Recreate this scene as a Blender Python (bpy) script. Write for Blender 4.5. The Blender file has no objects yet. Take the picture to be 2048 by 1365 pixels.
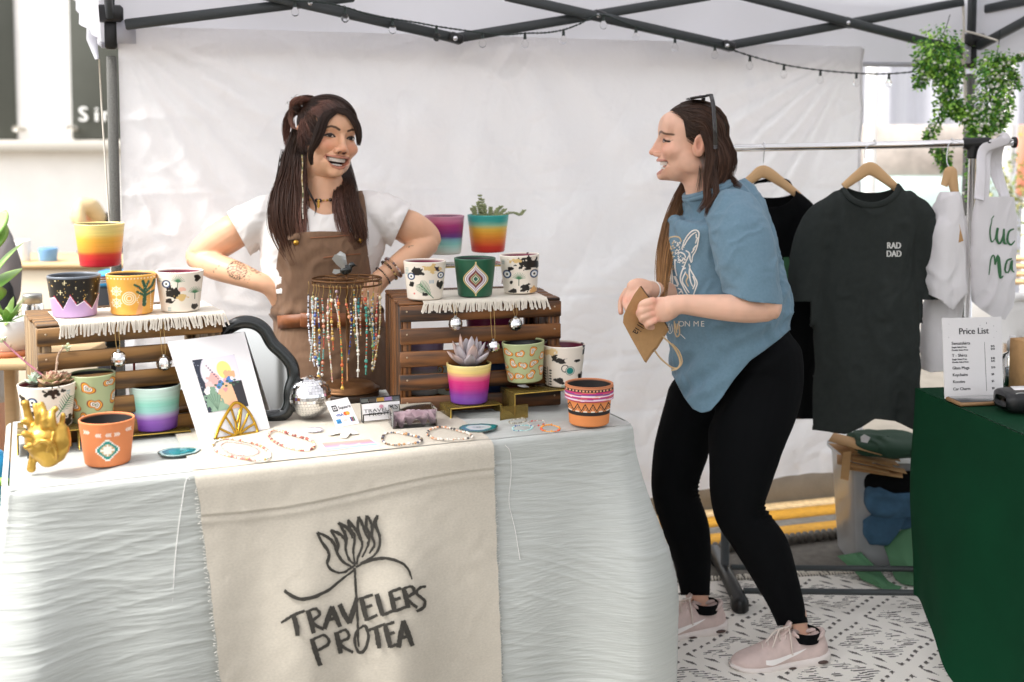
import bpy, math, random
import numpy as np
from mathutils import Vector, Matrix
random.seed(7)
rng = np.random.default_rng(7)
sc = bpy.context.scene
COL = sc.collection
A = np.array
# ------------------------------------------------------------------ camera, sky, sun, exposure
F, CX, CY, PITCH, CAMZ = 2300.0, 1024.0, 446.0, math.radians(4.0), 1.45
cam = bpy.data.cameras.new('camera')
cam.sensor_width = 36.0
cam.lens = 36.0 * F / 2048
cam.shift_y = -(682.5 - CY) / 2048
cam.clip_start = 0.05
cam.clip_end = 400
cam.dof.use_dof = True
cam.dof.focus_distance = 2.95
cam.dof.aperture_fstop = 2.4
cam_o = bpy.data.objects.new('camera', cam)
cam_o.location = (0, 0, CAMZ)
cam_o.rotation_euler = (math.pi / 2 - PITCH, 0, 0)
COL.objects.link(cam_o)
sc.camera = cam_o
SUN_EL, SUN_AZ = math.radians(54), math.radians(246)
world = bpy.data.worlds.new('World')
sc.world = world
world.use_nodes = True
wn, wl = world.node_tree.nodes, world.node_tree.links
wn.clear()
w_out = wn.new('ShaderNodeOutputWorld')
w_bg = wn.new('ShaderNodeBackground')
w_sky = wn.new('ShaderNodeTexSky')
w_sky.sky_type = 'NISHITA'
w_sky.sun_disc = False
w_sky.sun_elevation = SUN_EL
w_sky.sun_rotation = SUN_AZ
w_sky.dust_density = 4.0
w_sky.air_density = 1.0
w_hs = wn.new('ShaderNodeHueSaturation')
w_hs.inputs['Saturation'].default_value = 0.17
wl.new(w_sky.outputs[0], w_hs.inputs['Color'])
wl.new(w_hs.outputs[0], w_bg.inputs['Color'])
w_bg.inputs['Strength'].default_value = 0.15
wl.new(w_bg.outputs[0], w_out.inputs['Surface'])
sun = bpy.data.lights.new('sun', 'SUN')
sun.energy = 1.1
sun.angle = math.radians(12)
sun.color = (1.0, 0.965, 0.92)
sun_o = bpy.data.objects.new('sun', sun)
sd = Vector((math.sin(SUN_AZ) * math.cos(SUN_EL), math.cos(SUN_AZ) * math.cos(SUN_EL), math.sin(SUN_EL)))
sun_o.rotation_euler = (-sd).to_track_quat('-Z', 'Y').to_euler()
sun_o.location = sd * 20
COL.objects.link(sun_o)
sc.view_settings.view_transform = 'Standard'
sc.view_settings.look = 'None'
sc.view_settings.exposure = 1.5
sc.view_settings.gamma = 1.0
sc.view_settings.use_curve_mapping = False
sc.render.engine = 'CYCLES'
sc.cycles.use_denoising = True
sc.cycles.max_bounces = 10
sc.cycles.diffuse_bounces = 5
sc.cycles.transparent_max_bounces = 12
sc.cycles.caustics_reflective = False
sc.cycles.caustics_refractive = False
sc.cycles.sample_clamp_indirect = 6.0
# ------------------------------------------------------------------ pixel helpers (photo pixels, 2048 wide)
cp, sp_ = math.cos(PITCH), math.sin(PITCH)
def ray(px, py):
 px, py = np.asarray(px, float), np.asarray(py, float)
 x, u = (px - CX) / F, -(py - CY) / F
 return np.stack([x, cp + sp_ * u, -sp_ + cp * u], -1)
def at(px, py, Y):
 r = ray(px, py)
 return r * (np.asarray(Y) / r[..., 1])[..., None] + A([0, 0, CAMZ])
def on(px, py, z):
 r = ray(px, py)
 return r * ((z - CAMZ) / r[..., 2])[..., None] + A([0, 0, CAMZ])
def onplane(px, py, p0, n):
 r = ray(px, py)
 c = A([0, 0, CAMZ])
 return c + r * ((A(p0) - c) @ A(n) / (r @ A(n)))[..., None]
def proj(P):
 P = np.asarray(P, float) - A([0, 0, CAMZ])
 d = P[..., 1] * cp - P[..., 2] * sp_
 return np.stack([CX + F * P[..., 0] / d, CY - F * (P[..., 1] * sp_ + P[..., 2] * cp) / d], -1)
# ------------------------------------------------------------------ numeric helpers
def s2l(c):
 c = np.asarray(c, float)
 if c.max() > 1.0: c = c / 255.0
 return np.where(c <= .04045, c / 12.92, ((c + .055) / 1.055) ** 2.4)
def hexc(h):
 h = h.lstrip('#')
 return s2l(A([int(h[i:i + 2], 16) for i in (0, 2, 4)]) / 255.0 + 1e-9)
def nrm(v):
 v = np.asarray(v, float)
 return v / np.maximum(np.linalg.norm(v, axis=-1, keepdims=True), 1e-12)
def sstep(a, b, x):
 t = np.clip((x - a) / (b - a), 0, 1)
 return t * t * (3 - 2 * t)
def _h(i):
 i = (i.astype(np.int64) & 0xffffffff).astype(np.uint64)
 i = (i ^ (i >> np.uint64(15))) * np.uint64(2246822519) & np.uint64(0xffffffff)
 i = (i ^ (i >> np.uint64(13))) * np.uint64(3266489917) & np.uint64(0xffffffff)
 return ((i ^ (i >> np.uint64(16))) & np.uint64(0xffffffff)).astype(float) / 4294967295.0
def vnoise(P, seed=0):
 P = np.asarray(P, float)
 i = np.floor(P).astype(np.int64)
 f = P - i
 f = f * f * (3 - 2 * f)
 out = 0
 for dx in (0, 1):
  for dy in (0, 1):
   for dz in (0, 1):
    w = (f[..., 0] if dx else 1 - f[..., 0]) * (f[..., 1] if dy else 1 - f[..., 1]) * (f[..., 2] if dz else 1 - f[..., 2])
    out = out + w * _h((i[..., 0] + dx) * 73856093 + (i[..., 1] + dy) * 19349663 + (i[..., 2] + dz) * 83492791 + seed * 7919)
 return out * 2 - 1
def fbm(P, seed=0, oct=3):
 P = np.asarray(P, float)
 return sum(vnoise(P * 2 ** k + 17.3 * k, seed + k) / 2 ** k for k in range(oct))
def spline(pts, n):
 """Catmull-Rom through rows of any width, n samples"""
 P = np.asarray(pts, float)
 if len(P) == 2:
  t = np.linspace(0, 1, n)[:, None]
  return P[0] * (1 - t) + P[1] * t
 Q = np.vstack([2 * P[0] - P[1], P, 2 * P[-1] - P[-2]])
 m = len(P) - 1
 t = np.linspace(0, m, n)
 k = np.minimum(t.astype(int), m - 1)
 t = (t - k)[:, None]
 a, b, c, d = Q[k], Q[k + 1], Q[k + 2], Q[k + 3]
 return .5 * (2 * b + (c - a) * t + (2 * a - 5 * b + 4 * c - d) * t * t + (3 * b - a - 3 * c + d) * t ** 3)
# ------------------------------------------------------------------ mesh builder
LOC = {}
class MB:
 def __init__(s):
  s.v, s.q, s.t, s.g, s.c, s.u, s.n = [], [], [], [], [], [], 0
 def add(s, V, quads=None, tris=None, ngons=None, col=None, uv=None):
  V = np.asarray(V, float).reshape(-1, 3)
  if quads is not None and len(quads): s.q.append(np.asarray(quads, np.int64) + s.n)
  if tris is not None and len(tris): s.t.append(np.asarray(tris, np.int64) + s.n)
  if ngons:
   for g in ngons: s.g.append([int(k) + s.n for k in g])
  c = np.ones((len(V), 3)) * .5 if col is None else np.broadcast_to(np.asarray(col, float), (len(V), 3))
  s.v.append(V); s.c.append(c)
  s.u.append(np.zeros((len(V), 3)) if uv is None else np.asarray(uv, float).reshape(-1, 3))
  s.n += len(V)
  return s
 def grid(s, P, cu=False, cv=False, col=None, uv=None):
  P = np.asarray(P, float)
  a, b = P.shape[:2]
  I = np.arange(a * b).reshape(a, b)
  if cu: I = np.vstack([I, I[:1]])
  if cv: I = np.hstack([I, I[:, :1]])
  Q = np.stack([I[:-1, :-1], I[1:, :-1], I[1:, 1:], I[:-1, 1:]], -1).reshape(-1, 4)
  if col is not None: col = np.broadcast_to(np.asarray(col, float), (a, b, 3)).reshape(-1, 3)
  return s.add(P.reshape(-1, 3), quads=Q, col=col, uv=uv)
 def box(s, c, size, R=None, bev=0.0, col=None):
  h = A(size, float) / 2
  bev = min(bev, h.min() * .9)
  c = A(c, float)
  if bev <= 0:
   V = A([[x, y, z] for x in (-1, 1) for y in (-1, 1) for z in (-1, 1)]) * h
   Q = [[0, 1, 3, 2], [4, 6, 7, 5], [0, 4, 5, 1], [2, 3, 7, 6], [0, 2, 6, 4], [1, 5, 7, 3]]
   T = None
  else:
   V, Q, T = [], [], []
   idx = {}
   for x in (-1, 1):
    for y in (-1, 1):
     for z in (-1, 1):
      for ax in range(3):
       p = A([x, y, z], float) * (h - bev)
       p[ax] = (x, y, z)[ax] * h[ax]
       idx[(x, y, z, ax)] = len(V)
       V.append(p)
   for ax in range(3):
    o = [k for k in range(3) if k != ax]
    for sgn in (-1, 1):
     ring = []
     for (a, b) in ((-1, -1), (1, -1), (1, 1), (-1, 1)):
      k = [0, 0, 0]; k[ax] = sgn; k[o[0]] = a; k[o[1]] = b
      ring.append(idx[(*k, ax)])
     flip = (sgn < 0) != (ax == 1)
     Q.append(ring[::-1] if flip else ring)
    for a in (-1, 1):
     for b in (-1, 1):
      k0 = [0, 0, 0]; k0[o[0]] = a; k0[o[1]] = b; k0[ax] = -1
      k1 = list(k0); k1[ax] = 1
      r = [idx[(*k0, o[0])], idx[(*k1, o[0])], idx[(*k1, o[1])], idx[(*k0, o[1])]]
      nn = np.cross(V[r[1]] - V[r[0]], V[r[2]] - V[r[1]])
      out = A(k0, float); out[ax] = 0
      Q.append(r if nn @ out > 0 else r[::-1])
   for x in (-1, 1):
    for y in (-1, 1):
     for z in (-1, 1):
      r = [idx[(x, y, z, k)] for k in range(3)]
      T.append(r if x * y * z > 0 else r[::-1])
   V = A(V)
  if R is not None: V = V @ np.asarray(R).T
  return s.add(V + c, quads=Q, tris=T, col=col)
 def tube(s, path, r, sides=8, caps=True, col=None, ry=None, up=None, cv=False):
  P = np.asarray(path, float)
  n = len(P)
  r = np.broadcast_to(np.asarray(r, float), (n,))
  ry = r if ry is None else np.broadcast_to(np.asarray(ry, float), (n,))
  T = np.gradient(P, axis=0)
  T = nrm(T)
  u = A(up, float) if up is not None else (A([0, 0, 1.]) if abs(T[0, 2]) < .9 else A([1., 0, 0]))
  a = np.linspace(0, 2 * math.pi, sides, endpoint=False)
  rings = np.zeros((n, sides, 3))
  for k in range(n):
   x = np.cross(u, T[k]); x /= max(np.linalg.norm(x), 1e-9)
   y = np.cross(T[k], x)
   if up is None: u = y
   rings[k] = P[k] + np.cos(a)[:, None] * x * r[k] + np.sin(a)[:, None] * y * ry[k]
  n0 = s.n
  cc = None
  if col is not None:
   col = np.asarray(col, float)
   cc = np.repeat(np.broadcast_to(col, (n, 3))[:, None, :], sides, 1)
  s.grid(rings, cv=True, col=cc)
  if caps:
   s.g.append([n0 + k for k in range(sides)][::-1])
   s.g.append([n0 + (n - 1) * sides + k for k in range(sides)])
  return s
 def loft(s, rings, caps=True, col=None):
  R = np.asarray(rings, float)
  n0, (a, b) = s.n, R.shape[:2]
  s.grid(R, cv=True, col=col)
  if caps:
   s.g.append([n0 + k for k in range(b)][::-1])
   s.g.append([n0 + (a - 1) * b + k for k in range(b)])
  return s
 def lathe(s, prof, segs=32, o=(0, 0, 0), col=None, R=None):
  prof = A(prof, float)
  a = np.linspace(0, 2 * math.pi, segs, endpoint=False)
  P = np.stack([prof[:, None, 0] * np.cos(a), prof[:, None, 0] * np.sin(a), np.repeat(prof[:, 1:2], segs, 1)], -1)
  if R is not None: P = P @ np.asarray(R).T
  if col is not None:
   col = np.asarray(col, float)
   if col.ndim == 2: col = np.repeat(col[:, None, :], segs, 1)
  return s.grid(P + A(o, float), cv=True, col=col)
 def ell(s, c, r, nu=16, nv=10, R=None, col=None):
  th = np.linspace(0.0001, math.pi - .0001, nv + 1)
  a = np.linspace(0, 2 * math.pi, nu, endpoint=False)
  P = np.stack([np.sin(th)[:, None] * np.cos(a), np.sin(th)[:, None] * np.sin(a), np.repeat(np.cos(th)[:, None], nu, 1)], -1)
  P = P * A(np.broadcast_to(r, (3,)), float)
  if R is not None: P = P @ np.asarray(R).T
  return s.grid(P[::-1] + A(c, float), cv=True, col=col)
 def prism(s, outline, d, col=None):
  """outline (n,3) planar ring, d = thickness vector"""
  O = np.asarray(outline, float)
  n = len(O); d = A(d, float)
  V = np.vstack([O, O + d])
  Q = [[k, (k + 1) % n, n + (k + 1) % n, n + k] for k in range(n)]
  return s.add(V, quads=Q, ngons=[list(range(n))[::-1], list(range(n, 2 * n))], col=col)
 def mesh(s, name, loc=None, smooth=True):
  V = np.vstack(s.v)
  if loc is not None: V = V - A(loc, float)
  C, U = np.vstack(s.c), np.vstack(s.u)
  q = np.vstack(s.q) if s.q else np.zeros((0, 4), np.int64)
  t = np.vstack(s.t) if s.t else np.zeros((0, 3), np.int64)
  gl = [len(g) for g in s.g]
  loops = np.concatenate([q.ravel(), t.ravel(), A([k for g in s.g for k in g], np.int64)]).astype(np.int32)
  tot = np.concatenate([np.full(len(q), 4), np.full(len(t), 3), A(gl, int)]).astype(np.int32)
  st = np.concatenate([[0], np.cumsum(tot)[:-1]]).astype(np.int32)
  m = bpy.data.meshes.new(name)
  m.vertices.add(len(V)); m.loops.add(len(loops)); m.polygons.add(len(tot))
  m.vertices.foreach_set('co', V.astype(np.float32).ravel())
  m.loops.foreach_set('vertex_index', loops)
  m.polygons.foreach_set('loop_start', st)
  m.polygons.foreach_set('use_smooth', np.full(len(tot), bool(smooth)))
  m.update(calc_edges=True)
  at_ = m.attributes.new('Col', 'FLOAT_COLOR', 'POINT')
  at_.data.foreach_set('color', np.hstack([C, np.ones((len(C), 1))]).astype(np.float32).ravel())
  if np.abs(U).max() > 0:
   au = m.attributes.new('uvw', 'FLOAT_VECTOR', 'POINT')
   au.data.foreach_set('vector', U.astype(np.float32).ravel())
  return m
 def build(s, name, mat, parent=None, loc=None, smooth=True, sharp=None):
  if parent is not None: loc = LOC[parent.name]
  m = s.mesh(name, loc, smooth)
  if sharp is not None and smooth:
   m.set_sharp_from_angle(angle=math.radians(sharp))
  for k in (mat if isinstance(mat, (list, tuple)) else [mat]): m.materials.append(k)
  o = bpy.data.objects.new(name, m)
  COL.objects.link(o)
  LOC[o.name] = A(loc if loc is not None else (0, 0, 0), float)
  if parent is not None: o.parent = parent
  elif loc is not None: o.location = loc
  return o
def tag(o, label, cat, group=None, kind=None):
 o['label'] = label; o['category'] = cat
 if group: o['group'] = group
 if kind: o['kind'] = kind
 return o
def thing(name, label, cat, loc, group=None):
 o = bpy.data.objects.new(name, None)
 COL.objects.link(o)
 o.location = A(loc, float)
 o.empty_display_size = .05
 LOC[o.name] = A(loc, float)
 return tag(o, label, cat, group)
def struct(o):
 o['kind'] = 'structure'
 return o
def rotz(a):
 c, s = math.cos(a), math.sin(a)
 return A([[c, -s, 0], [s, c, 0], [0, 0, 1.]])
def rotx(a):
 c, s = math.cos(a), math.sin(a)
 return A([[1., 0, 0], [0, c, -s], [0, s, c]])
def roty(a):
 c, s = math.cos(a), math.sin(a)
 return A([[c, 0, s], [0, 1., 0], [-s, 0, c]])
# ------------------------------------------------------------------ materials
MATS = {}
def pm(name, col=(.5, .5, .5), rough=.5, metal=0., vcol=False, var=0., vscale=8., bump=0., bscale=60., bdist=.002, spec=.5,
  trans=0., sheen=0., sss=0., coat=0., ior=1.5, transl=0., stretch=None, weave=0., detail=4, attr=False, alpha=1.):
 m = bpy.data.materials.new(name)
 m.use_nodes = True
 N, L = m.node_tree.nodes, m.node_tree.links
 b = N['Principled BSDF']
 col = A(col, float)
 b.inputs['Base Color'].default_value = (*col, 1)
 b.inputs['Roughness'].default_value = rough
 b.inputs['Metallic'].default_value = metal
 b.inputs['Specular IOR Level'].default_value = spec
 b.inputs['IOR'].default_value = ior
 b.inputs['Transmission Weight'].default_value = trans
 b.inputs['Alpha'].default_value = alpha
 if sheen:
  b.inputs['Sheen Weight'].default_value = sheen
  b.inputs['Sheen Roughness'].default_value = .5
 if coat:
  b.inputs['Coat Weight'].default_value = coat
  b.inputs['Coat Roughness'].default_value = .08
 if sss:
  b.inputs['Subsurface Weight'].default_value = sss
  b.inputs['Subsurface Radius'].default_value = (.012, .005, .003)
  b.inputs['Subsurface Scale'].default_value = .6
 tc = N.new('ShaderNodeTexCoord')
 vec = tc.outputs['Object']
 if attr:
  an = N.new('ShaderNodeAttribute'); an.attribute_name = 'uvw'
  vec = an.outputs['Vector']
 if stretch is not None:
  mp = N.new('ShaderNodeMapping')
  mp.inputs['Scale'].default_value = stretch
  L.new(vec, mp.inputs['Vector']); vec = mp.outputs[0]
 src = None
 if vcol:
  va = N.new('ShaderNodeAttribute'); va.attribute_name = 'Col'
  src = va.outputs['Color']
 if var:
  nz = N.new('ShaderNodeTexNoise')
  nz.inputs['Scale'].default_value = vscale
  nz.inputs['Detail'].default_value = detail
  nz.inputs['Roughness'].default_value = .6
  L.new(vec, nz.inputs['Vector'])
  mr = N.new('ShaderNodeMapRange')
  mr.inputs['From Min'].default_value = .3; mr.inputs['From Max'].default_value = .7
  mr.inputs['To Min'].default_value = 1 - var; mr.inputs['To Max'].default_value = 1 + var
  L.new(nz.outputs['Fac'], mr.inputs['Value'])
  mx = N.new('ShaderNodeMix'); mx.data_type = 'RGBA'; mx.blend_type = 'MULTIPLY'
  mx.inputs['Factor'].default_value = 1
  if src is not None: L.new(src, mx.inputs['A'])
  else: mx.inputs['A'].default_value = (*col, 1)
  L.new(mr.outputs[0], mx.inputs['B'])
  src = mx.outputs['Result']
 if src is not None: L.new(src, b.inputs['Base Color'])
 bh = None
 if bump:
  nb = N.new('ShaderNodeTexNoise')
  nb.inputs['Scale'].default_value = bscale
  nb.inputs['Detail'].default_value = detail
  L.new(vec, nb.inputs['Vector'])
  bh = nb.outputs['Fac']
 if weave:
  w = []
  for d in ('X', 'Z') if not attr else ('X', 'Y'):
   wv = N.new('ShaderNodeTexWave')
   wv.bands_direction = d
   wv.inputs['Scale'].default_value = weave
   wv.inputs['Distortion'].default_value = 1.2
   wv.inputs['Detail'].default_value = 2
   L.new(vec, wv.inputs['Vector'])
   w.append(wv.outputs['Fac'])
  ad = N.new('ShaderNodeMath'); ad.operation = 'ADD'
  L.new(w[0], ad.inputs[0]); L.new(w[1], ad.inputs[1])
  if bh is not None:
   a2 = N.new('ShaderNodeMath'); a2.operation = 'ADD'
   L.new(ad.outputs[0], a2.inputs[0]); L.new(bh, a2.inputs[1])
   bh = a2.outputs[0]
  else: bh = ad.outputs[0]
 if bh is not None:
  bp = N.new('ShaderNodeBump')
  bp.inputs['Strength'].default_value = bump or .4
  bp.inputs['Distance'].default_value = bdist
  L.new(bh, bp.inputs['Height'])
  L.new(bp.outputs[0], b.inputs['Normal'])
 if transl:
  tr = N.new('ShaderNodeBsdfTranslucent')
  if src is not None: L.new(src, tr.inputs['Color'])
  else: tr.inputs['Color'].default_value = (*col, 1)
  if bh is not None: L.new(bp.outputs[0], tr.inputs['Normal'])
  ms = N.new('ShaderNodeMixShader')
  ms.inputs[0].default_value = transl
  L.new(b.outputs[0], ms.inputs[1]); L.new(tr.outputs[0], ms.inputs[2])
  L.new(ms.outputs[0], N['Material Output'].inputs['Surface'])
 MATS[name] = m
 return m
def remeshed(mb, voxel, smooth=4, factor=.5):
 """union of overlapping closed shapes as one skin; returns (V, quads)"""
 me = mb.mesh('tmp', None, True)
 o = bpy.data.objects.new('tmp', me)
 COL.objects.link(o)
 r = o.modifiers.new('r', 'REMESH'); r.mode = 'VOXEL'; r.voxel_size = voxel; r.adaptivity = 0
 if smooth:
  k = o.modifiers.new('s', 'SMOOTH'); k.factor = factor; k.iterations = smooth
 dg = bpy.context.evaluated_depsgraph_get()
 e = o.evaluated_get(dg)
 m = e.to_mesh()
 V = np.zeros(len(m.vertices) * 3, np.float32); m.vertices.foreach_get('co', V)
 nl = np.zeros(len(m.polygons), np.int32); m.polygons.foreach_get('loop_total', nl)
 li = np.zeros(len(m.loops), np.int32); m.loops.foreach_get('vertex_index', li)
 Nn = np.zeros(len(m.vertices) * 3, np.float32); m.vertices.foreach_get('normal', Nn)
 e.to_mesh_clear()
 bpy.data.objects.remove(o); bpy.data.meshes.remove(me)
 assert (nl == 4).all()
 return V.reshape(-1, 3).astype(float), li.reshape(-1, 4).astype(np.int64), Nn.reshape(-1, 3).astype(float)
def keep_faces(V, Q, mask_v):
 """drop faces having any vertex where mask_v is False"""
 k = mask_v[Q].all(1)
 Q = Q[k]
 used = np.unique(Q)
 mp = np.full(len(V), -1); mp[used] = np.arange(len(used))
 return V[used], mp[Q], used
def clip(V, Q, g):
 """cut a surface along g=0 and keep g>0; returns V, tris"""
 Q = np.asarray(Q)
 T = np.vstack([Q[:, [0, 1, 2]], Q[:, [0, 2, 3]]]) if Q.shape[1] == 4 else Q
 s = g[T] > 0
 k = s.sum(1)
 full = T[k == 3]
 newV, out = [V], [full]
 n = len(V)
 for cnt in (1, 2):
  t = T[k == cnt]; ss = s[k == cnt]
  if not len(t): continue
  odd = np.argmax(ss if cnt == 1 else ~ss, 1)
  r = np.arange(len(t))
  a, b, c = t[r, odd], t[r, (odd + 1) % 3], t[r, (odd + 2) % 3]
  ta = (g[a] / (g[a] - g[b]))[:, None]; tb = (g[a] / (g[a] - g[c]))[:, None]
  pb, pc = V[a] + (V[b] - V[a]) * ta, V[a] + (V[c] - V[a]) * tb
  ib = n + np.arange(len(t)); ic = ib + len(t); n += 2 * len(t)
  newV += [pb, pc]
  if cnt == 1: out.append(np.stack([a, ib, ic], 1))
  else: out += [np.stack([ib, b, c], 1), np.stack([ib, c, ic], 1)]
 V, T = np.vstack(newV), np.vstack(out)
 # merge the doubled cut points
 key = np.round(V / 2e-5).astype(np.int64)
 _, first, inv = np.unique(key, axis=0, return_index=True, return_inverse=True)
 T = inv.ravel()[T]; V = V[first]
 T = T[(T[:, 0] != T[:, 1]) & (T[:, 1] != T[:, 2]) & (T[:, 0] != T[:, 2])]
 used = np.unique(T); mp = np.full(len(V), -1); mp[used] = np.arange(len(used))
 return V[used], mp[T]
def text_mesh(txt, size, align='CENTER', ext=0.0):
 """built-in font as 2D triangles; returns V (n,2), tris"""
 cu = bpy.data.curves.new('t', 'FONT')
 cu.body = txt; cu.size = size; cu.align_x = align
 cu.resolution_u = 3
 o = bpy.data.objects.new('t', cu); COL.objects.link(o)
 dg = bpy.context.evaluated_depsgraph_get()
 e = o.evaluated_get(dg); m = e.to_mesh()
 m.calc_loop_triangles()
 V = np.zeros(len(m.vertices) * 3, np.float32); m.vertices.foreach_get('co', V)
 T = np.zeros(len(m.loop_triangles) * 3, np.int32); m.loop_triangles.foreach_get('vertices', T)
 e.to_mesh_clear(); bpy.data.objects.remove(o); bpy.data.curves.remove(cu)
 return V.reshape(-1, 3)[:, :2].astype(float), T.reshape(-1, 3)
def stroke(pts, w, n=24):
 """brush stroke in 2D: centre line through pts with widths w; returns V (2n,2), quads"""
 P = spline(A(pts, float), n)
 w = np.interp(np.linspace(0, 1, n), np.linspace(0, 1, len(w)), w)
 T = nrm(np.gradient(P, axis=0))
 Nn = np.stack([-T[:, 1], T[:, 0]], -1)
 V = np.vstack([P + Nn * w[:, None] / 2, P - Nn * w[:, None] / 2])
 Q = [[k, k + 1, n + k + 1, n + k] for k in range(n - 1)]
 return V, A(Q)
# ------------------------------------------------------------------ materials used widely
pm('asphalt', hexc('6a655d'), .9, var=.25, vscale=30, bump=.5, bscale=220, bdist=.004)
pm('concrete', hexc('8d867b'), .9, var=.15, vscale=9, bump=.4, bscale=120, bdist=.003)
pm('yellow_line', hexc('bf8a1e'), .7, var=.18, vscale=40, bump=.3, bscale=200)
pm('faded_line', hexc('cdb083'), .8, var=.25, vscale=50)
pm('rubber', hexc('5d574f'), .7, var=.2, vscale=60)
pm('black_metal', hexc('34393a'), .45, bump=.35, bscale=500, bdist=.0008, var=.12, vscale=300)
pm('hammered', hexc('55544f'), .5, bump=.8, bscale=260, bdist=.002, var=.5, vscale=420)
pm('black_plastic', hexc('141415'), .4)
pm('steel', (.75, .75, .76), .25, metal=1)
pm('chrome', (.82, .81, .8), .12, metal=1)
pm('canopy', hexc('dadae0'), .8, transl=.44, bump=.15, bscale=14, bdist=.004)
pm('white_wall', hexc('f3f0ec'), .8, var=.05, vscale=3, bump=.2, bscale=40)
pm('dark_panel', hexc('51534c'), .7, var=.05, vscale=4)
pm('ledge', hexc('c9c3b8'), .8)
pm('white_paint', hexc('e6e4e0'), .6)
pm('bulb', (.95, .95, .95), .03, trans=1., ior=1.2)
pm('wire', hexc('24302c'), .6)
pm('rope', hexc('d9d2c6'), .9, bump=.5, bscale=300)
# backdrop sheet: thin pale nylon, creased and slightly translucent
def sheet_material():
 m = pm('sheet', hexc('f3f2f3'), .62, transl=.46, spec=.25)
 N, L = m.node_tree.nodes, m.node_tree.links
 an = N.new('ShaderNodeAttribute'); an.attribute_name = 'uvw'
 wob = N.new('ShaderNodeTexNoise'); wob.inputs['Scale'].default_value = 2.2; wob.inputs['Detail'].default_value = 3
 L.new(an.outputs['Vector'], wob.inputs['Vector'])
 mixv = N.new('ShaderNodeMix'); mixv.data_type = 'VECTOR'; mixv.inputs['Factor'].default_value = .16
 L.new(an.outputs['Vector'], mixv.inputs['A']); L.new(wob.outputs['Color'], mixv.inputs['B'])
 last = None
 for sc_, k in ((2.6, .55), (6.0, .4)):
  vo = N.new('ShaderNodeTexVoronoi'); vo.feature = 'DISTANCE_TO_EDGE'; vo.inputs['Scale'].default_value = sc_
  L.new(mixv.outputs['Result'], vo.inputs['Vector'])
  mr = N.new('ShaderNodeMapRange'); mr.inputs['From Max'].default_value = .16; mr.inputs['To Max'].default_value = k
  mr.interpolation_type = 'SMOOTHSTEP'
  L.new(vo.outputs['Distance'], mr.inputs['Value'])
  gate = N.new('ShaderNodeTexNoise'); gate.inputs['Scale'].default_value = sc_ * .45
  L.new(an.outputs['Vector'], gate.inputs['Vector'])
  g2 = N.new('ShaderNodeMapRange'); g2.inputs['From Min'].default_value = .48; g2.inputs['From Max'].default_value = .66
  L.new(gate.outputs['Fac'], g2.inputs['Value'])
  mu = N.new('ShaderNodeMath'); mu.operation = 'MULTIPLY'
  L.new(mr.outputs[0], mu.inputs[0]); L.new(g2.outputs[0], mu.inputs[1])
  if last is None: last = mu.outputs[0]
  else:
   ad = N.new('ShaderNodeMath'); ad.operation = 'ADD'
   L.new(last, ad.inputs[0]); L.new(mu.outputs[0], ad.inputs[1]); last = ad.outputs[0]
 nz = N.new('ShaderNodeTexNoise'); nz.inputs['Scale'].default_value = 11; nz.inputs['Detail'].default_value = 6
 L.new(an.outputs['Vector'], nz.inputs['Vector'])
 ad = N.new('ShaderNodeMath'); ad.operation = 'MULTIPLY_ADD'; ad.inputs[1].default_value = .8
 L.new(nz.outputs['Fac'], ad.inputs[0]); L.new(last, ad.inputs[2])
 bp = N.new('ShaderNodeBump'); bp.inputs['Strength'].default_value = 1.0; bp.inputs['Distance'].default_value = .014
 L.new(ad.outputs[0], bp.inputs['Height'])
 for n in N:
  if n.type in ('BSDF_PRINCIPLED', 'BSDF_TRANSLUCENT'): L.new(bp.outputs[0], n.inputs['Normal'])
sheet_material()
# ------------------------------------------------------------------ ground
U = A([.956, .292, 0]); U /= np.linalg.norm(U)            # along the tent's back
W = A([-U[1], U[0], 0])
TL, TR = A([-1.21, 3.5, 0]), A([1.742, 4.4, 0])
def su(s, u, z=0.): return W * s + U * u + A([0, 0, z])
def slab(name, s0, s1, u0, u1, z0, z1, mat, **k):
 mb = MB()
 R = np.stack([U, W, A([0, 0, 1.])], 1)
 mb.box(su((s0 + s1) / 2, (u0 + u1) / 2, (z0 + z1) / 2), (u1 - u0, s1 - s0, z1 - z0), R, **k)
 return mb.build(name, MATS[mat])
g = MB(); g.grid(A([[[-120, -60, 0], [120, -60, 0]], [[-120, 160, 0], [120, 160, 0]]], float)[:, ::-1])
struct(g.build('ground', MATS['asphalt']))
struct(slab('kerb', 4.04, 4.22, -14, 14, -.05, .13, 'concrete', bev=.015))
struct(slab('pavement', 4.222, 12, -14, 14, -.05, .122, 'concrete'))
for k, (s0, s1) in enumerate(((3.845, 3.945), (3.675, 3.77))):
 o = struct(slab('road_marking', s0, s1, -14, 14, -.02, .004, 'yellow_line'))
struct(slab('faded_road_marking', 3.955, 4.03, -14, 14, -.02, .0035, 'faded_line'))
# ribbed rubber cable along the road edge
mb = MB()
uu = np.linspace(.9, 3.6, 760)
ph = uu * 2 * math.pi / .026
mb.tube([su(3.60 + .006 * math.sin(a * 3), a, .018) for a in uu], .017 + .005 * np.sin(ph), 8)
tag(mb.build('ribbed_hose', MATS['rubber']), 'grey ribbed hose lying on the asphalt beside the yellow lines', 'hose')
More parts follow.
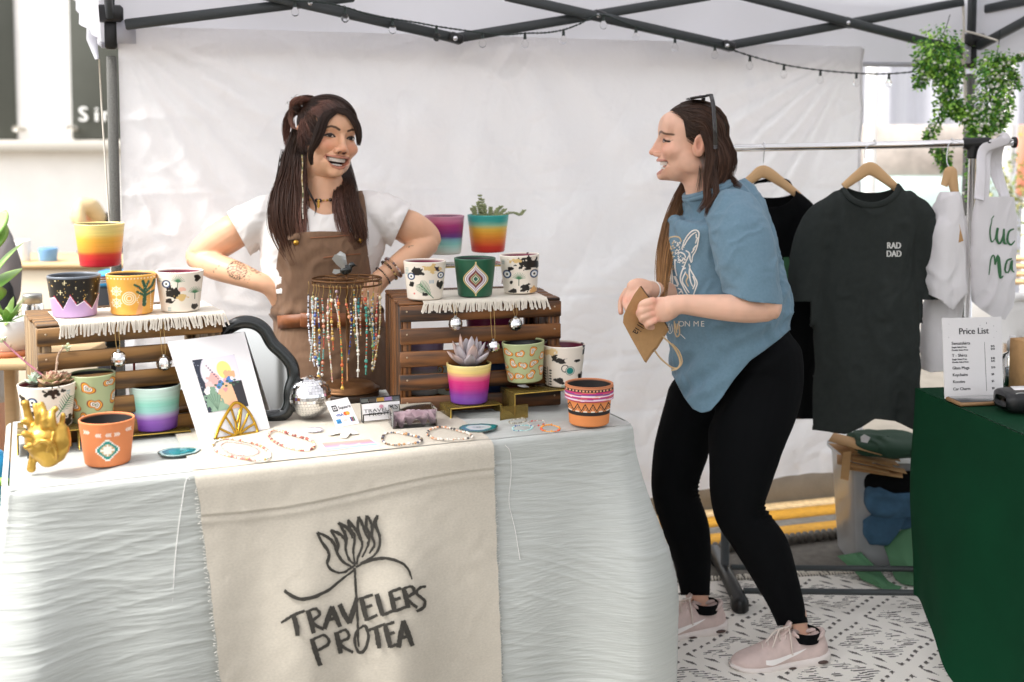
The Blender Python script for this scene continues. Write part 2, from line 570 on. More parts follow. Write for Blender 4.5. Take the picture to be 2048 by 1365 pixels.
# ------------------------------------------------------------------ rug: white flat weave with black dashed diamonds
def rug():
 m = bpy.data.materials.new('rug'); m.use_nodes = True
 MATS['rug'] = m
 N, L = m.node_tree.nodes, m.node_tree.links
 b = N['Principled BSDF']; b.inputs['Roughness'].default_value = .95
 va = N.new('ShaderNodeAttribute'); va.attribute_name = 'Col'
 L.new(va.outputs['Color'], b.inputs['Base Color'])
 tc = N.new('ShaderNodeTexCoord')
 nz = N.new('ShaderNodeTexNoise'); nz.inputs['Scale'].default_value = 160; nz.inputs['Detail'].default_value = 3
 L.new(tc.outputs['Object'], nz.inputs['Vector'])
 bp = N.new('ShaderNodeBump'); bp.inputs['Strength'].default_value = .6; bp.inputs['Distance'].default_value = .004
 L.new(nz.outputs['Fac'], bp.inputs['Height']); L.new(bp.outputs[0], b.inputs['Normal'])
 # rug frame: far edge runs just behind the rack's front bar
 e = nrm(A([.99, .14, 0])); f = A([-e[1], e[0], 0])
 o = on(1500, 1165, 0.); o[2] = 0
 nx, ny = 620, 460
 x = np.linspace(-.62, 1.0, nx); y = np.linspace(-1.55, 0, ny)
 X, Y = np.meshgrid(x, y, indexing='ij')
 jx = X + .004 * vnoise(np.stack([X * 30, Y * 30, 0 * X], -1)); jy = Y + .004 * vnoise(np.stack([X * 30, Y * 30, 0 * X + 9], -1), 3)
 c = np.ones(X.shape + (3,)) * hexc('e9e4db')
 # lattice of concentric diamonds, hatched bands and dotted outlines
 p = .40
 gx, gy = jx / p, jy / (p * .86)
 dx, dy = np.abs(gx - np.round(gx)) * 2, np.abs(gy - np.round(gy)) * 2
 d = dx + dy
 d = np.where(d > 1, 2 - d, d)
 band = ((d > .30) & (d < .62))
 rows = np.sin(jy * 2 * math.pi / .0125 + 1.5 * vnoise(np.stack([X * 14, Y * 14, 0 * X + 2], -1), 5)) > .1
 dash = vnoise(np.stack([X * 55, Y * 160, 0 * X], -1), 8) > -.25
 ink = band & rows & dash
 dotl = (np.abs(d - .82) < .045)
 dot = dotl & (np.sin((jx + jy * .4) * 2 * math.pi / .034) > .1)
 centre = (d < .10) & rows
 ink = ink | dot | centre
 c = np.where(ink[..., None], hexc('5a5550'), c)
 c = c * (1 + .08 * vnoise(np.stack([X * 5, Y * 5, 0 * X], -1), 4))[..., None]
 P = o + X[..., None] * e + Y[..., None] * f
 P[..., 2] = .010 + .0022 * vnoise(np.stack([X * 7, Y * 7, 0 * X], -1), 6) + .0015 * ink
 mb = MB(); mb.grid(P, col=c)
 t = thing('rug', 'white woven rug with black dotted diamond pattern under the customer', 'rug', o)
 mb.build('weave', m, t)
 fr = MB()
 for xx in np.arange(-.6, 1.0, .0105):
  q = o + xx * e + A([0, 0, .012])
  a = rng.normal(0, .35)
  l = rng.uniform(.03, .06)
  d_ = f * math.cos(a) + e * math.sin(a)
  fr.tube([q, q + d_ * l * .5 + A([0, 0, .004]), q + d_ * l + A([0, 0, -.009])], [.003, .0035, .002], 5, col=hexc('e0d9cc'))
 o2 = fr.build('fringe', m, t); o2['kind'] = 'stuff'
rug()
# ------------------------------------------------------------------ canopy tent
Tn = -W
tent = thing('canopy_tent', 'white pop-up canopy tent with dark folding frame over the stall', 'tent', TL)
def wpt(px, py, off=0.0):                                  # point on the tent's back plane, off metres inside it
 return onplane(px, py, TL + Tn * off, Tn)
FLp, FRp = TL + Tn * 3.08, TR + Tn * 3.08
for p in (TL, TR, FLp, FRp):
 mb = MB(); R = np.stack([U, W, A([0, 0, 1.])], 1)
 mb.box(p + A([0, 0, .86]), (.030, .030, 1.70), R, bev=.004)
 lg = mb.build('leg', MATS['hammered'], tent)
 m2 = MB()
 m2.box(p + A([0, 0, 1.78]), (.036, .036, .10), R, bev=.006)
 m2.box(p + A([0, 0, 1.835]) + Tn * .012 * (1 if p is TL or p is TR else -1), (.075, .055, .05), R, bev=.008)
 m4 = MB(); m4.box(p + A([0, 0, .012]), (.07, .07, .02), R, bev=.004); m4.build('foot_plate', MATS['black_plastic'], lg)
 bk = m2.build('bracket', MATS['black_plastic'], lg)
 m3 = MB(); m3.box(p + A([0, 0, 1.96]), (.026, .026, .24), R, bev=.003)
 m3.build('upper_leg', MATS['black_metal'], lg)
# truss bars of the back frame, and the side ones that lead to the front
def bar(a, b, w=.022, h=.032, mat='black_metal', name='truss_bar'):
 d = b - a; L_ = np.linalg.norm(d); d = d / L_
 s_ = nrm(np.cross(d, A([0, 0, 1.]))); u_ = np.cross(s_, d)
 mb = MB(); mb.box((a + b) / 2, (L_, w, h), np.stack([d, s_, u_], 1), bev=.004)
 return mb.build(name, MATS[mat], tent)
def ext(a, b, k): return a + (b - a) * k
BARS = [((250, 50), (708, -6), .05), ((520, -12), (911, 77), .075), ((911, 77), (1420, -8), .05), ((1010, -8), (1455, 92), .075),
  ((1455, 92), (1926, 4), .05), ((1480, -10), (1925, 103), .075)]
for a, b, off in BARS: bar(wpt(*a, off), wpt(*b, off))
sideR = TR + A([0, 0, 1.83])
bar(TR + Tn * .04 + A([0, 0, 1.81]), TR + Tn * .9 + A([0, 0, 2.06]))
bar(TR + Tn * .04 + A([0, 0, 2.04]), TR + Tn * .9 + A([0, 0, 1.83]))
bar(TR + Tn * .04 + U * .03 + A([0, 0, 1.95]), TR + Tn * 1.5 + A([0, 0, 1.99]))
bar(TL + Tn * .04 + A([0, 0, 1.83]), TL + Tn * .9 + A([0, 0, 2.12]))
bar(TL + Tn * .04 + A([0, 0, 2.05]), TL + Tn * .9 + A([0, 0, 1.86]))
for (px, py, off) in ((620, 7, .062), (911, 77, .075), (1197, 32, .062), (1455, 92, .075), (1697, 46, .062)):
 mb = MB(); R = np.stack([U, W, A([0, 0, 1.])], 1)
 mb.box(wpt(px, py, off), (.048, .046, .032), R @ roty(.25), bev=.007)
 j = mb.build('truss_joint', MATS['black_plastic'], tent)
 m2 = MB(); m2.lathe([(0.0001, .004), (.006, .003), (.008, 0), (.008, -.02)], 12, wpt(px, py, off + .024), R=np.stack([U, A([0, 0, 1.]), Tn], 1))
 m2.build('bolt', MATS['steel'], j)
# canopy: roof pyramid and valances on four sides
def canopy():
 mb = MB()
 o = [TL - U * .03 + W * .045, TR + U * .03 + W * .045, FRp + U * .03 - W * .045, FLp - U * .03 - W * .045]
 pk = (TL + TR + FLp + FRp) / 4 + A([0, 0, 2.75])
 n, k = 60, 30
 for i in range(4):
  a, b = o[i], o[(i + 1) % 4]
  t = np.linspace(0, 1, n)[:, None]
  top = a + (b - a) * t + A([0, 0, 1.985])
  sag = (np.sin(t * math.pi) * -.025)
  rows = []
  z0 = 1.74 if i != 2 else 1.80
  for v in np.linspace(0, 1, 8):
   q = a + (b - a) * t + A([0, 0, 1.]) * (z0 + v * (1.985 - z0))
   q = q + (W if i == 0 else -W if i == 2 else U if i == 1 else -U) * (.008 * np.sin(t * 23 + i) * (1 - v) + .006 * np.sin(t * 61) * (1 - v))
   q[:, 2:] += (sag * (1 - v) * .5)
   rows.append(q)
  for v in np.linspace(.04, 1, k):
   q = top * (1 - v) + pk * v
   q = q + A([0, 0, -1.]) * (.07 * np.sin(math.pi * v) * np.sin(math.pi * t))
   rows.append(q)
  mb.grid(np.stack(rows, 1))
 c = mb.build('canopy_cover', MATS['canopy'], tent)
 hm = MB()
 t = np.linspace(0, 1, 60)
 q = o[0] + (o[1] - o[0]) * t[:, None] + A([0, 0, 1.746]) + np.stack([0 * t, 0 * t, -.0125 * np.sin(t * math.pi)], -1) + Tn * .003
 hm.tube(q, .0035, 6, ry=.010, up=(0, 0, 1))
 hm.build('hem', MATS['canopy'], c)
canopy()
# back wall sheet
def backwall():
 nx, nz = 420, 230
 u = np.linspace(0.02, 2.61, nx); v = np.linspace(0, 1, nz)
 Ug, Vg = np.meshgrid(u, v, indexing='ij')
 zb = .205 + .02 * np.sin(Ug * 3.1) + .006 * np.sin(Ug * 14)
 Z = zb + (1.80 - zb) * Vg
 q = np.stack([Ug, Z, 0 * Ug], -1)
 d = .018 * fbm(q * A([1.4, 1.2, 1]), 3, 3)
 # tension folds that fan out of the upper corners
 for (cx, cz, a0, a1, nf, amp, seed) in ((0.0, 1.80, -1.35, -.12, 5.5, .013, 1), (2.61, 1.82, math.pi + .22, math.pi + 1.3, 6, .013, 2), (1.2, 1.95, -2.5, -.6, 4, .013, 5)):
  dx, dz = Ug - cx, Z - cz
  ang = np.arctan2(dz, dx); ang = np.where(ang > 1.0, ang, ang) if a1 < 1 else np.where(ang < 0, ang + 2 * math.pi, ang)
  rr = np.hypot(dx, dz)
  wdw = sstep(a0, a0 + .3, ang) * (1 - sstep(a1 - .3, a1, ang)) * sstep(.05, .5, rr) * (1 - sstep(.9, 1.9, rr))
  d += amp * wdw * np.sin((ang - a0) / (a1 - a0) * nf * 2 * math.pi + .8 * vnoise(q * 2.2, seed))
 # soft horizontal folds left from its packing
 for z0, amp in ((1.28, .008), (.92, .009), (.70, .008), (.50, .012)):
  zz = z0 + .03 * vnoise(np.stack([Ug * 1.3, 0 * Ug + z0 * 9, 0 * Ug], -1), 7)
  d += amp * np.exp(-((Z - zz) / .012) ** 2) * (vnoise(np.stack([Ug * 1.7, 0 * Ug + z0, 0 * Ug], -1), 9) * .5 + .7)
 # crumpled ridges
 for k, (f_, amp) in enumerate(((3.0, .016), (6.5, .0095), (13., .0042))):
  n1 = vnoise(q * f_ * A([1, 1.25, 1]) + 1.5 * fbm(q * 1.7, 20 + k, 2)[..., None], 30 + k)
  d += amp * (1 - np.abs(n1) * 2.2).clip(0, 1) ** 1.5 * (vnoise(q * 1.1, 40 + k) + .55).clip(0, 1.3)
 d *= .35 + .65 * sstep(0, .05, 1 - Vg)
 # lower third blows inwards a little, like in the photo's soft belly shapes
 d += .034 * np.exp(-((Z - .55) / .22) ** 2) * (.5 + .5 * np.sin(Ug * 2.6 + 1.0)) + .022 * np.exp(-((Z - .9) / .2) ** 2) * np.sin(Ug * 3.7)
 P = TL + Ug[..., None] * U + Z[..., None] * A([0, 0, 1.]) - W * d[..., None] - W * .01
 P[..., 2] -= 0
 mb = MB(); mb.grid(P, uv=np.stack([Ug, Z, 0 * Ug], -1))
 w = mb.build('back_wall', MATS['sheet'], tent)
 k = int(nz * .0) + 1
 e = MB(); e.tube(P[-1, ::6], .006, 6); e.build('edge_tape', MATS['sheet'], w)
backwall()
# fabric straps at both corners
for p, s_ in ((TL, 1), (TR, -1)):
 mb = MB(); mb.box(p + A([0, 0, 1.782]) + U * s_ * .045 - W * .02, (.055, .004, .07), np.stack([U, W, A([0, 0, 1.])], 1)); mb.build('corner_strap', MATS['canopy'], tent)
mb = MB()
q = TL - U * .035
mb.tube([q + A([0, 0, 1.98]), q - U * .018 + A([0, 0, 1.84]), q - U * .02 + A([0, 0, 1.76]), q - U * .006 + A([0, 0, 1.70])], [.022, .014, .016, .006], 8)
mb.build('gathered_corner', MATS['canopy'], tent)
mb = MB(); mb.tube([q + A([0, 0, 1.70]), q + U * .004 + A([0, 0, 1.55]), q + U * .018 + A([0, 0, 1.2]), q + U * .025 + A([0, 0, .3])], .0025, 6)
mb.build('guy_rope', MATS['rope'], tent)
# ------------------------------------------------------------------ string lights
sl = thing('string_lights', 'dark wire string of small clear globe bulbs along the tent frame', 'string lights', wpt(911, 77, .1))
def wirepath(pts, off):
 P = np.vstack([wpt(x, y, off) for x, y in pts])
 return spline(P, len(P) * 8)
W1 = [(560, -8), (590, 2), (640, 5), (688, 14), (740, 30), (785, 38), (830, 45), (873, 53), (920, 60), (965, 66), (1010, 70), (1050, 67), (1090, 66), (1127, 60), (1160, 48), (1200, 30), (1240, 42), (1275, 55), (1350, 75), (1430, 90), (1500, 112), (1568, 130), (1641, 141), (1713, 147), (1780, 148), (1850, 140), (1920, 118)]
wp = wirepath(W1, .10)
for s_ in (-1, 1):
 mb = MB()
 tw = np.arange(len(wp))
 mb.tube(wp + np.stack([0 * tw, .0022 * np.cos(tw * 1.9 + s_), .0022 * np.sin(tw * 1.9 + s_ * 1.57)], -1), .0018, 5)
 mb.build('wire', MATS['wire'], sl)
for (x, y) in ((590, 2), (690, 15), (785, 38), (873, 53), (965, 66), (1050, 67), (1127, 60), (1207, 30), (1272, 54), (1350, 75), (1430, 90), (1500, 112), (1568, 130), (1641, 141), (1713, 147), (1778, 148)):
 p = wpt(x, y, .10)
 s1 = MB(); s1.tube([p, p - A([0, 0, .020])], [.004, .0055], 8)
 so = s1.build('socket', MATS['wire'], sl)
 b1 = MB(); b1.lathe([(.0045, -.018), (.006, -.022), (.011, -.029), (.0125, -.036), (.010, -.043), (.005, -.047), (.0002, -.048)], 14, p)
 b1.build('bulb', MATS['bulb'], so)
# ------------------------------------------------------------------ left background: shop front
pm('letters', hexc('efeeea'), .5)
bld = thing('shop_building', 'white shop front with dark grey upper panels and a stone ledge', 'building', (-6, 10, 0))
def bx(name, c, s, mat, par, bev=0.01):
 mb = MB(); mb.box(c, s, bev=bev); return mb.build(name, MATS[mat], par)
bx('wall', (-6, 10.15, 1.9), (8.6, .3, 5.0), 'white_wall', bld)
bx('ledge', (-6, 9.92, 1.42), (8.6, .16, .10), 'ledge', bld)
for (x0, x1) in ((-6.9, -6.2), (-5.6, -4.95), (-4.9 + .5, -3.55 - .0)):
 pass
def xat(px, Y): return (px - CX) / F * Y
for (a, b) in ((-420, -230), (-130, 36), (149, 218)):
 x0, x1 = xat(a, 9.98), xat(b if b != 218 else 330, 9.98)
 bx('dark_panel', ((x0 + x1) / 2, 9.98, 2.95), (x1 - x0, .05, 2.95), 'dark_panel', bld)
for px in (38, 146):
 p = at(px, 258, 9.9)
 mb = MB(); mb.tube([p + A([0, .1, 0]), p - A([0, .08, 0])], [.02, .028], 10); mb.build('lamp_bracket', MATS['ledge'], bld)
V, T = text_mesh('Sin', .24, 'LEFT')
lp = at(160, 243, 9.95)
for ch, dx in (('S', 0), ('i', .135), ('n', .20)):
 V, T = text_mesh(ch, .18, 'LEFT')
 mb = MB(); Q = np.stack([V[:, 0] + lp[0] + dx, np.full(len(V), lp[1] - .045), V[:, 1] + lp[2]], -1)
 mb.add(Q, tris=T); mb.add(Q + A([0, .03, 0]), tris=T[:, ::-1])
 mb.build('letter', MATS['letters'], bld, smooth=False)
# ------------------------------------------------------------------ stall table, cloth and runner
def cloth_mat(name, col, **k): return pm(name, col, **k)
pm('taffeta', hexc('b2b5b0'), .5, sheen=.15, bump=.36, bscale=26, bdist=.004, var=.06, vscale=12, attr=True, stretch=(1, 9, 1), detail=6)
pm('burlap', hexc('c6beaf'), .9, weave=300, bump=.4, bscale=420, bdist=.0014, var=.08, vscale=260, attr=True, detail=3, stretch=(.6, 1, 1))
pm('ink', hexc('37342e'), .9, var=.45, vscale=420, bump=.3, bscale=500)
pm('leg_grey', hexc('8d8f90'), .4, metal=.6)
TZ = .745
FRc, FLc = on(1268, 850, TZ), on(14, 985, TZ)
E1 = FRc - FLc; TLEN = np.linalg.norm(E1); E1 /= TLEN
E2 = A([-E1[1], E1[0], 0.])
TDEP = .63
def tp(a, b, z=TZ): return FLc + E1 * a + E2 * b + A([0, 0, z - TZ])
table = thing('stall_table', 'folding table under the crinkled pale grey cloth', 'table', tp(TLEN / 2, TDEP / 2, 0))
Rt = np.stack([E1, E2, A([0, 0, 1.])], 1)
mb = MB(); mb.box(tp(TLEN / 2, TDEP / 2, TZ - .03), (TLEN - .06, TDEP - .05, .04), Rt, bev=.008); mb.build('tabletop', MATS['white_paint'], table)
for a in (.12, TLEN - .12):
 for b in (.08, TDEP - .08):
  mb = MB(); mb.tube([tp(a, b, .0), tp(a, b, TZ - .051)], .013, 10); mb.build('leg', MATS['leg_grey'], table)
def crinkle(s, z):
 q = np.stack([s * 3.2, z * 46 + 3.4 * vnoise(np.stack([s * 2.0, z * 3.0, 0 * s], -1), 60) + 6 * s * .25, 0 * s], -1)
 a = (1 - np.abs(vnoise(q, 61)) * 2.6).clip(0, 1) ** 1.4
 q2 = np.stack([s * 7 + 3, z * 105 + 5.0 * vnoise(np.stack([s * 3.1, z * 5.0, 0 * s + 4], -1), 62), 0 * s], -1)
 b = (1 - np.abs(vnoise(q2, 63)) * 2.0).clip(0, 1) ** 2
 g = .35 + .65 * (vnoise(np.stack([s * 4, z * 6, 0 * s], -1), 64) * .5 + .5)
 return (.0016 * a + .0013 * b) * g
def edge_pt(s):
 """perimeter: front FL->FR is s in 0..TLEN; sides continue beyond; returns base point, outward normal, corner weight"""
 s = np.asarray(s, float)
 r = .035
 a = np.where(s < 0, 0, np.where(s > TLEN, TLEN, s))
 b = np.where(s < 0, -s, np.where(s > TLEN, s - TLEN, 0))
 # round the corners by blending normals
 w = sstep(-r * 1.6, r * 1.6, s) * (1 - sstep(TLEN - r * 1.6, TLEN + r * 1.6, s))
 nl, nr = (1 - sstep(-r * 1.6, r * 1.6, s)), sstep(TLEN - r * 1.6, TLEN + r * 1.6, s)
 n = nrm(-E2 * w[..., None] - E1 * nl[..., None] + E1 * nr[..., None])
 cw = np.exp(-(s / .10) ** 2) + np.exp(-((s - TLEN) / .10) ** 2)
 P = FLc + E1 * a[..., None] + E2 * b[..., None]
 inset = (.014 * np.exp(-(s / .03) ** 2) + .014 * np.exp(-((s - TLEN) / .03) ** 2))
 return P - n * inset[..., None], n, cw
def skirt(s, d, crk=1.0):
 s, d = np.broadcast_arrays(np.asarray(s, float), np.asarray(d, float))
 P, n, cw = edge_pt(s)
 rr = .012
 roll = np.clip(d / rr, 0, 1)
 out = np.where(d < rr, rr * np.sin(roll * math.pi / 2), rr)
 drop = np.where(d < rr, rr * (1 - np.cos(roll * math.pi / 2)), d)
 fl = sstep(0, .45, d)
 out = out + fl * (.030 + .075 * cw) + fl * .012 * np.sin(s * 9 + 1.2) + fl * .006 * np.sin(s * 23 + d * 2)
 out = out - fl * .022 * np.exp(-((s - .47) / .05) ** 2) * 0
 out = out + crk * crinkle(s, -d) * sstep(0, .03, d)
 return P + n * out[..., None] - A([0, 0, 1.]) * drop[..., None] + A([0, 0, .001])
def cloth():
 mb = MB()
 s = np.linspace(-.62, TLEN + .62, 640)
 d = np.concatenate([np.linspace(0, .03, 8), np.linspace(.033, .715, 260)])
 S, D = np.meshgrid(s, d, indexing='ij')
 mb.grid(skirt(S, D), uv=np.stack([S, D, 0 * S], -1))
 a = np.linspace(0.004, TLEN - .004, 330); b = np.linspace(.004, TDEP, 150)
 Ag, Bg = np.meshgrid(a, b, indexing='ij')
 P = FLc + E1 * Ag[..., None] + E2 * Bg[..., None]
 e = np.minimum(np.minimum(Ag, TLEN - Ag), Bg)
 h = crinkle(Ag * .9 + 7, Bg * .55) * .55
 # soft rumples to the right of the runner and by the left crate
 rum = np.exp(-((Ag - TLEN * .80) / .17) ** 2) * np.exp(-((Bg - .22) / .10) ** 2)
 h = h + rum * .010 * (np.sin(Bg * 70 + Ag * 25 + 2 * vnoise(np.stack([Ag * 8, Bg * 8, 0 * Ag], -1), 70)) * .5 + .5)
 rum2 = np.exp(-((Ag - .30) / .16) ** 2) * np.exp(-((Bg - .10) / .07) ** 2)
 h = h + rum2 * .008 * (np.sin(Bg * 90 - Ag * 20 + 2 * vnoise(np.stack([Ag * 8, Bg * 8, 0 * Ag], -1), 71)) * .5 + .5)
 P[..., 2] += .001 + h * sstep(0, .03, e)
 mb.grid(P, uv=np.stack([Ag, Bg, 0 * Ag + 1], -1))
 o = mb.build('tablecloth', MATS['taffeta'], None, tp(TLEN / 2, TDEP / 2, 0))
 tag(o, 'crinkled pale grey cloth draped over the stall table', 'tablecloth')
 # loose threads hanging from the cloth
 t = MB()
 for pts in ([(378, 890), (372, 950), (362, 1020), (352, 1100), (345, 1200), (338, 1290)], [(1010, 870), (1020, 905), (1022, 950), (1018, 1005), (1030, 1060), (1040, 1120)]):
  q = spline(np.vstack([inv_skirt(x, y, .004) for x, y in pts]), 40)
  t.tube(q, .0009, 4)
 th = t.build('loose_thread', MATS['white_paint'], o)
 th['kind'] = 'stuff'
def inv_skirt(px, py, off=0.0):
 """point on the front skirt (smooth) seen at px,py, pushed outwards by off"""
 px, py = np.atleast_1d(A(px, float)), np.atleast_1d(A(py, float))
 s, d = np.full(px.shape, TLEN * .5), np.full(px.shape, .2)
 def f(s, d): return proj(rsurf(s, d, off))
 for _ in range(14):
  p0 = f(s, d); e = 1e-3
  js, jd = (f(s + e, d) - p0) / e, (f(s, d + e) - p0) / e
  r = np.stack([px, py], -1) - p0
  det = js[:, 0] * jd[:, 1] - jd[:, 0] * js[:, 1]
  ds = (r[:, 0] * jd[:, 1] - jd[:, 0] * r[:, 1]) / det
  dd = (js[:, 0] * r[:, 1] - r[:, 0] * js[:, 1]) / det
  s = np.clip(s + np.clip(ds, -.2, .2), 0.02, TLEN - .02); d = np.clip(d + np.clip(dd, -.1, .1), .012, .9)
 inv_skirt.sd = (s, d)
 return rsurf(s, d, off)
def rsurf(s, d, off):
 P = skirt(s, d, 0.0)
 fl = sstep(.05, .35, d)
 o_ = off + fl * (.006 * np.sin(s * 17 + .6) + .005 * np.sin(s * 31 + 2))
 return P - E2 * np.asarray(o_)[..., None]
pm('thread', hexc('e9e6df'), .9)
cloth()
def runner():
 inv_skirt(A([388., 985.]), A([950., 884.]), .008); sL, sR = inv_skirt.sd[0]
 inv_skirt(A([445., 1001.]), A([1362., 1362.]), .008); sL2, sR2 = inv_skirt.sd[0]; dd = inv_skirt.sd[1].mean()
 mb = MB()
 nx = 300
 x = np.linspace(0, 1, nx)
 dn = np.concatenate([np.linspace(.0, .03, 8), np.linspace(.033, .70, 230)])
 X, D = np.meshgrid(x, dn, indexing='ij')
 k = np.clip(D / dd, 0, 1.3)
 S = (sL + (sL2 - sL) * k ** .8) * (1 - X) + (sR + (sR2 - sR) * k) * X
 S = S + (.0015 * vnoise(np.stack([D * 60, 0 * D, X * 2], -1), 80)) * (np.abs(X - .5) > .49)
 line = .082 + .012 * np.sin(X * 5 + .4) - .012 * X
 flap = 1 - sstep(line, line + .004, D)
 off = .0125 + .0035 * flap * sstep(0, .03, D) + .0022 * np.exp(-((D - line - .014) / .01) ** 2)
 off = off + .0006 * vnoise(np.stack([S * 40, D * 40, 0 * S], -1), 81)
 P = rsurf(S, D, off * sstep(-.01, .012, D) + 0)
 P[..., 2] += .0035 * (1 - sstep(0, .02, D))
 mb.grid(P, uv=np.stack([S, D, 0 * S], -1))
 b = np.linspace(.0, .47, 120)
 Xb, B = np.meshgrid(x, b, indexing='ij')
 Ab = sL * (1 - Xb) + sR * Xb
 Q = FLc + E1 * Ab[..., None] + E2 * B[..., None]
 Q[..., 2] += .0075 - .003 * (1 - sstep(0, .02, B)) + .0012 * vnoise(np.stack([Ab * 9, B * 9, 0 * B], -1), 82)
 mb.grid(Q, uv=np.stack([Ab, -B, 0 * B], -1))
 root = mb.build('table_runner', MATS['burlap'], None, tp((sL + sR) / 2, 0, TZ))
 tag(root, 'cream burlap runner with painted flower logo hanging over the table front', 'table runner')
 # frayed side threads
 fr = MB()
 for side in (0, 1):
  for d in np.arange(.03, .69, .006):
   kk = min(d / dd, 1.3)
   s = (sL + (sL2 - sL) * kk ** .8) if side == 0 else (sR + (sR2 - sR) * kk)
   p = rsurf(A([s]), A([d]), .0085)[0]
   q = rsurf(A([s + (-1 if side == 0 else 1) * rng.uniform(.002, .009)]), A([d + rng.normal(0, .003)]), .0075)[0]
   fr.tube([p, q], .0006, 3, caps=False)
 f_ = fr.build('frayed_edge', MATS['thread'], root); f_['kind'] = 'stuff'
 # brushed logo
 L = []
 def S_(pts, w): L.append((pts, w))
 S_([(1076, 450), (1080, 520), (1085, 600), (1088, 690)], [8, 7, 7, 6])
 S_([(1080, 447), (1112, 430), (1160, 420), (1205, 428), (1236, 450), (1250, 484)], [6, 9, 9, 8, 7, 4])
 S_([(1078, 452), (1042, 480), (1000, 515), (958, 536), (915, 544), (882, 532), (862, 517)], [5, 7, 9, 10, 10, 10, 9])
 for p in ([(963, 342), (976, 370), (992, 392), (999, 412), (994, 438), (1010, 458), (1042, 463), (1078, 440)],
    [(963, 342), (986, 352), (1006, 366), (1017, 384), (1022, 402), (1042, 430), (1066, 446)],
    [(1003, 335), (1016, 356), (1026, 380), (1023, 402), (1036, 427), (1062, 445)], [(1003, 335), (1030, 346), (1046, 362), (1050, 378)],
    [(1027, 312), (1041, 335), (1051, 360), (1049, 395), (1060, 425), (1078, 440)], [(1027, 312), (1050, 326), (1064, 344), (1070, 360)],
    [(1056, 303), (1062, 330), (1076, 355), (1072, 395), (1076, 436)], [(1056, 303), (1076, 330), (1088, 350), (1092, 365)],
    [(1088, 294), (1085, 330), (1092, 355), (1099, 382), (1086, 418), (1082, 440)], [(1088, 294), (1100, 318), (1108, 342), (1116, 360)],
    [(1113, 290), (1111, 322), (1120, 350), (1116, 382), (1098, 418)], [(1113, 290), (1126, 314), (1130, 345)],
    [(1145, 290), (1140, 320), (1151, 350), (1151, 385), (1132, 414), (1094, 436)], [(1145, 290), (1134, 316), (1128, 350), (1136, 380), (1120, 406)]):
  S_(p, [7, 9, 8, 7, 5])
 T_ = [[(853, 616), (885, 596), (925, 579)], [(890, 592), (899, 625), (903, 656)], [(934, 578), (944, 612), (952, 648)], [(932, 582), (958, 574), (970, 590), (946, 612)], [(946, 612), (962, 626), (982, 636)],
   [(984, 634), (996, 600), (1008, 566)], [(1006, 566), (1018, 596), (1032, 628)], [(990, 610), (1022, 600)], [(1030, 560), (1044, 590), (1060, 618)], [(1060, 618), (1070, 584), (1084, 540)],
   [(1096, 538), (1104, 574), (1113, 610)], [(1096, 542), (1132, 531)], [(1102, 572), (1130, 562)], [(1111, 608), (1146, 592)], [(1143, 528), (1151, 560), (1161, 594)], [(1159, 594), (1196, 578)],
   [(1183, 520), (1191, 552), (1199, 584)], [(1183, 523), (1217, 511)], [(1188, 550), (1216, 540)], [(1197, 582), (1231, 568)], [(1224, 510), (1232, 540), (1239, 572)], [(1222, 514), (1248, 506), (1256, 524), (1233, 540)], [(1233, 540), (1248, 556), (1266, 570)],
   [(1293, 506), (1276, 509), (1263, 524), (1276, 538), (1289, 550), (1285, 570), (1264, 581)],
   [(946, 664), (958, 705), (972, 746)], [(944, 670), (982, 654), (998, 678), (960, 702)], [(1020, 644), (1027, 676), (1034, 710)], [(1018, 650), (1048, 638), (1058, 660), (1029, 676)], [(1029, 676), (1048, 694), (1072, 706)],
   [(1104, 624), (1084, 640), (1076, 668), (1084, 700), (1098, 706), (1112, 688), (1118, 658), (1112, 632), (1104, 624)], [(1112, 642), (1140, 631), (1168, 619)], [(1140, 630), (1146, 662), (1151, 694)],
   [(1168, 620), (1176, 655), (1184, 692)], [(1168, 623), (1197, 614)], [(1174, 652), (1197, 645)], [(1182, 690), (1207, 681)], [(1209, 692), (1216, 652), (1225, 610)], [(1223, 610), (1238, 648), (1252, 686)], [(1213, 664), (1244, 655)]]
 for p in T_:
  vert = abs(p[-1][1] - p[0][1]) > abs(p[-1][0] - p[0][0])
  S_(p, [13, 15, 12] if vert and len(p) == 3 and p[-1][0] > p[0][0] else [7, 9, 8])
 lg = MB()
 for pts, w in L:
  P2 = A(pts, float) / 1.517 + A([0, 840])
  V, Q = stroke(P2, A(w) / 1.517 * 1.12, 26)
  V = V + rng.normal(0, .42, V.shape)
  lg.add(inv_skirt(V[:, 0], V[:, 1], .0168 + .00002 * len(lg.v)), quads=Q)
 lo = lg.build('painted_logo', MATS['ink'], root)
runner()
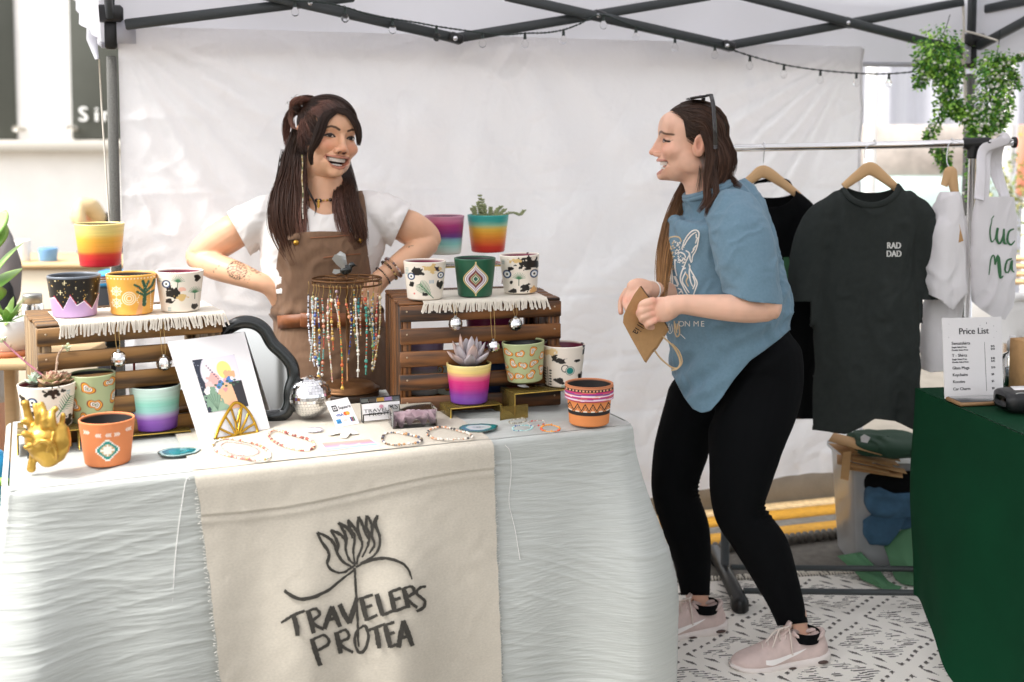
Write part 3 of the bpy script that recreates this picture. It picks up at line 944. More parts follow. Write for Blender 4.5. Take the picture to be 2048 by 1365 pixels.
# ------------------------------------------------------------------ wooden crates
def wood_material(name, c0, c1):
 m = pm(name, c0, .55, bump=.3, bscale=30, bdist=.0015, attr=True, stretch=(2.2, 26, 26))
 N, L = m.node_tree.nodes, m.node_tree.links
 an = N.new('ShaderNodeAttribute'); an.attribute_name = 'uvw'
 mp = N.new('ShaderNodeMapping'); mp.inputs['Scale'].default_value = (2.0, 22, 22)
 L.new(an.outputs['Vector'], mp.inputs['Vector'])
 nz = N.new('ShaderNodeTexNoise'); nz.inputs['Scale'].default_value = 1.6; nz.inputs['Detail'].default_value = 5; nz.inputs['Distortion'].default_value = 1.4
 L.new(mp.outputs[0], nz.inputs['Vector'])
 wv = N.new('ShaderNodeTexWave'); wv.bands_direction = 'Y'; wv.inputs['Scale'].default_value = 1.1; wv.inputs['Distortion'].default_value = 7; wv.inputs['Detail'].default_value = 3
 L.new(mp.outputs[0], wv.inputs['Vector'])
 mx = N.new('ShaderNodeMath'); mx.operation = 'MULTIPLY_ADD'; mx.inputs[1].default_value = .45
 L.new(wv.outputs['Fac'], mx.inputs[0]); L.new(nz.outputs['Fac'], mx.inputs[2])
 cr = N.new('ShaderNodeValToRGB')
 cr.color_ramp.elements[0].position = .42; cr.color_ramp.elements[0].color = (*c0, 1)
 cr.color_ramp.elements[1].position = .88; cr.color_ramp.elements[1].color = (*c1, 1)
 L.new(mx.outputs[0], cr.inputs[0])
 L.new(cr.outputs[0], N['Principled BSDF'].inputs['Base Color'])
wood_material('wood_dark', hexc('22150c'), hexc('7d4f26'))
wood_material('wood_mid', hexc('2f2013'), hexc('87602f'))
wood_material('wood_end', hexc('66513a'), hexc('927855'))
wood_material('hanger_wood', hexc('cfa777'), hexc('dcb88a'))
pm('nail', hexc('b9a58a'), .4, metal=.7)
def wboard(mb, c, size, R, bev=.0025, axis=0):
 n0 = len(mb.v)
 mb.box(c, size, R, bev)
 loc = (mb.v[n0] - A(c)) @ np.asarray(R)
 if axis: loc = loc[:, [axis, (axis + 1) % 3, (axis + 2) % 3]]
 mb.u[n0] = loc + rng.uniform(-9, 9, 3)
def crate(label, p_left, p_right, H, D, mats, yaw_fix=0.0):
 o = (p_left + p_right) / 2
 e1 = p_right - p_left; e1[2] = 0; Lc = np.linalg.norm(e1); e1 /= Lc
 e2 = A([-e1[1], e1[0], 0.])
 R = np.stack([e1, e2, A([0, 0, 1.])], 1)
 z0 = o[2]
 t = thing('wooden_crate', label, 'crate', o, 'slatted wooden crates used as display stands')
 def P(a, b, z): return o + e1 * a + e2 * b + A([0, 0, z])
 th = .009
 # end panels: two posts, end boards
 for sg in (-1, 1):
  for b in (.014, D - .014):
   mb = MB(); wboard(mb, P(sg * (Lc / 2 - .020), b, H / 2), (.022, .026, H - .004), R, axis=2); mb.build('corner_post', MATS[mats[1]], t)
  nb = 3
  for k in range(nb):
   w = (D - .002) / nb
   mb = MB(); wboard(mb, P(sg * (Lc / 2 - .0045), .001 + w * (k + .5), H / 2), (.009, w - .002, H - .002), R, axis=2)
   mb.build('end_board', MATS[mats[1]], t)
 pitch = (H - .040) / 4
 for k in range(5):
  mb = MB(); wboard(mb, P(rng.normal(0, .001), -th / 2 - .0005, .021 + pitch * k), (Lc + rng.uniform(-.002, .003), th, .0415), R @ roty(rng.normal(0, .003)))
  s_ = mb.build('slat', MATS[mats[0]], t)
  nb_ = MB()
  for sg in (-1, 1):
   nb_.lathe([(.0001, .001), (.0022, .0006), (.0026, 0)], 8, P(sg * (Lc / 2 - .018), -th - .0005, .021 + pitch * k + .006), R=np.stack([e1, A([0, 0, 1.]), -e2], 1))
  n_ = nb_.build('nail', MATS['nail'], s_); n_['kind'] = 'stuff'
 w = (D + .002) / 5
 for k in range(5):
  mb = MB(); wboard(mb, P(rng.normal(0, .001), w * (k + .5) - .001, H + th / 2 + .0004), (Lc + rng.uniform(-.002, .003), w - .010, th), R)
  mb.build('top_slat', MATS[mats[2]], t)
 mb = MB(); wboard(mb, P(0, D * .3, .0055), (Lc - .05, .07, .008), R); mb.build('base_slat', MATS[mats[0]], t)
 mb = MB(); wboard(mb, P(0, D * .75, .0055), (Lc - .05, .07, .008), R); mb.build('base_slat', MATS[mats[0]], t)
 return dict(P=P, L=Lc, H=H + th, D=D, e1=e1, e2=e2, R=R, z=z0 + H + th + .0004, o=o)
CZ = TZ + .006
CL = crate('slatted brown crate at the left end of the table below the starry black pot', on(80, 893, CZ), on(446, 850, CZ), .272, .27, ('wood_mid', 'wood_end', 'wood_mid'))
CR = crate('darker stained slatted crate right of the seller below the green ogee pot', on(800, 827, CZ), on(1120, 809, CZ), .278, .28, ('wood_dark', 'wood_dark', 'wood_dark'))
# ------------------------------------------------------------------ painted flower pots
pm('pot_paint', (.5, .5, .5), .38, vcol=True, bump=.12, bscale=90, bdist=.001, coat=.15)
pm('pot_matte', (.5, .5, .5), .75, vcol=True, bump=.25, bscale=200, bdist=.001)
pm('potting_soil', hexc('3b2f25'), .95, bump=1, bscale=90, bdist=.01)
class Art:
 """colours painted on a pot: x across (pot heights, 0 centre), y down 0..1"""
 def __init__(s, x, y, base):
  s.x, s.y = x, y
  s.c = np.ones(x.shape + (3,)) * base
 def put(s, m, col):
  m = np.clip(np.asarray(m, float), 0, 1)[..., None]
  s.c = s.c * (1 - m) + hexc(col) * m
 def bands(s, stops, wob=.012):
  yy = s.y + wob * vnoise(np.stack([s.x * 3, s.y * 30, 0 * s.x], -1), 3)
  ys = [a for a, _ in stops]
  C = A([hexc(c) for _, c in stops])
  s.c = np.stack([np.interp(yy, ys, C[:, k]) for k in range(3)], -1)
  s.c *= (1 + .07 * vnoise(np.stack([s.x * 2, s.y * 60, 0 * s.x], -1), 5))[..., None]
 def soft(s, d, w=.008): return 1 - sstep(-w, w, d)
 def circ(s, x, y, r, col): s.put(s.soft(np.hypot(s.x - x, s.y - y) - r), col)
 def ring(s, x, y, r, w, col): s.put(s.soft(np.abs(np.hypot(s.x - x, s.y - y) - r) - w / 2, .005), col)
 def blob(s, x, y, rx, ry, col, seed=0, rough=.55):
  dx, dy = s.x - x, s.y - y
  n = fbm(np.stack([dx * 14, dy * 16, 0 * dx + seed], -1), seed, 2)
  s.put(s.soft((np.hypot(dx / rx, dy / ry) - 1 + rough * n) * min(rx, ry), .006), col)
 def seg(s, p, q, w, col, w2=None):
  p, q = A(p, float), A(q, float)
  d = q - p; L2 = d @ d + 1e-12
  t = np.clip(((s.x - p[0]) * d[0] + (s.y - p[1]) * d[1]) / L2, 0, 1)
  ww = w + ((w2 if w2 is not None else w) - w) * t
  s.put(s.soft(np.hypot(s.x - p[0] - t * d[0], s.y - p[1] - t * d[1]) - ww / 2, .005), col)
 def eye(s, x, y, r):
  s.circ(x, y, r, '1c2350'); s.circ(x, y, r * .66, 'f2efe8'); s.ring(x, y, r * .66, r * .1, '8fb3cf'); s.circ(x, y, r * .26, '1a1a1a')
 def fern(s, x, y, L, ang, col='2f6b45', n=9, w=.34):
  d = A([math.sin(ang), -math.cos(ang)]); nn = A([d[1], -d[0]])
  b = A([x, y])
  s.seg(b, b + d * L, .02, col)
  for k in range(n):
   t = .18 + .8 * k / (n - 1)
   l = w * L * math.sin(math.pi * min(1, (1.12 - t) * 1.05)) ** .7
   p = b + d * L * t
   for sg in (-1, 1):
    s.seg(p, p + nn * sg * l + d * l * .55, .026, col if (k + sg) % 2 else '4d8a5e', .008)
 def palm(s, x, y, L, ang=0., col='2f6b45', n=11):
  for k in range(n):
   a = ang + (k / (n - 1) - .5) * 2.7
   s.seg((x, y), (x + math.sin(a) * L, y - math.cos(a) * L), .022, col if k % 2 else '4d8a5e', .006)
  s.seg((x, y), (x - math.sin(ang) * L * .9, y + math.cos(ang) * L * .9), .02, '3b5c40')
 def dashes(s, x, y, col='4b97a0', n=3, h=.02, w=.07, vert=False):
  for k in range(n):
   if vert: s.seg((x + k * h * 1.6, y - w / 2), (x + k * h * 1.6, y + w / 2), h * .6, col)
   else: s.seg((x - w / 2, y + k * h * 1.6), (x + w / 2, y + k * h * 1.6), h * .6, col)
 def squig(s, x, y, r, seed):
  dx, dy = s.x - x, s.y - y
  th = np.arctan2(dy, dx)
  k = 1 + .30 * np.sin(2 * th + seed) + .16 * np.sin(3 * th + seed * 2.3) + .06 * np.sin(5 * th + seed)
  d = np.hypot(dx, dy) / k / r
  e = .05
  for lim, c in ((1.0, '8a3b22'), (.86, 'f0a63a'), (.66, '8a3b22'), (.56, 'f4efe4'), (.40, '2a2622'), (.30, 'e9e3d4'), (.17, '8a9b74'), (.10, '2a2622')):
   s.put(1 - sstep(lim - e, lim + e, d), c)
CREAM = 'e9dfd0'
def a_cream(v):
 def f(a):
  if v == 0:
   a.eye(-.33, .27, .105); a.palm(-.05, .22, .17, .1); a.palm(.36, .52, .17, .05)
   a.blob(-.16, .5, .20, .12, '17130f', 4); a.blob(.0, .62, .14, .07, 'd8b878', 5); a.blob(-.26, .68, .09, .06, '17130f', 8)
   a.blob(.42, .16, .06, .09, '17130f', 6); a.blob(.34, .86, .07, .07, '17130f', 7); a.dashes(-.48, .15); a.dashes(-.26, .88); a.blob(.08, .42, .1, .05, 'eab7a2', 9)
  elif v == 1:
   a.eye(-.32, .33, .115); a.blob(.12, .12, .22, .09, '17130f', 14); a.fern(.2, .70, .52, .62); a.blob(-.06, .60, .12, .07, '17130f', 11); a.blob(-.30, .58, .06, .05, '17130f', 18)
   a.blob(.42, .84, .12, .13, '17130f', 12); a.blob(-.52, .3, .06, .11, '17130f', 13); a.dashes(.46, .12); a.dashes(-.18, .78); a.blob(.1, .92, .2, .05, 'd8b878', 3)
  elif v == 2:
   a.blob(-.20, .22, .13, .09, '17130f', 21); a.blob(-.06, .29, .05, .04, '17130f', 22); a.eye(-.36, .36, .10); a.blob(-.34, .55, .06, .08, '17130f', 23)
   a.fern(.22, .94, .52, -.75, n=11); a.blob(.02, .84, .07, .05, '17130f', 24); a.blob(.22, .16, .2, .1, 'd9b97c', 25); a.blob(.32, .16, .07, .06, '2a2030', 26)
   a.eye(.42, .34, .09); a.blob(.40, .58, .08, .1, '17130f', 27); a.dashes(.12, .5, '5f93b5', 4, .022, .08, True); a.dashes(-.47, .15, n=6); a.circ(-.28, .82, .025, 'd9786a')
  elif v == 3:
   a.blob(.18, .18, .26, .14, '17130f', 31); a.blob(.40, .26, .1, .08, '17130f', 32); a.eye(-.34, .47, .115); a.eye(.38, .48, .115); a.palm(-.03, .60, .19, .05)
   a.blob(.16, .86, .14, .11, '17130f', 33); a.blob(-.24, .32, .06, .06, '17130f', 34); a.blob(-.2, .93, .08, .06, '17130f', 35); a.blob(.42, .92, .14, .1, 'd9a96c', 36)
   a.blob(-.23, .68, .05, .05, '17130f', 37); a.blob(.22, .34, .08, .03, '17130f', 38); a.dashes(-.44, .1, '3d8288', 4); a.blob(-.1, .12, .16, .06, 'd9b97c', 39)
  else:
   a.blob(-.20, .22, .08, .06, '17130f', 41); a.blob(-.07, .31, .14, .065, '17130f', 42); a.blob(.34, .33, .06, .06, '17130f', 43); a.ring(.05, .51, .085, .022, '222'*2); a.circ(.17, .57, .085, '1f8078'); a.ring(.17, .57, .095, .018, 'e9dfd0'); a.ring(.17, .57, .105, .014, '1f5f58')
   a.blob(-.1, .82, .10, .06, '17130f', 44); a.blob(.0, .88, .07, .04, '17130f', 45); a.blob(.42, .76, .07, .1, '17130f', 46); a.dashes(.0, .93, '3f9a93', 3); a.blob(-.36, .12, .2, .08, 'e2c48f', 47)
   for k in range(6):
    yy = .55 + k * .07
    a.blob(-.44 + .02 * k * 0, yy, .035, .02, '17130f', 50 + k, .2); a.blob(-.31, yy + .03, .035, .02, '17130f', 60 + k, .2)
   a.seg((-.38, .5), (-.36, .98), .012, '17130f'); a.blob(.52, .12, .05, .1, '17130f', 48)
 return f
def a_bands(st): return lambda a: a.bands(st)
def a_galaxy(a):
 a.put((a.y < .04) * 1., '6a717a')
 n = 70
 for k in range(n):
  x, y = rng.uniform(-.62, .62), rng.uniform(.06, .62)
  a.circ(x, y, rng.choice([.008, .010, .016]), rng.choice(['e9dcae', 'fff3d0', 'cfa95a']))
 for (x, y) in ((-.22, .12), (-.32, .36)):
  a.seg((x - .045, y), (x + .045, y), .016, 'f3e3b4'); a.seg((x, y - .05), (x, y + .05), .016, 'f3e3b4')
 a.circ(.26, .55, .055, 'd9b765'); a.circ(.285, .545, .05, '14110f')
 zig_x = [-.75, -.60, -.46, -.27, -.10, .05, .22, .40, .56, .75]
 zig_y = [.80, .56, .50, .80, .46, .70, .60, .82, .50, .62]
 m = np.interp(a.x, zig_x, zig_y)
 slope = np.interp(a.x + .02, zig_x, zig_y) - m
 a.put((a.y > m - .055) & (slope > 0), 'b3173f'); a.put((a.y > m - .02), 'f0e6f0'); a.put((a.y > m + .005), 'b99ac6')
def a_cactus(a):
 a.c *= (1 + .06 * vnoise(np.stack([a.x * 9, a.y * 9, 0 * a.x], -1), 2))[..., None]
 for k in range(15): a.circ(-.56 + k * .08, .06, .018, 'f5ead0')
 for (x, y) in ((-.36, .38), (-.36, .68)):
  for k in range(8):
   t = k * math.pi / 4
   a.seg((x, y), (x + .13 * math.cos(t), y + .13 * math.sin(t)), .022, 'f1e3bf')
  a.ring(x, y, .1, .02, 'f1e3bf')
 for r in (.06, .11, .16): a.ring(-.06, .56, r, .025, 'f1e3bf')
 for k in range(12): a.circ(.16 + .03 * math.sin(k), .40 + .045 * k, .013, 'fbf3dc'); a.circ(.46, .3 + .05 * k, .013, 'fbf3dc')
 a.seg((.16, 1.0), (.24, .66), .15, 'e0a06a', .1); a.seg((.22, .72), (.30, .62), .04, 'e0a06a')
 g = '2c5741'
 a.seg((.30, .74), (.33, .30), .10, g, .08); a.seg((.33, .45), (.18, .28), .07, g, .06); a.seg((.18, .28), (.08, .22), .06, g); a.seg((.33, .42), (.50, .28), .07, g); a.seg((.50, .28), (.56, .14), .07, g)
 a.seg((.33, .3), (.28, .14), .075, g); a.seg((.34, .3), (.42, .15), .06, g); a.seg((.30, .5), (.14, .40), .06, g); a.seg((.34, .5), (.54, .42), .06, g)
 for k in range(40): a.circ(rng.uniform(.05, .58), rng.uniform(.12, .7), .006, 'dfe8c4')
 a.circ(.16, .30, .018, 'b5402c'); a.circ(.44, .2, .016, 'b5402c')
def a_southwest(a):
 for k, s_ in enumerate((-1, 1, 1, -1, 1)):
  for j in range(3):
   x = -.46 + k * .215 + j * .04
   y = .22 + .03 * (-1 if abs(k - 2) > 1 else 1)
   a.seg((x, y), (x + .03 * s_, y - .035), .018, 'f3ede2'); a.seg((x, y), (x + .03 * s_, y + .035), .018, 'f3ede2')
 cx, cy = .0, .60
 q = .034
 dx, dy = np.abs(a.x - cx), np.abs(a.y - cy)
 ix, iy = np.floor(dx / q + .5), np.floor(dy / (q * .95) + .5)
 m = ix + iy
 for lim, c in ((8.5, 'f3ede2'), (7.5, '238a80'), (6.5, '238a80'), (5.5, 'cdb184'), (4.5, 'cdb184')): a.put((m < lim) & (np.maximum(ix, iy) < lim - 1.2), c)
 a.put(((ix < 1) & (iy < 5)) | ((iy < 1) & (ix < 5)) | ((ix < 3) & (iy < 3)), 'f3ede2')
def a_ogee(a):
 def og(k):
  yy = ((a.y - .50) / k / .47).clip(-1, 1)
  w = .33 * k * np.cos(yy * math.pi / 2) ** 1.9 * (1.0 + .12 * yy)
  return np.abs(a.x - .02) - np.where(np.abs(yy) < .999, w, -.05)
 a.put((np.abs(a.x - .02) < .018) & (np.abs(a.y - .5) < .46), 'e2c888')
 for k, c in ((1.0, 'e2c888'), (.92, '2c3c30'), (.88, 'e8e2e0'), (.76, '5b3040'), (.72, 'cfc4cf'), (.58, '3c2b2b'), (.54, '7a2f2c'), (.40, 'd9c39a'), (.36, '6a7f5a'), (.24, 'e6e0d0'), (.18, '206050')):
  a.put(a.soft(og(k), .006), c)
def a_squig(pts):
 def f(a):
  for k, (x, y, r) in enumerate(pts): a.squig(x, y, r, k * 1.7 + .4)
 return f
def a_aztec(a):
 y = a.y
 a.put(y < .05, 'c07a52')
 t = np.floor((a.x + 1) / .042)
 a.put((y > .05) & (y < .115), '2a2320'); a.put((y > .06) & (y < .105) & (t % 2 == 0), 'e0a27c')
 for y0, y1, c in ((.12, .16, 'c02a6a'), (.16, .20, '7a3f86'), (.20, .235, 'e9d6dc'), (.235, .27, 'c22a66'), (.27, .295, '9a3f7a'), (.295, .33, 'e2c9d6'), (.33, .37, 'b9266a')):
  w = .008 * np.sin(a.x * 9 + y0 * 40)
  a.put((y + w > y0) & (y + w < y1), c)
 p = .19
 u = np.abs(((a.x / p) % 1) - .5) * 2
 zy = .42 + .17 * u
 a.put((y > .39) & (y < .62), 'dd8a4e')
 a.put((np.abs(y - zy) < .024) & (y < .62), '1f1a18'); a.put((np.abs(y - zy - .07) < .010) & (y < .62), '1f1a18')
 a.put((y > .60) & (y < .64) & (u < .5), 'e8dfd0')
 a.put((y > .62) & (y < .71), '1f1a18')
SQ1 = [(-.10, .23, .12), (.34, .14, .10), (.42, .45, .11), (-.36, .58, .12), (.05, .57, .125), (.48, .70, .09), (-.2, .86, .1), (.3, .86, .1), (-.45, .2, .1)]
SQ2 = [(-.40, .2, .10), (-.08, .22, .10), (.24, .16, .10), (-.28, .48, .10), (-.02, .52, .10), (.24, .48, .10), (.46, .34, .08), (-.36, .80, .10), (-.15, .80, .10), (.16, .78, .11), (.44, .70, .10), (-.5, .55, .08)]
POTS = []
def pot(label, px, top, bot, wtop, wbot, z, art, base, inner='1b1a1a', mat='pot_paint', tilt=0., rim=False, dd=0., group='hand painted flower pots', sub=None):
 """px..: photo pixels of centre, rim top line, bottom front; z = height of what it stands on"""
 fr = on(px, bot, z) if z is not None else at(px, bot, dd)
 z = fr[2]
 D0 = fr[1]
 rb = wbot / 2 * D0 / F; rt = wtop / 2 * D0 / F
 c = fr + nrm(A([fr[0], fr[1], 0])) * rb
 rb *= c[1] / D0; rt *= c[1] / D0
 H = (bot - top) * c[1] / F * 1.0
 H -= (rt * 2) * .0
 elev = (CAMZ - z - H) / c[1]
 H = (bot - top - elev * rt * F / c[1] * 0 ) * c[1] / F / math.sqrt(1 + 0)
 H = H * .985 - elev * rb * .2
 face = math.atan2(-c[1], -c[0])
 nf, nb, nv = 190, 50, 76
 th = np.concatenate([np.linspace(-math.pi / 2, math.pi / 2, nf, endpoint=False), np.linspace(math.pi / 2, math.pi * 1.5, nb, endpoint=False)])
 v = np.linspace(0, 1, nv)
 TH, Vv = np.meshgrid(th, v, indexing='ij')
 r = rt + (rb - rt) * Vv
 if rim:
  r = np.where(Vv < .36, rt, (rt * .90) + (rb - rt * .90) * ((Vv - .36) / .64).clip(0, 1))
  r = r - .0035 * np.exp(-((Vv - 0) / .02) ** 2)
 r = r - .003 * (1 - sstep(0, .03, 1 - Vv))
 a_ = Art(np.sin(TH) * r / H, Vv, hexc(base))
 art(a_)
 col = a_.c
 wall = .0042 if not rim else .006
 # outer skin, lip, inner skin as one sheet around the axis
 R_ = [r]; Z_ = [(1 - Vv) * H]; C_ = [col]
 prof = [(rb * .9, .0), (.0008, .001)]
 lip = [(rt - .0006, H + .0012), (rt - wall * .5, H + .0020), (rt - wall, H + .0008), (rt - wall * 1.1, H - .004), (rb - wall, .012), (.0008, .010)]
 rimc = hexc(base) if inner != '8c' else None
 topc = col[:, 0]
 n = len(th)
 ringsR = [np.full(n, q[0]) for q in prof[::-1]] + [r[:, k] for k in range(nv - 1, -1, -1)] + [np.full(n, q[0]) for q in lip]
 ringsZ = [np.full(n, q[1]) for q in prof[::-1]] + [(1 - Vv[:, k]) * H for k in range(nv - 1, -1, -1)] + [np.full(n, q[1]) for q in lip]
 ic = np.ones((n, 3)) * hexc(inner)
 ringsC = [col[:, -1]] * 2 + [col[:, k] for k in range(nv - 1, -1, -1)] + [topc, topc, topc * .9, ic, ic, ic]
 Rr, Zz, Cc = np.stack(ringsR, 0), np.stack(ringsZ, 0), np.stack(ringsC, 0)
 loc = np.stack([Rr * np.cos(face + th), Rr * np.sin(face + th), Zz], -1)
 if tilt: loc = loc @ roty(tilt).T + A([0, 0, abs(math.sin(tilt)) * rb])
 cc = c.copy(); cc[2] = z + .0006
 mb = MB(); mb.grid(loc + cc, cv=True, col=Cc)
 o = mb.build('flower_pot', MATS[mat], None, cc)
 tag(o, label, 'pot', group)
 d = dict(o=o, c=cc, H=H, rt=rt, rb=rb, z=z)
 POTS.append(d)
 return d
LZ, RZ = CL['z'], CR['z']
MZ = .0045
# clear risers on top of the crates
pm('acrylic', (.94, .95, .93), .03, trans=1., ior=1.3, spec=.6)
pm('gold_acrylic', hexc('d8c078'), .05, trans=.85, ior=1.3)
pm('gold_edge', hexc('c9a94e'), .3, metal=.6)
def riser(label, p0, p1, z, h, depth, mat='acrylic', edge='steel', open_front=False):
 e = p1 - p0; e[2] = 0; L = np.linalg.norm(e); e /= L; f = A([-e[1], e[0], 0.])
 R = np.stack([e, f, A([0, 0, 1.])], 1)
 c = (p0 + p1) / 2; c[2] = z
 t = thing('acrylic_riser', label, 'display riser', c, 'acrylic display risers')
 k = .0035
 mb = MB(); mb.box(c + f * depth / 2 + A([0, 0, h - k / 2]), (L, depth, k), R, bev=.0008); mb.build('shelf', MATS[mat], t)
 for s_ in (-1, 1):
  mb = MB(); mb.box(c + f * depth / 2 + e * s_ * (L / 2 - k / 2) + A([0, 0, (h - k) / 2 - .0002]), (k, depth, h - k - .0006), R, bev=.0008); mb.build('side_panel', MATS[mat], t)
 for q0, q1 in (((-L / 2, 0, h - k / 2), (L / 2, 0, h - k / 2)), ((-L / 2, 0, .002), (-L / 2, 0, h - k)), ((L / 2, 0, .002), (L / 2, 0, h - k)), ((-L / 2, depth, h - k / 2), (L / 2, depth, h - k / 2))):
  mb = MB(); mb.tube([c + e * q[0] + f * (q[1] - (.0012 if q[1] == 0 else 0)) + A([0, 0, q[2]]) for q in (q0, q1)], .0013, 4); mb.build('edge', MATS[edge], t)
 return c[2] + h
rzL = riser('clear acrylic riser on the left crate under the sunset pot', at(148, 545, 2.84), at(352, 540, 2.98), LZ + MZ, .062, .13)
rzR = riser('clear gold edged riser on the right crate under the two tall ombre pots', at(848, 520, 3.16), at(1018, 512, 3.23), RZ + MZ, .062, .12, edge='gold_edge')
pot('black starry pot with lilac zigzag mountains, leftmost on the left crate', 150, 554, 637, 103, 84, LZ + MZ, a_galaxy, '14110f', '33363b')
pot('yellow pot painted with a green cactus and cream motifs on the left crate', 264, 551, 632, 98, 80, LZ + MZ, a_cactus, 'e6a94a', '2b2119')
pot('cream pot with blue eye, two palms and maroon inside on the left crate', 361, 545, 626, 94, 74, LZ + MZ, a_cream(0), CREAM, '7d1f3c')
pot('sunset pot fading yellow to orange to red on the clear riser', 201, 450, 536, 96, 77, rzL, a_bands([(0, 'ecd888'), (.2, 'ecd47a'), (.34, 'f2b544'), (.62, 'ef9a35'), (.70, 'd8402c'), (.85, 'c41f2c'), (1, 'b51c2c')]), 'ecd47a', '3a2a22')
LOWZ = TZ + .006
pL = pot('cream pot with green fern holding a rosette succulent, left end of table', 96, 772, 862, 112, 90, None, a_cream(1), CREAM, '7d1f3c', dd=2.565)
pG = pot('sage green pot with orange and white squiggles beside the left crate', 187, 751, 852, 91, 78, None, a_squig(SQ1), 'a9b487', '14120f', dd=2.63)
pM = pot('ombre pot fading mint to teal to purple in front of the left crate', 312, 775, 866, 101, 86, None, a_bands([(0, 'cfe3da'), (.18, 'bfe0d2'), (.35, '8fd3c0'), (.52, '9bd0c8'), (.62, 'b9a5cf'), (.72, '8a55ae'), (.9, '7440a0'), (1, '6a3a98')]), 'cfe3da', '191719', dd=2.7)
pot('terracotta pot with white and teal stepped cross at the table front', 216, 843, 936, 109, 88, LOWZ, a_southwest, 'd98350', '1b1613', mat='pot_matte')
pot('cream pot with large green fern and blue eye, leftmost on the right crate', 850, 525, 602, 86, 70, RZ + MZ, a_cream(2), CREAM, '7d1f3c')
pot('dark green pot with white and maroon ogee medallion on the right crate', 950, 519, 596, 84, 68, RZ + MZ, a_ogee, '17543a', '14140f')
pot('cream pot with two blue eyes and a palm, rightmost on the right crate', 1041, 513, 590, 80, 66, RZ + MZ, a_cream(3), CREAM, '7d1f3c', tilt=-.03)
pot('ombre pot fading pink to purple to pale mint on the high riser', 889, 434, 511, 80, 66, rzR, a_bands([(0, 'c98aa0'), (.1, 'cf7a9a'), (.22, 'b03a78'), (.40, '8a2f74'), (.52, '6a3f86'), (.60, '7fb0bc'), (.72, '8fd0c4'), (.85, 'c2dccf'), (1, 'ddded0')]), 'd9b3bb', '18161a')
pS = pot('teal, yellow, orange and red banded pot holding a trailing succulent', 976, 432, 507, 83, 66, rzR, a_bands([(0, '35a29a'), (.14, '38a79c'), (.25, '9cc6a0'), (.34, 'ecc04a'), (.5, 'eda035'), (.7, 'e5722c'), (.84, 'd23b28'), (1, 'c02a26')]), '35a29a', '3b2f25')
pP = pot('ombre pot fading yellow to pink to purple holding a pale agave', 938, 731, 812, 91, 74, None, a_bands([(0, 'ecd890'), (.16, 'ebcf7c'), (.28, 'e07a86'), (.4, 'd4327a'), (.58, 'c22c80'), (.72, '8a3a94'), (.85, '7d4aa4'), (1, '6a3a92')]), 'ecd890', '3a2a22', dd=2.9)
GZ = LOWZ + .045
pQ = pot('sage green pot with orange squiggles in front of the right crate', 1050, 689, 770, 87, 70, None, a_squig(SQ2), 'a9b183', '14120f', tilt=-.05, dd=2.925)
pR = pot('cream pot with black spots and two teal rings right of the crate', 1126, 693, 777, 89, 72, None, a_cream(4), CREAM, '6d2038', dd=2.97)
pot('terracotta pot with rim, pink stripes and black zigzags, right table end', 1178, 772, 856, 99, 80, LOWZ, a_aztec, 'd9874c', '1b1613', mat='pot_matte', rim=True)
# ------------------------------------------------------------------ people
pm('skin', (.5, .3, .2), .42, vcol=True, sss=.15, bump=.12, bscale=600, bdist=.0006, spec=.4)
pm('teeth', hexc('efe9df'), .25)
pm('tee_white', hexc('dedad6'), .85, bump=.25, bscale=900, bdist=.0006, sheen=.2)
pm('tee_blue', hexc('6b8797'), .95, spec=.2, var=.07, vscale=140, bump=.4, bscale=700, bdist=.0008, sheen=.15, detail=6)
pm('linen_brown', hexc('725640'), .9, var=.12, vscale=90, bump=.45, bscale=600, bdist=.0008, sheen=.15, stretch=(1, 1, .4))
pm('legging', hexc('08090b'), .9, spec=.12, bump=.2, bscale=900, bdist=.0004)
pm('leather', hexc('8a5330'), .45, bump=.3, bscale=200, var=.15, vscale=40)
pm('print_white', hexc('e4e0d8'), .9, bump=.3, bscale=800)
pm('print_gold', hexc('cdb48e'), .9, bump=.3, bscale=800)
pm('brass', hexc('b48a3e'), .3, metal=1)
pm('hair_mat', (.05, .03, .02), .45, vcol=True, spec=.3)
pm('beads', (.5, .5, .5), .22, vcol=True, coat=.4)
pm('print_ink', hexc('2f2b27'), .85)
def sd_ell(p, c, r, R=None):
 q = p - A(c, float)
 if R is not None: q = q @ np.asarray(R)
 r = A(r, float)
 k0 = np.linalg.norm(q / r, axis=-1); k1 = np.linalg.norm(q / (r * r), axis=-1)
 return k0 * (k0 - 1) / np.maximum(k1, 1e-6)
def sd_cap(p, a, b, ra, rb):
 a, b = A(a, float), A(b, float); d = b - a
 t = np.clip(((p - a) @ d) / (d @ d), 0, 1)
 return np.linalg.norm(p - a - t[..., None] * d, axis=-1) - (ra + (rb - ra) * t)
def smin(a, b, k):
 h = np.clip(.5 + .5 * (b - a) / k, 0, 1)
 return b + (a - b) * h - k * h * (1 - h)
def smax(a, b, k): return -smin(-a, -b, k)
def seg2(x, z, pts):
 d = 1e9
 for (ax, az), (bx_, bz) in zip(pts[:-1], pts[1:]):
  ex, ez = bx_ - ax, bz - az
  t = np.clip(((x - ax) * ex + (z - az) * ez) / (ex * ex + ez * ez), 0, 1)
  d = np.minimum(d, np.hypot(x - ax - t * ex, z - az - t * ez))
 return d
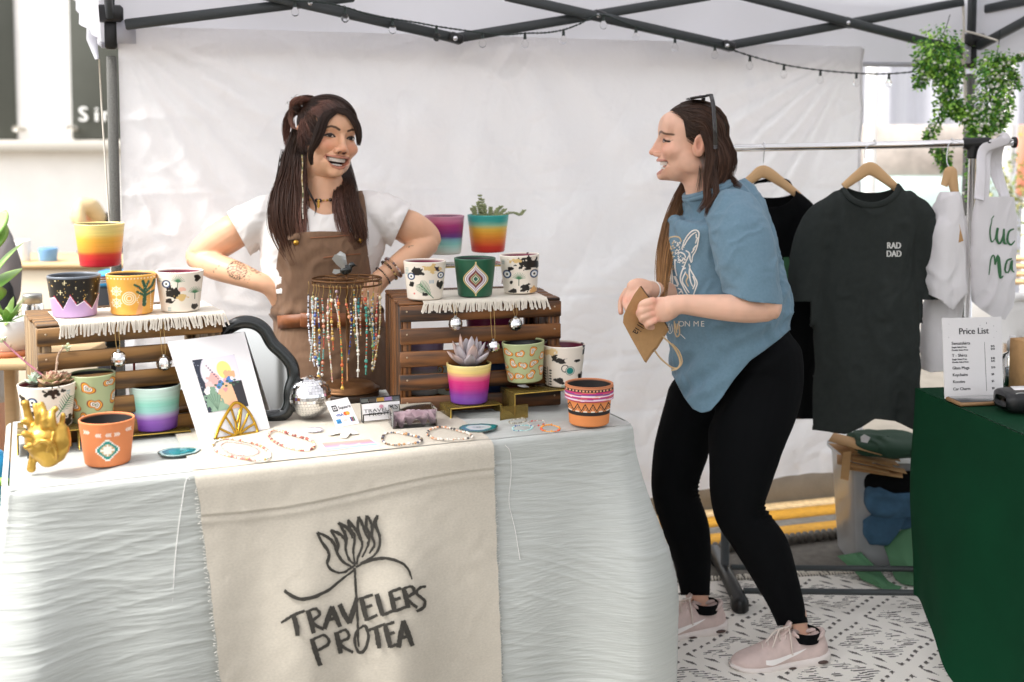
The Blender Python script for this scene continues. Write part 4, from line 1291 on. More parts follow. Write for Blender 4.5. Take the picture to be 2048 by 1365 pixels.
def head_sdf(p, q):
 """q: dict of face parameters; millimetres, y forward"""
 px = np.abs(p[..., 0])
 m = np.stack([px, p[..., 1], p[..., 2]], -1)
 d = sd_ell(m, (0, -8, 42), (74, 94, 76))
 d = smin(d, sd_ell(m, (0, 30, -16), (61, 60, 78)), 18)
 d = smin(d, sd_ell(m, (0, 40, -62), (q['jaw'], 46, 40)), 16)
 d = smin(d, sd_ell(m, (0, 80 + q['chin'], -86), (19, 14, 15)), 14)
 d = smin(d, sd_ell(m, (50, 6, -48), (14, 28, 28)), 16)
 d = smin(d, sd_ell(m, (39, 64, -20), (23, 25, 19)), 16)
 d = smin(d, sd_ell(m, (0, 79, 30), (48, 15, 11)), 14)
 d = smin(d, sd_ell(m, (0, 72, 52), (52, 24, 30)), 22)
 # eyes
 d = smax(d, -sd_ell(m, (31, 104, 11), (14, 19, 9)), 9)
 d = smin(d, sd_ell(m, (31, 74.5, 9.5), (14, 13, 12)), 3)
 # nose
 d = smin(d, sd_cap(m, (0, 88 + q['nb'], 20), (0, 107 + q['nose'], -19), 6.2, q['nw'] - 2.5), 9)
 d = smin(d, sd_ell(m, (0, 108 + q['nose'], -24), (q['nw'] + .5, 10.5, 8.5)), 6)
 d = smin(d, sd_ell(m, (q['nw'] + 2.5, 99 + q['nose'] * .5, -28), (8, 10, 8)), 5)
 d = smax(d, -sd_ell(m, (7.5, 104 + q['nose'] * .6, -36), (4, 6, 4)), 3)
 # muzzle, lips and the open smile
 d = smin(d, sd_ell(m, (0, 76, -54), (33, 21, 27)), 12)
 up = np.minimum(sd_cap(m, (0, 96, -46), (16, 91, -46.5), 4.4, 4.2), sd_cap(m, (16, 91, -46.5), (34, 71, -46), 4.2, 2.4))
 op = q.get('open', 0)
 lo = np.minimum(sd_cap(m, (0, 90.5, -75 - op), (16, 86, -71 - op * .9), 5.4, 4.8), sd_cap(m, (16, 86, -71 - op * .9), (34, 71, -49), 4.8, 2.4))
 cut = np.maximum(sd_ell(m, (0, 98, -46), (q.get('cw', 37), 44, 25.5 + op)), p[..., 2] + 49.5 - .0030 * px * px)
 d = smin(d, np.minimum(up, lo), 4)
 d = smax(d, -np.maximum(cut, 72 - p[..., 1] - .016 * px * px), 1.5)
 # crease beside the smile
 d = d + 1.6 * np.exp(-(seg2(px, p[..., 2], [(19, -26), (33, -40), (40, -58)]) / 3.5) ** 2) * (p[..., 1] > 40)
 # ear
 c_, s_ = math.cos(.30), math.sin(.30)
 Re = A([[c_, s_ * .0, s_ * .35], [0, 1, .0], [-s_ * .35, 0, c_]])
 e = sd_ell(m, (78, -16, 0), (7, 18, 30), Re)
 e = smax(e, -sd_ell(m, (86, -12, 2), (7, 10, 18)), 4)
 d = smin(d, e, 3)
 # neck
 ny = q.get('ny', 0)
 n = sd_cap(m, (0, -10, -50), (0, -34 + ny, -150), q['neck'], q['neck'] + 1)
 n = smin(n, sd_cap(m, (0, -34 + ny, -150), (0, -46 + ny * 1.6, -230), q['neck'] + 1, q['neck'] + 12), 12)
 n = smin(n, sd_cap(m, (48, -22, -60), (8, 2 + ny * 1.3, -170), 9, 8), 18)
 d = smin(d, n, 20)
 return d
def head_mesh(q, s, Rm, c, skin, paint, zlo=-190):
 """skin surface of head and neck, sampled around a vertical axis; returns V world, quads, colour, local coords"""
 nz, na = 330, 250
 z = np.concatenate([np.linspace(zlo, -108, 50, endpoint=False), np.linspace(-108, 40, 220, endpoint=False), 40 + 77.8 * np.sin(np.linspace(0, math.pi / 2, nz - 270))])
 a = np.linspace(-math.pi, math.pi, na, endpoint=False)
 a = a - .38 * np.sin(a)
 Z, Aa = np.meshgrid(z, a, indexing='ij')
 ay = np.interp(z, [zlo, -150, -110, -60, 0, 120], [-44, -34, -20, 5, 8, -8])[:, None]
 D = np.stack([np.sin(Aa), np.cos(Aa), 0 * Aa], -1)
 O = np.stack([0 * Aa, ay + 0 * Aa, Z], -1)
 t = np.full(Z.shape, 150.0)
 for _ in range(46):
  dd = head_sdf(O + D * t[..., None], q)
  t = np.maximum(t - dd * .75, .3)
 Lp = O + D * t[..., None]
 col = paint(Lp, np.ones(Z.shape + (3,)) * skin)
 Wp = (Lp / 1000 * s) @ np.asarray(Rm).T + A(c)
 return Wp, col, Lp
def face_paint(q):
 def f(p, c):
  x, y, z = p[..., 0], p[..., 1], p[..., 2]
  ax = np.abs(x)
  fr = sstep(35, 60, y)
  def mix(m, colr, c): m = np.clip(m, 0, 1)[..., None]; return c * (1 - m) + colr * m
  base = c[0, 0].copy()
  red = base * A([1.02, .74, .70])
  c = mix(.75 * np.exp(-(((ax - 42) / 22) ** 2 + ((z + 16) / 18) ** 2)) * fr * q['blush'], red, c)
  c = mix(.55 * np.exp(-((x / 16) ** 2 + ((z + 26) / 12) ** 2)) * sstep(90, 105, y), red, c)
  c = mix(.6 * sstep(70, 76, ax) * np.exp(-((z / 30) ** 2)), red, c)
  c = mix(.6 * (ax > 72) * (1 - sstep(.6, 1.3, np.hypot((y + 12) / 7, (z - 0) / 13))), base * A([.62, .40, .36]), c)
  c = c * (1 + .04 * vnoise(p / 9.0, 4))[..., None]

  up = seg2(ax, z, [(0, -46), (8, -44.5), (16, -46.5), (34, -46)]); op = q.get('open', 0); lo = seg2(ax, z, [(0, -75 - op), (16, -71 - op * .9), (34, -49)])
  lipm = np.maximum((1 - sstep(3.2, 5.0, up)), (1 - sstep(4.0, 5.8, lo))) * fr * (z < -40) * sstep(60, 66, y)
  c = mix(lipm * .72, q['lip'], c)

  inside = (ax < 34) & (z < -47.5) & (z > np.interp(ax, [0, 16, 34], [-72 - op, -68 - op * .9, -46])) & (lo > 4.0) & (y > 50)
  ins2 = y < 87 - .016 * ax * ax
  c = np.where((inside & ins2)[..., None], hexc('3a1512'), c)

  b = seg2(ax, z, [(13, 27), (24, 32), (36, 33.5), (52, 27)])
  c = mix((1 - sstep(q['brow'] * .6, q['brow'] * 1.25, b + (ax - 30).clip(0, 30) * .03)) * fr * .9, q['browc'], c)

  l = seg2(ax, z, [(18.5, 7.5), (24, 12.2), (31, 14), (38, 12.8), (46, 7)])
  lw = seg2(ax, z, [(19, 7), (26, 4.4), (33, 4.2), (40, 5.2), (45, 7.2)])
  top = np.interp(ax, [18.5, 24, 31, 38, 46], [7.5, 12, 13.8, 12.6, 7]); bot = np.interp(ax, [18.5, 26, 33, 40, 46], [7.2, 4.6, 4.4, 5.4, 7])
  eye = (z < top) & (z > bot) & (ax > 18.5) & (ax < 46) & (y > 50)
  c = np.where(eye[..., None], hexc('cfc4bb'), c)
  iris = eye & (np.hypot(ax - 31 - q['gaze'] * np.sign(x), z - 9.5) < 5.6)
  c = np.where(iris[..., None], hexc('1f130d'), c)
  c = mix((1 - sstep(1.6, 3.2, l)) * fr, hexc('17100d'), c)
  c = mix((1 - sstep(.5, 1.6, lw)) * fr * .75, hexc('3b241a'), c)
  wing = seg2(ax, z, [(44, 8), (51, 11.5)])
  c = mix((1 - sstep(.8, 2.0, wing)) * fr * q['wing'], hexc('17100d'), c)
  cr = seg2(ax, z, [(20, 13), (31, 17.5), (44, 13)])
  c = mix((1 - sstep(.6, 2.2, cr)) * fr * .4, base * .55, c)

  c = mix((1 - sstep(3.0, 5.0, np.hypot(ax - 7.5, z + 34))) * (y > 92), hexc('5b2a20'), c)
  return c
 return f
def teeth_mesh(mb, s, Rm, c):
 """upper and lower tooth rows, one small rounded block per tooth"""
 for z0, h, y0, n, wd in ((-53.0, 12.0, 88.5, 14, 1.0), (-67.5, 5.0, 84.0, 10, .95)):
  for k in range(n):
   a = (k - (n - 1) / 2) * .155
   x, y = 29 * math.sin(a) * wd, y0 - 27 * (1 - math.cos(a)) * 1.2
   w = 6.0 - abs(k - (n - 1) / 2) * .33
   Rk = rotz(-a * 1.2)
   b = MB(); b.box((0, 0, 0), (w, 4.5, h - .25 * abs(k - (n - 1) / 2)), None, bev=1.2)
   V = b.v[0] @ Rk.T + A([x, y - 2, z0 + (h / 2 - 4) * -.2])
   mb.add((V / 1000 * s) @ np.asarray(Rm).T + A(c), quads=b.q[0], tris=b.t[0])
def facing(yaw, pitch=0., roll=0.):
 """columns: local x, y(forward), z(up). yaw from -Y (towards camera) towards +X; roll turns the crown to image right"""
 f = A([math.sin(yaw), -math.cos(yaw), 0.]); u = A([0, 0, 1.])
 f2 = f * math.cos(pitch) + u * math.sin(pitch); u2 = u * math.cos(pitch) - f * math.sin(pitch)
 R = np.stack([np.cross(f2, u2), f2, u2], 1)
 Rr = roty(roll)
 return Rr @ R
def limb(mb, pts, n=28, sides=20, sy=1.0):
 """closed tapered tube; pts rows (px, py, Y, r_px[, ry_scale])"""
 P = A([list(p) + [sy] * (5 - len(p)) for p in pts], float)
 Q = spline(P, n)
 C = at(Q[:, 0], Q[:, 1], Q[:, 2])
 r = Q[:, 3] * Q[:, 2] / F
 # rounded ends
 d0, d1 = nrm(C[0] - C[1]), nrm(C[-1] - C[-2])
 C = np.vstack([C[0] + d0 * r[0] * .55, C[0] + d0 * r[0] * .35, C, C[-1] + d1 * r[-1] * .35, C[-1] + d1 * r[-1] * .55])
 rr = np.concatenate([[r[0] * .35, r[0] * .8], r, [r[-1] * .8, r[-1] * .35]])
 k = np.concatenate([[Q[0, 4]] * 2, Q[:, 4], [Q[-1, 4]] * 2])
 # section: first axis lies in the picture plane, second along depth
 T = nrm(np.gradient(C, axis=0))
 a = np.linspace(0, 2 * math.pi, sides, endpoint=False)
 v = A([0, 1., 0])
 X = nrm(np.cross(T, v)); Yv = np.cross(X, T)
 Yv = nrm(Yv)
 rings = C[:, None] + (np.cos(a)[None, :, None] * X[:, None] * rr[:, None, None] + np.sin(a)[None, :, None] * Yv[:, None] * (rr * k)[:, None, None])
 mb.loft(rings)
def wrinkle(V, N, amp, f, axis=None, seed=0, warp=1.2):
 """cloth folds: ridged noise, drawn out along an axis"""
 q = V * f
 if axis is not None:
  ax = nrm(A(axis, float))
  q = q - (q @ ax)[:, None] * ax * .72
 q = q + warp * fbm(V * f * .45, seed + 50, 2)[:, None]
 n = vnoise(q, seed)
 m = (vnoise(V * f * .35, seed + 9) * .5 + .6).clip(0, 1)
 return V + N * (amp * (1 - np.abs(n) * 2) * m)[:, None]
def shell(V, Q, col=(.5, .5, .5)):
 mb = MB(); mb.add(V, quads=Q if Q.shape[1] == 4 else None, tris=Q if Q.shape[1] == 3 else None, col=col); return mb
# ================================================================== the customer (right)
CU = thing('person', 'woman in blue printed tee and black leggings laughing, sunglasses on her head, holding paper bag', 'person', at(1470, 1290, 3.24) * A([1, 1, 0]))
SK1 = hexc('e6b89e')
# head: ear centre seen at (1400,294)
hs1 = 1.0
R1 = facing(math.radians(-91), math.radians(2), 0) @ np.diag([1, .93, 1.])
hc1 = at(1400, 291, 3.14) - R1 @ (A([-80, -16, 0]) / 1000 * hs1)
hc1 = hc1 + A([.0, .0, .0])
q1 = dict(jaw=45, chin=3, nose=5, nw=9.0, nb=3, neck=42, ny=-8, open=9, cw=47, blush=.8, lip=hexc('bd7a70'), brow=4.0, browc=hexc('5f4333'), gaze=0, wing=.3)
def paint1(p, c):
 c = face_paint(q1)(p, c)
 # scalp colour where the hair is pulled back
 x, y, z = p[..., 0], p[..., 1], p[..., 2]
 m = sstep(0, 7, z - np.interp(y, [-70, -40, -24, -5, 12, 24, 28, 35, 50, 74, 95], [-66, -40, 24, 27, 22, 20, 40, 70, 86, 99, 112]))
 return c * (1 - m[..., None]) + hexc('2e2019') * m[..., None]
Vh, Ch, Lh1 = head_mesh(q1, hs1, R1, hc1, SK1, paint1, -196)
body = MB(); body.grid(Vh, cv=True, col=Ch)
# arms and hands grown as one skin
am = MB()
limb(am, [(1500, 500, 3.03, 38), (1520, 570, 2.995, 36), (1531, 610, 2.985, 33), (1528, 621, 2.98, 30)], sides=20)
limb(am, [(1535, 617, 2.985, 27), (1500, 618, 2.97, 29), (1455, 616, 2.96, 27.5), (1400, 612, 2.96, 23), (1362, 609, 2.955, 20), (1340, 614, 2.955, 23)], 30)
limb(am, [(1348, 615, 2.955, 21, .7), (1330, 619, 2.955, 26, .62), (1312, 621, 2.955, 24, .6), (1304, 622, 2.955, 20, .55)], 16)
FING = [[(1308, 602), (1286, 609), (1283, 621), (1292, 628)], [(1305, 614), (1281, 623), (1281, 632), (1292, 638)],
  [(1306, 627), (1285, 635), (1287, 642), (1298, 646)], [(1311, 640), (1296, 648), (1296, 654), (1306, 655)]]
for k, f_ in enumerate(FING):
 w = (8.6, 8.4, 8.0, 7.0)[k]
 limb(am, [(f_[0][0], f_[0][1], 2.945, w * 1.05), (f_[1][0], f_[1][1], 2.945, w), (f_[2][0], f_[2][1], 2.968, w * .92), (f_[3][0], f_[3][1], 2.982, w * .82)], 14, 10)
limb(am, [(1338, 606, 2.97, 10), (1318, 603, 2.985, 9), (1296, 611, 2.992, 7.5)], 10, 10)
# far arm and hand
limb(am, [(1420, 470, 3.40, 34), (1410, 560, 3.36, 32), (1395, 598, 3.30, 30)], 16)
limb(am, [(1400, 598, 3.29, 28), (1345, 588, 3.18, 23), (1305, 581, 3.09, 18), (1290, 578, 3.065, 18)], 20)
limb(am, [(1296, 579, 3.065, 18, .7), (1278, 577, 3.055, 21, .6), (1264, 580, 3.05, 19, .55)], 12)
FAR = [[(1281, 580, 3.045), (1273, 593, 3.03), (1270, 604, 3.018), (1269, 612, 3.012)], [(1270, 581, 3.05), (1261, 599, 3.03), (1264, 612, 3.012), (1269, 622, 3.006)],
  [(1261, 580, 3.05), (1251, 602, 3.04), (1255, 618, 3.015), (1262, 631, 3.006)], [(1254, 581, 3.06), (1244, 598, 3.065), (1241, 612, 3.06), (1242, 627, 3.05)]]
for k, f_ in enumerate(FAR):
 w = (8.0, 8.0, 7.6, 6.8)[k]
 limb(am, [(a, b, c_, w * (1.05 - .08 * j)) for j, (a, b, c_) in enumerate(f_)], 16, 10)
limb(am, [(1290, 586, 3.05, 9), (1284, 600, 3.03, 8.5), (1281, 612, 3.02, 7.5)], 10, 10)
Va, Qa, Na = remeshed(am, .0030, 3, .5)
def skin_col(V, base, seed=0):
 c = np.ones((len(V), 3)) * base * (1 + .05 * vnoise(V * 60, seed))[:, None]
 return c
ca = skin_col(Va, SK1)
pk = np.zeros(len(Va))
pj = proj(Va)
for fs in FING: pk = np.maximum(pk, np.exp(-((pj[:, 0] - fs[0][0]) ** 2 + (pj[:, 1] - fs[0][1]) ** 2) / 70))
for fs in FAR: pk = np.maximum(pk, np.exp(-((pj[:, 0] - fs[3][0]) ** 2 + (pj[:, 1] - fs[3][1]) ** 2) / 60)); pk = np.maximum(pk, np.exp(-((pj[:, 0] - fs[1][0]) ** 2 + (pj[:, 1] - fs[1][1]) ** 2) / 60))
ca = ca * (1 - .35 * pk[:, None] * A([0, .55, .6]))
body.add(Va, quads=Qa, col=ca)
# ankles
an = MB()
limb(an, [(1586, 1225, 3.16, 27), (1592, 1255, 3.16, 25), (1606, 1288, 3.165, 29), (1600, 1312, 3.165, 34)], 14)
limb(an, [(1391, 1175, 3.355, 25), (1397, 1200, 3.36, 23), (1410, 1232, 3.365, 27), (1404, 1252, 3.365, 31)], 14)
Vn, Qn, _ = remeshed(an, .004, 3)
cn = skin_col(Vn, SK1)
body.add(Vn, quads=Qn, col=cn)
body.build('body', MATS['skin'], CU)
tm = MB(); teeth_mesh(tm, hs1, R1, hc1); o_ = tm.build('teeth', MATS['teeth'], CU); o_['kind'] = 'stuff'
# tee shirt
ts = MB()
limb(ts, [(1398, 340, 3.215, 52, 1.35), (1420, 382, 3.22, 56, 1.35), (1436, 413, 3.23, 84, 1.45), (1436, 455, 3.24, 104, 1.2), (1438, 510, 3.245, 114, 1.0), (1444, 570, 3.245, 122, .95), (1450, 605, 3.245, 129, .92), (1453, 645, 3.245, 124, .95), (1452, 700, 3.245, 112, 1.05), (1440, 770, 3.245, 98, 1.2), (1425, 850, 3.245, 84, 1.4)], 44, 40)
limb(ts, [(1440, 418, 3.36, 48), (1425, 480, 3.42, 54), (1418, 560, 3.42, 54), (1415, 620, 3.42, 52)], 22, 22)
Vt, Qt, Nt = remeshed(ts, .0065, 5)
p2 = proj(Vt)
Vt = wrinkle(Vt, Nt, .010, 15, (0.45, 0, 1), 3); Vt = wrinkle(Vt, Nt, .0055, 28, (.6, 0, .8), 5)
# pull folds at the elbow side and the gathered hem
g_ = np.exp(-(((p2[:, 0] - 1380) / 90) ** 2 + ((p2[:, 1] - 770) / 55) ** 2))
Vt = Vt + Nt * (.009 * g_ * np.sin((p2[:, 0] * .75 + p2[:, 1]) * .11))[:, None]
g_ = np.exp(-(((p2[:, 0] - 1500) / 80) ** 2 + ((p2[:, 1] - 660) / 60) ** 2))
Vt = Vt + Nt * (.006 * g_ * np.sin((p2[:, 0] * .5 + p2[:, 1]) * .13))[:, None]
p2 = proj(Vt)
hem = -(p2[:, 1] - np.interp(p2[:, 0], [1340, 1368, 1385, 1402, 1420, 1440, 1470, 1500, 1530, 1560, 1580], [742, 795, 818, 826, 822, 800, 757, 722, 701, 678, 660]))
collar = (p2[:, 1] - 384 + (p2[:, 0] - 1420) * .40)
farsl = np.minimum(np.minimum((Vt[:, 1] - 3.38) * 700, p2[:, 1] - 600), 1475 - p2[:, 0])
Vt, Qt = clip(Vt, Qt, np.minimum(hem, np.minimum(collar, -farsl)))
te = shell(Vt, Qt)
tee = te.build('tee_shirt', MATS['tee_blue'], CU)
sm = tee.modifiers.new('thickness', 'SOLIDIFY'); sm.thickness = .003; sm.offset = -1
tv = MB()
limb(tv, [(1462, 420, 3.11, 50, .95), (1482, 470, 3.04, 59, .95), (1494, 530, 3.005, 59, .9), (1504, 585, 2.99, 55, .9), (1512, 640, 2.98, 54, .9)], 26, 26)
Vs, Qs, Ns = remeshed(tv, .006, 3)
Vs = wrinkle(Vs, Ns, .008, 17, (.3, 0, 1), 203); Vs = wrinkle(Vs, Ns, .004, 32, (.9, 0, .4), 205)
ps = proj(Vs)
Vs, Qs = clip(Vs, Qs, np.interp(ps[:, 0], [1430, 1455, 1500, 1562], [580, 588, 604, 609]) - ps[:, 1])
slo = shell(Vs, Qs).build('sleeve', MATS['tee_blue'], tee)
k_ = slo.modifiers.new('t', 'SOLIDIFY'); k_.thickness = .003; k_.offset = -1
hb = MB(); ph_ = np.linspace(0, 2 * math.pi, 60, endpoint=False); hc_ = at(1508, 600, 2.987); hx = nrm(at(1562, 609, 2.987) - at(1453, 588, 2.987)); hn = nrm(np.cross(hx, A([0, 1., 0])))
# collar rib, sleeve hem
cb = MB(); th = np.linspace(0, 2 * math.pi, 60, endpoint=False)
cc_ = at(1419, 384, 3.215)
tx = nrm(at(1369, 404, 3.215) - at(1471, 363, 3.215)); ty = A([0, 1., 0])
nc_ = np.cross(tx, ty); nc_ = nc_ if nc_[2] > 0 else -nc_
for hgt, rr_ in ((.004, 1.0), (.012, .965)):
 ring = cc_ + np.cos(th)[:, None] * tx * .0715 * rr_ + np.sin(th)[:, None] * ty * .102 * rr_ + nc_ * hgt
 cb.tube(np.vstack([ring, ring[:1]]), .0072, 8, caps=False)
cb.build('collar', MATS['tee_blue'], tee)
# leggings
lg = MB()
limb(lg, [(1500, 640, 3.24, 78, 1.2), (1510, 700, 3.24, 90, 1.15), (1515, 755, 3.23, 91, 1.05), (1506, 810, 3.20, 90, .9), (1494, 870, 3.175, 79, .95), (1483, 940, 3.16, 66), (1476, 995, 3.15, 56), (1481, 1030, 3.15, 51), (1505, 1065, 3.155, 51), (1528, 1100, 3.16, 52), (1550, 1150, 3.16, 45), (1570, 1200, 3.16, 37), (1587, 1252, 3.16, 30.5)], 60, 30)
limb(lg, [(1440, 700, 3.30, 80, 1.1), (1412, 780, 3.34, 76), (1376, 850, 3.35, 57), (1361, 905, 3.35, 55), (1350, 960, 3.35, 48.5), (1353, 1000, 3.35, 47), (1373, 1060, 3.355, 47), (1384, 1120, 3.36, 38.5), (1391, 1196, 3.36, 28.5)], 50, 26)
limb(lg, [(1400, 730, 3.28, 50), (1470, 720, 3.24, 70), (1530, 745, 3.26, 74)], 12, 24)
Vl, Ql, Nl = remeshed(lg, .006, 4)
p3 = proj(Vl)
gk = np.exp(-(((p3[:, 0] - 1525) / 22) ** 2 + ((p3[:, 1] - 1022) / 22) ** 2)) + np.exp(-(((p3[:, 0] - 1397) / 20) ** 2 + ((p3[:, 1] - 980) / 22) ** 2))
Vl = Vl + Nl * (.004 * gk * np.sin(p3[:, 1] * .75))[:, None]
Vl = wrinkle(Vl, Nl, .0009, 22, (1, 0, .2), 12)
kk = np.minimum(p3[:, 1] + 30 - np.interp(p3[:, 0], [1340, 1368, 1385, 1402, 1420, 1440, 1470, 1500, 1530, 1560, 1580], [742, 795, 818, 826, 822, 800, 757, 722, 697, 676, 664]), np.where(p3[:, 0] > 1470, 1249 - (p3[:, 0] - 1586) * .12, 1191) - p3[:, 1])
hl_ = p3[:, 1] - np.interp(p3[:, 0], [1340, 1368, 1385, 1402, 1420, 1440, 1470, 1500, 1530, 1560, 1580], [742, 795, 818, 826, 822, 800, 757, 722, 697, 676, 664])
Vl = Vl - Nl * (.018 * (1 - sstep(-5, 40, hl_)))[:, None]
Vl, Ql = clip(Vl, Ql, kk)
lo_ = shell(Vl, Ql).build('leggings', MATS['legging'], CU)
lo_.modifiers.new('thickness', 'SOLIDIFY').thickness = .002
# printed leopard on the chest, wrapped on the tee: strokes in photo pixels
from mathutils.bvhtree import BVHTree
def wrapper(V, Q):
 bv = BVHTree.FromPolygons(V.tolist(), Q.tolist())
 def f(px, py, off):
  out = []
  for x, y in zip(np.atleast_1d(px), np.atleast_1d(py)):
   r = nrm(ray(x, y))
   h = bv.ray_cast(Vector((0, 0, CAMZ)), Vector(r))
   if h[0] is None: out.append(A([np.nan] * 3))
   else: out.append(A(h[0]) - r * off)
  return A(out)
 return f
wrapT = wrapper(Vt, Qt)
def put_stroke(mb, wrap, pts, w, off, n=None):
 n = n or max(6, int(3 * len(pts)))
 V, Q = stroke(A(pts, float), w, n)
 P = wrap(V[:, 0], V[:, 1], off)
 ok = ~np.isnan(P[:, 0])
 Q = [q for q in Q if ok[q].all() and np.ptp(P[q][:, 1]) < .03]
 P[~ok] = 0
 if len(Q): mb.add(P[sorted(set(np.ravel(Q)))], quads=np.searchsorted(sorted(set(np.ravel(Q))), A(Q)))
def zp(pts): return [(1280 + x / 5.6875, 440 + y / 5.6875) for x, y in pts]
pw, pg = MB(), MB()
for pts in ([(475, 330), (500, 250), (540, 180), (590, 130), (640, 118), (670, 150), (665, 220), (650, 300), (630, 360), (600, 410), (590, 480)],
   [(500, 300), (540, 230), (590, 170), (640, 140)], [(640, 160), (640, 210)], [(655, 200), (630, 270)], [(640, 290), (600, 340)], [(620, 330), (585, 380)], [(520, 350), (560, 380), (570, 450), (585, 490)],
   [(560, 400), (530, 460), (500, 530), (465, 620), (460, 690), (490, 760), (520, 820), (550, 865)], [(555, 500), (575, 570), (620, 650), (650, 720), (630, 790), (605, 860)], [(520, 590), (480, 690), (520, 770), (560, 830)],
   [(570, 520), (560, 600), (575, 700), (600, 760)], [(600, 640), (625, 720), (600, 790)], [(290, 470), (300, 560), (310, 640)], [(330, 470), (345, 640), (350, 760), (370, 870)], [(370, 430), (360, 560), (370, 700), (380, 870)],
   [(385, 640), (430, 750), (375, 745), (430, 860)], [(400, 640), (440, 740)], [(430, 780), (470, 800), (440, 840)], [(460, 790), (490, 840)], [(250, 500), (245, 640), (255, 800)], [(285, 480), (345, 475)], [(395, 450), (400, 560), (420, 640)], [(430, 440), (470, 470), (500, 430)], [(400, 390), (450, 370), (500, 390), (520, 430)]):
 put_stroke(pw, wrapT, zp(pts), [2.4, 3.0, 2.2], .0020)
for k in range(110):
 x, y = rng.uniform(250, 520), rng.uniform(230, 560)
 if y < 200 + (520 - x) * .25: continue
 l = rng.uniform(8, 22); a_ = rng.uniform(.8, 2.2)
 put_stroke(pg if x < 390 else pw, wrapT, zp([(x, y), (x + l * math.cos(a_), y + l * math.sin(a_))]), [2.6, 3.2, 2.0], .0022, 5)
for k in range(34):
 y = rng.uniform(560, 860); x = rng.uniform(245, 340)
 put_stroke(pg, wrapT, zp([(x, y), (x + rng.normal(0, 8), y + rng.uniform(20, 60))]), [1.5, 2.3, 1.2], .0021, 5)
for pts in ([(340, 200), (400, 190), (450, 205), (470, 250)], [(300, 260), (340, 200)], [(255, 400), (270, 330), (310, 270)], [(520, 610), (545, 650), (525, 700), (550, 760)], [(390, 1150), (395, 1270), (420, 1330), (450, 1290), (440, 1150)], [(400, 1180), (420, 1290)], [(425, 1180), (430, 1250)]):
 put_stroke(pg, wrapT, zp(pts), [2.4, 3, 2.2], .0022)
for pts in ([(330, 1180), (320, 1260), (340, 1295), (370, 1260), (360, 1190)], [(340, 1210), (345, 1270)], [(460, 1300), (515, 1355)]):
 put_stroke(pw, wrapT, zp(pts), [1.4, 1.6, 1.2], .0022)
for ch, x0, w in (('O', 1356, 0), ('N', 1368.5, 0), ('M', 1386, 0), ('E', 1401, 0)):
 V, T = text_mesh(ch, 16, 'LEFT')
 P = wrapT(V[:, 0] + x0, 653.5 - V[:, 1], .0022)
 if not np.isnan(P).any(): pw.add(P, tris=T)
pw.build('white_print', MATS['print_white'], tee)['kind'] = 'stuff'; pg.build('gold_print', MATS['print_gold'], tee)['kind'] = 'stuff'
wb = MB(); c0 = at(1303, 582, 3.085); th = np.linspace(0, 2 * math.pi, 24)
ax_ = nrm(at(1345, 588, 3.18) - at(1290, 578, 3.065)); u1 = nrm(np.cross(ax_, A([0, 1., 0]))); u2 = np.cross(ax_, u1)
wb.tube(c0 + np.cos(th)[:, None] * u1 * .0275 + np.sin(th)[:, None] * u2 * .0275, .002, 6, caps=False)
wb.build('hair_tie', MATS['thread'], CU)
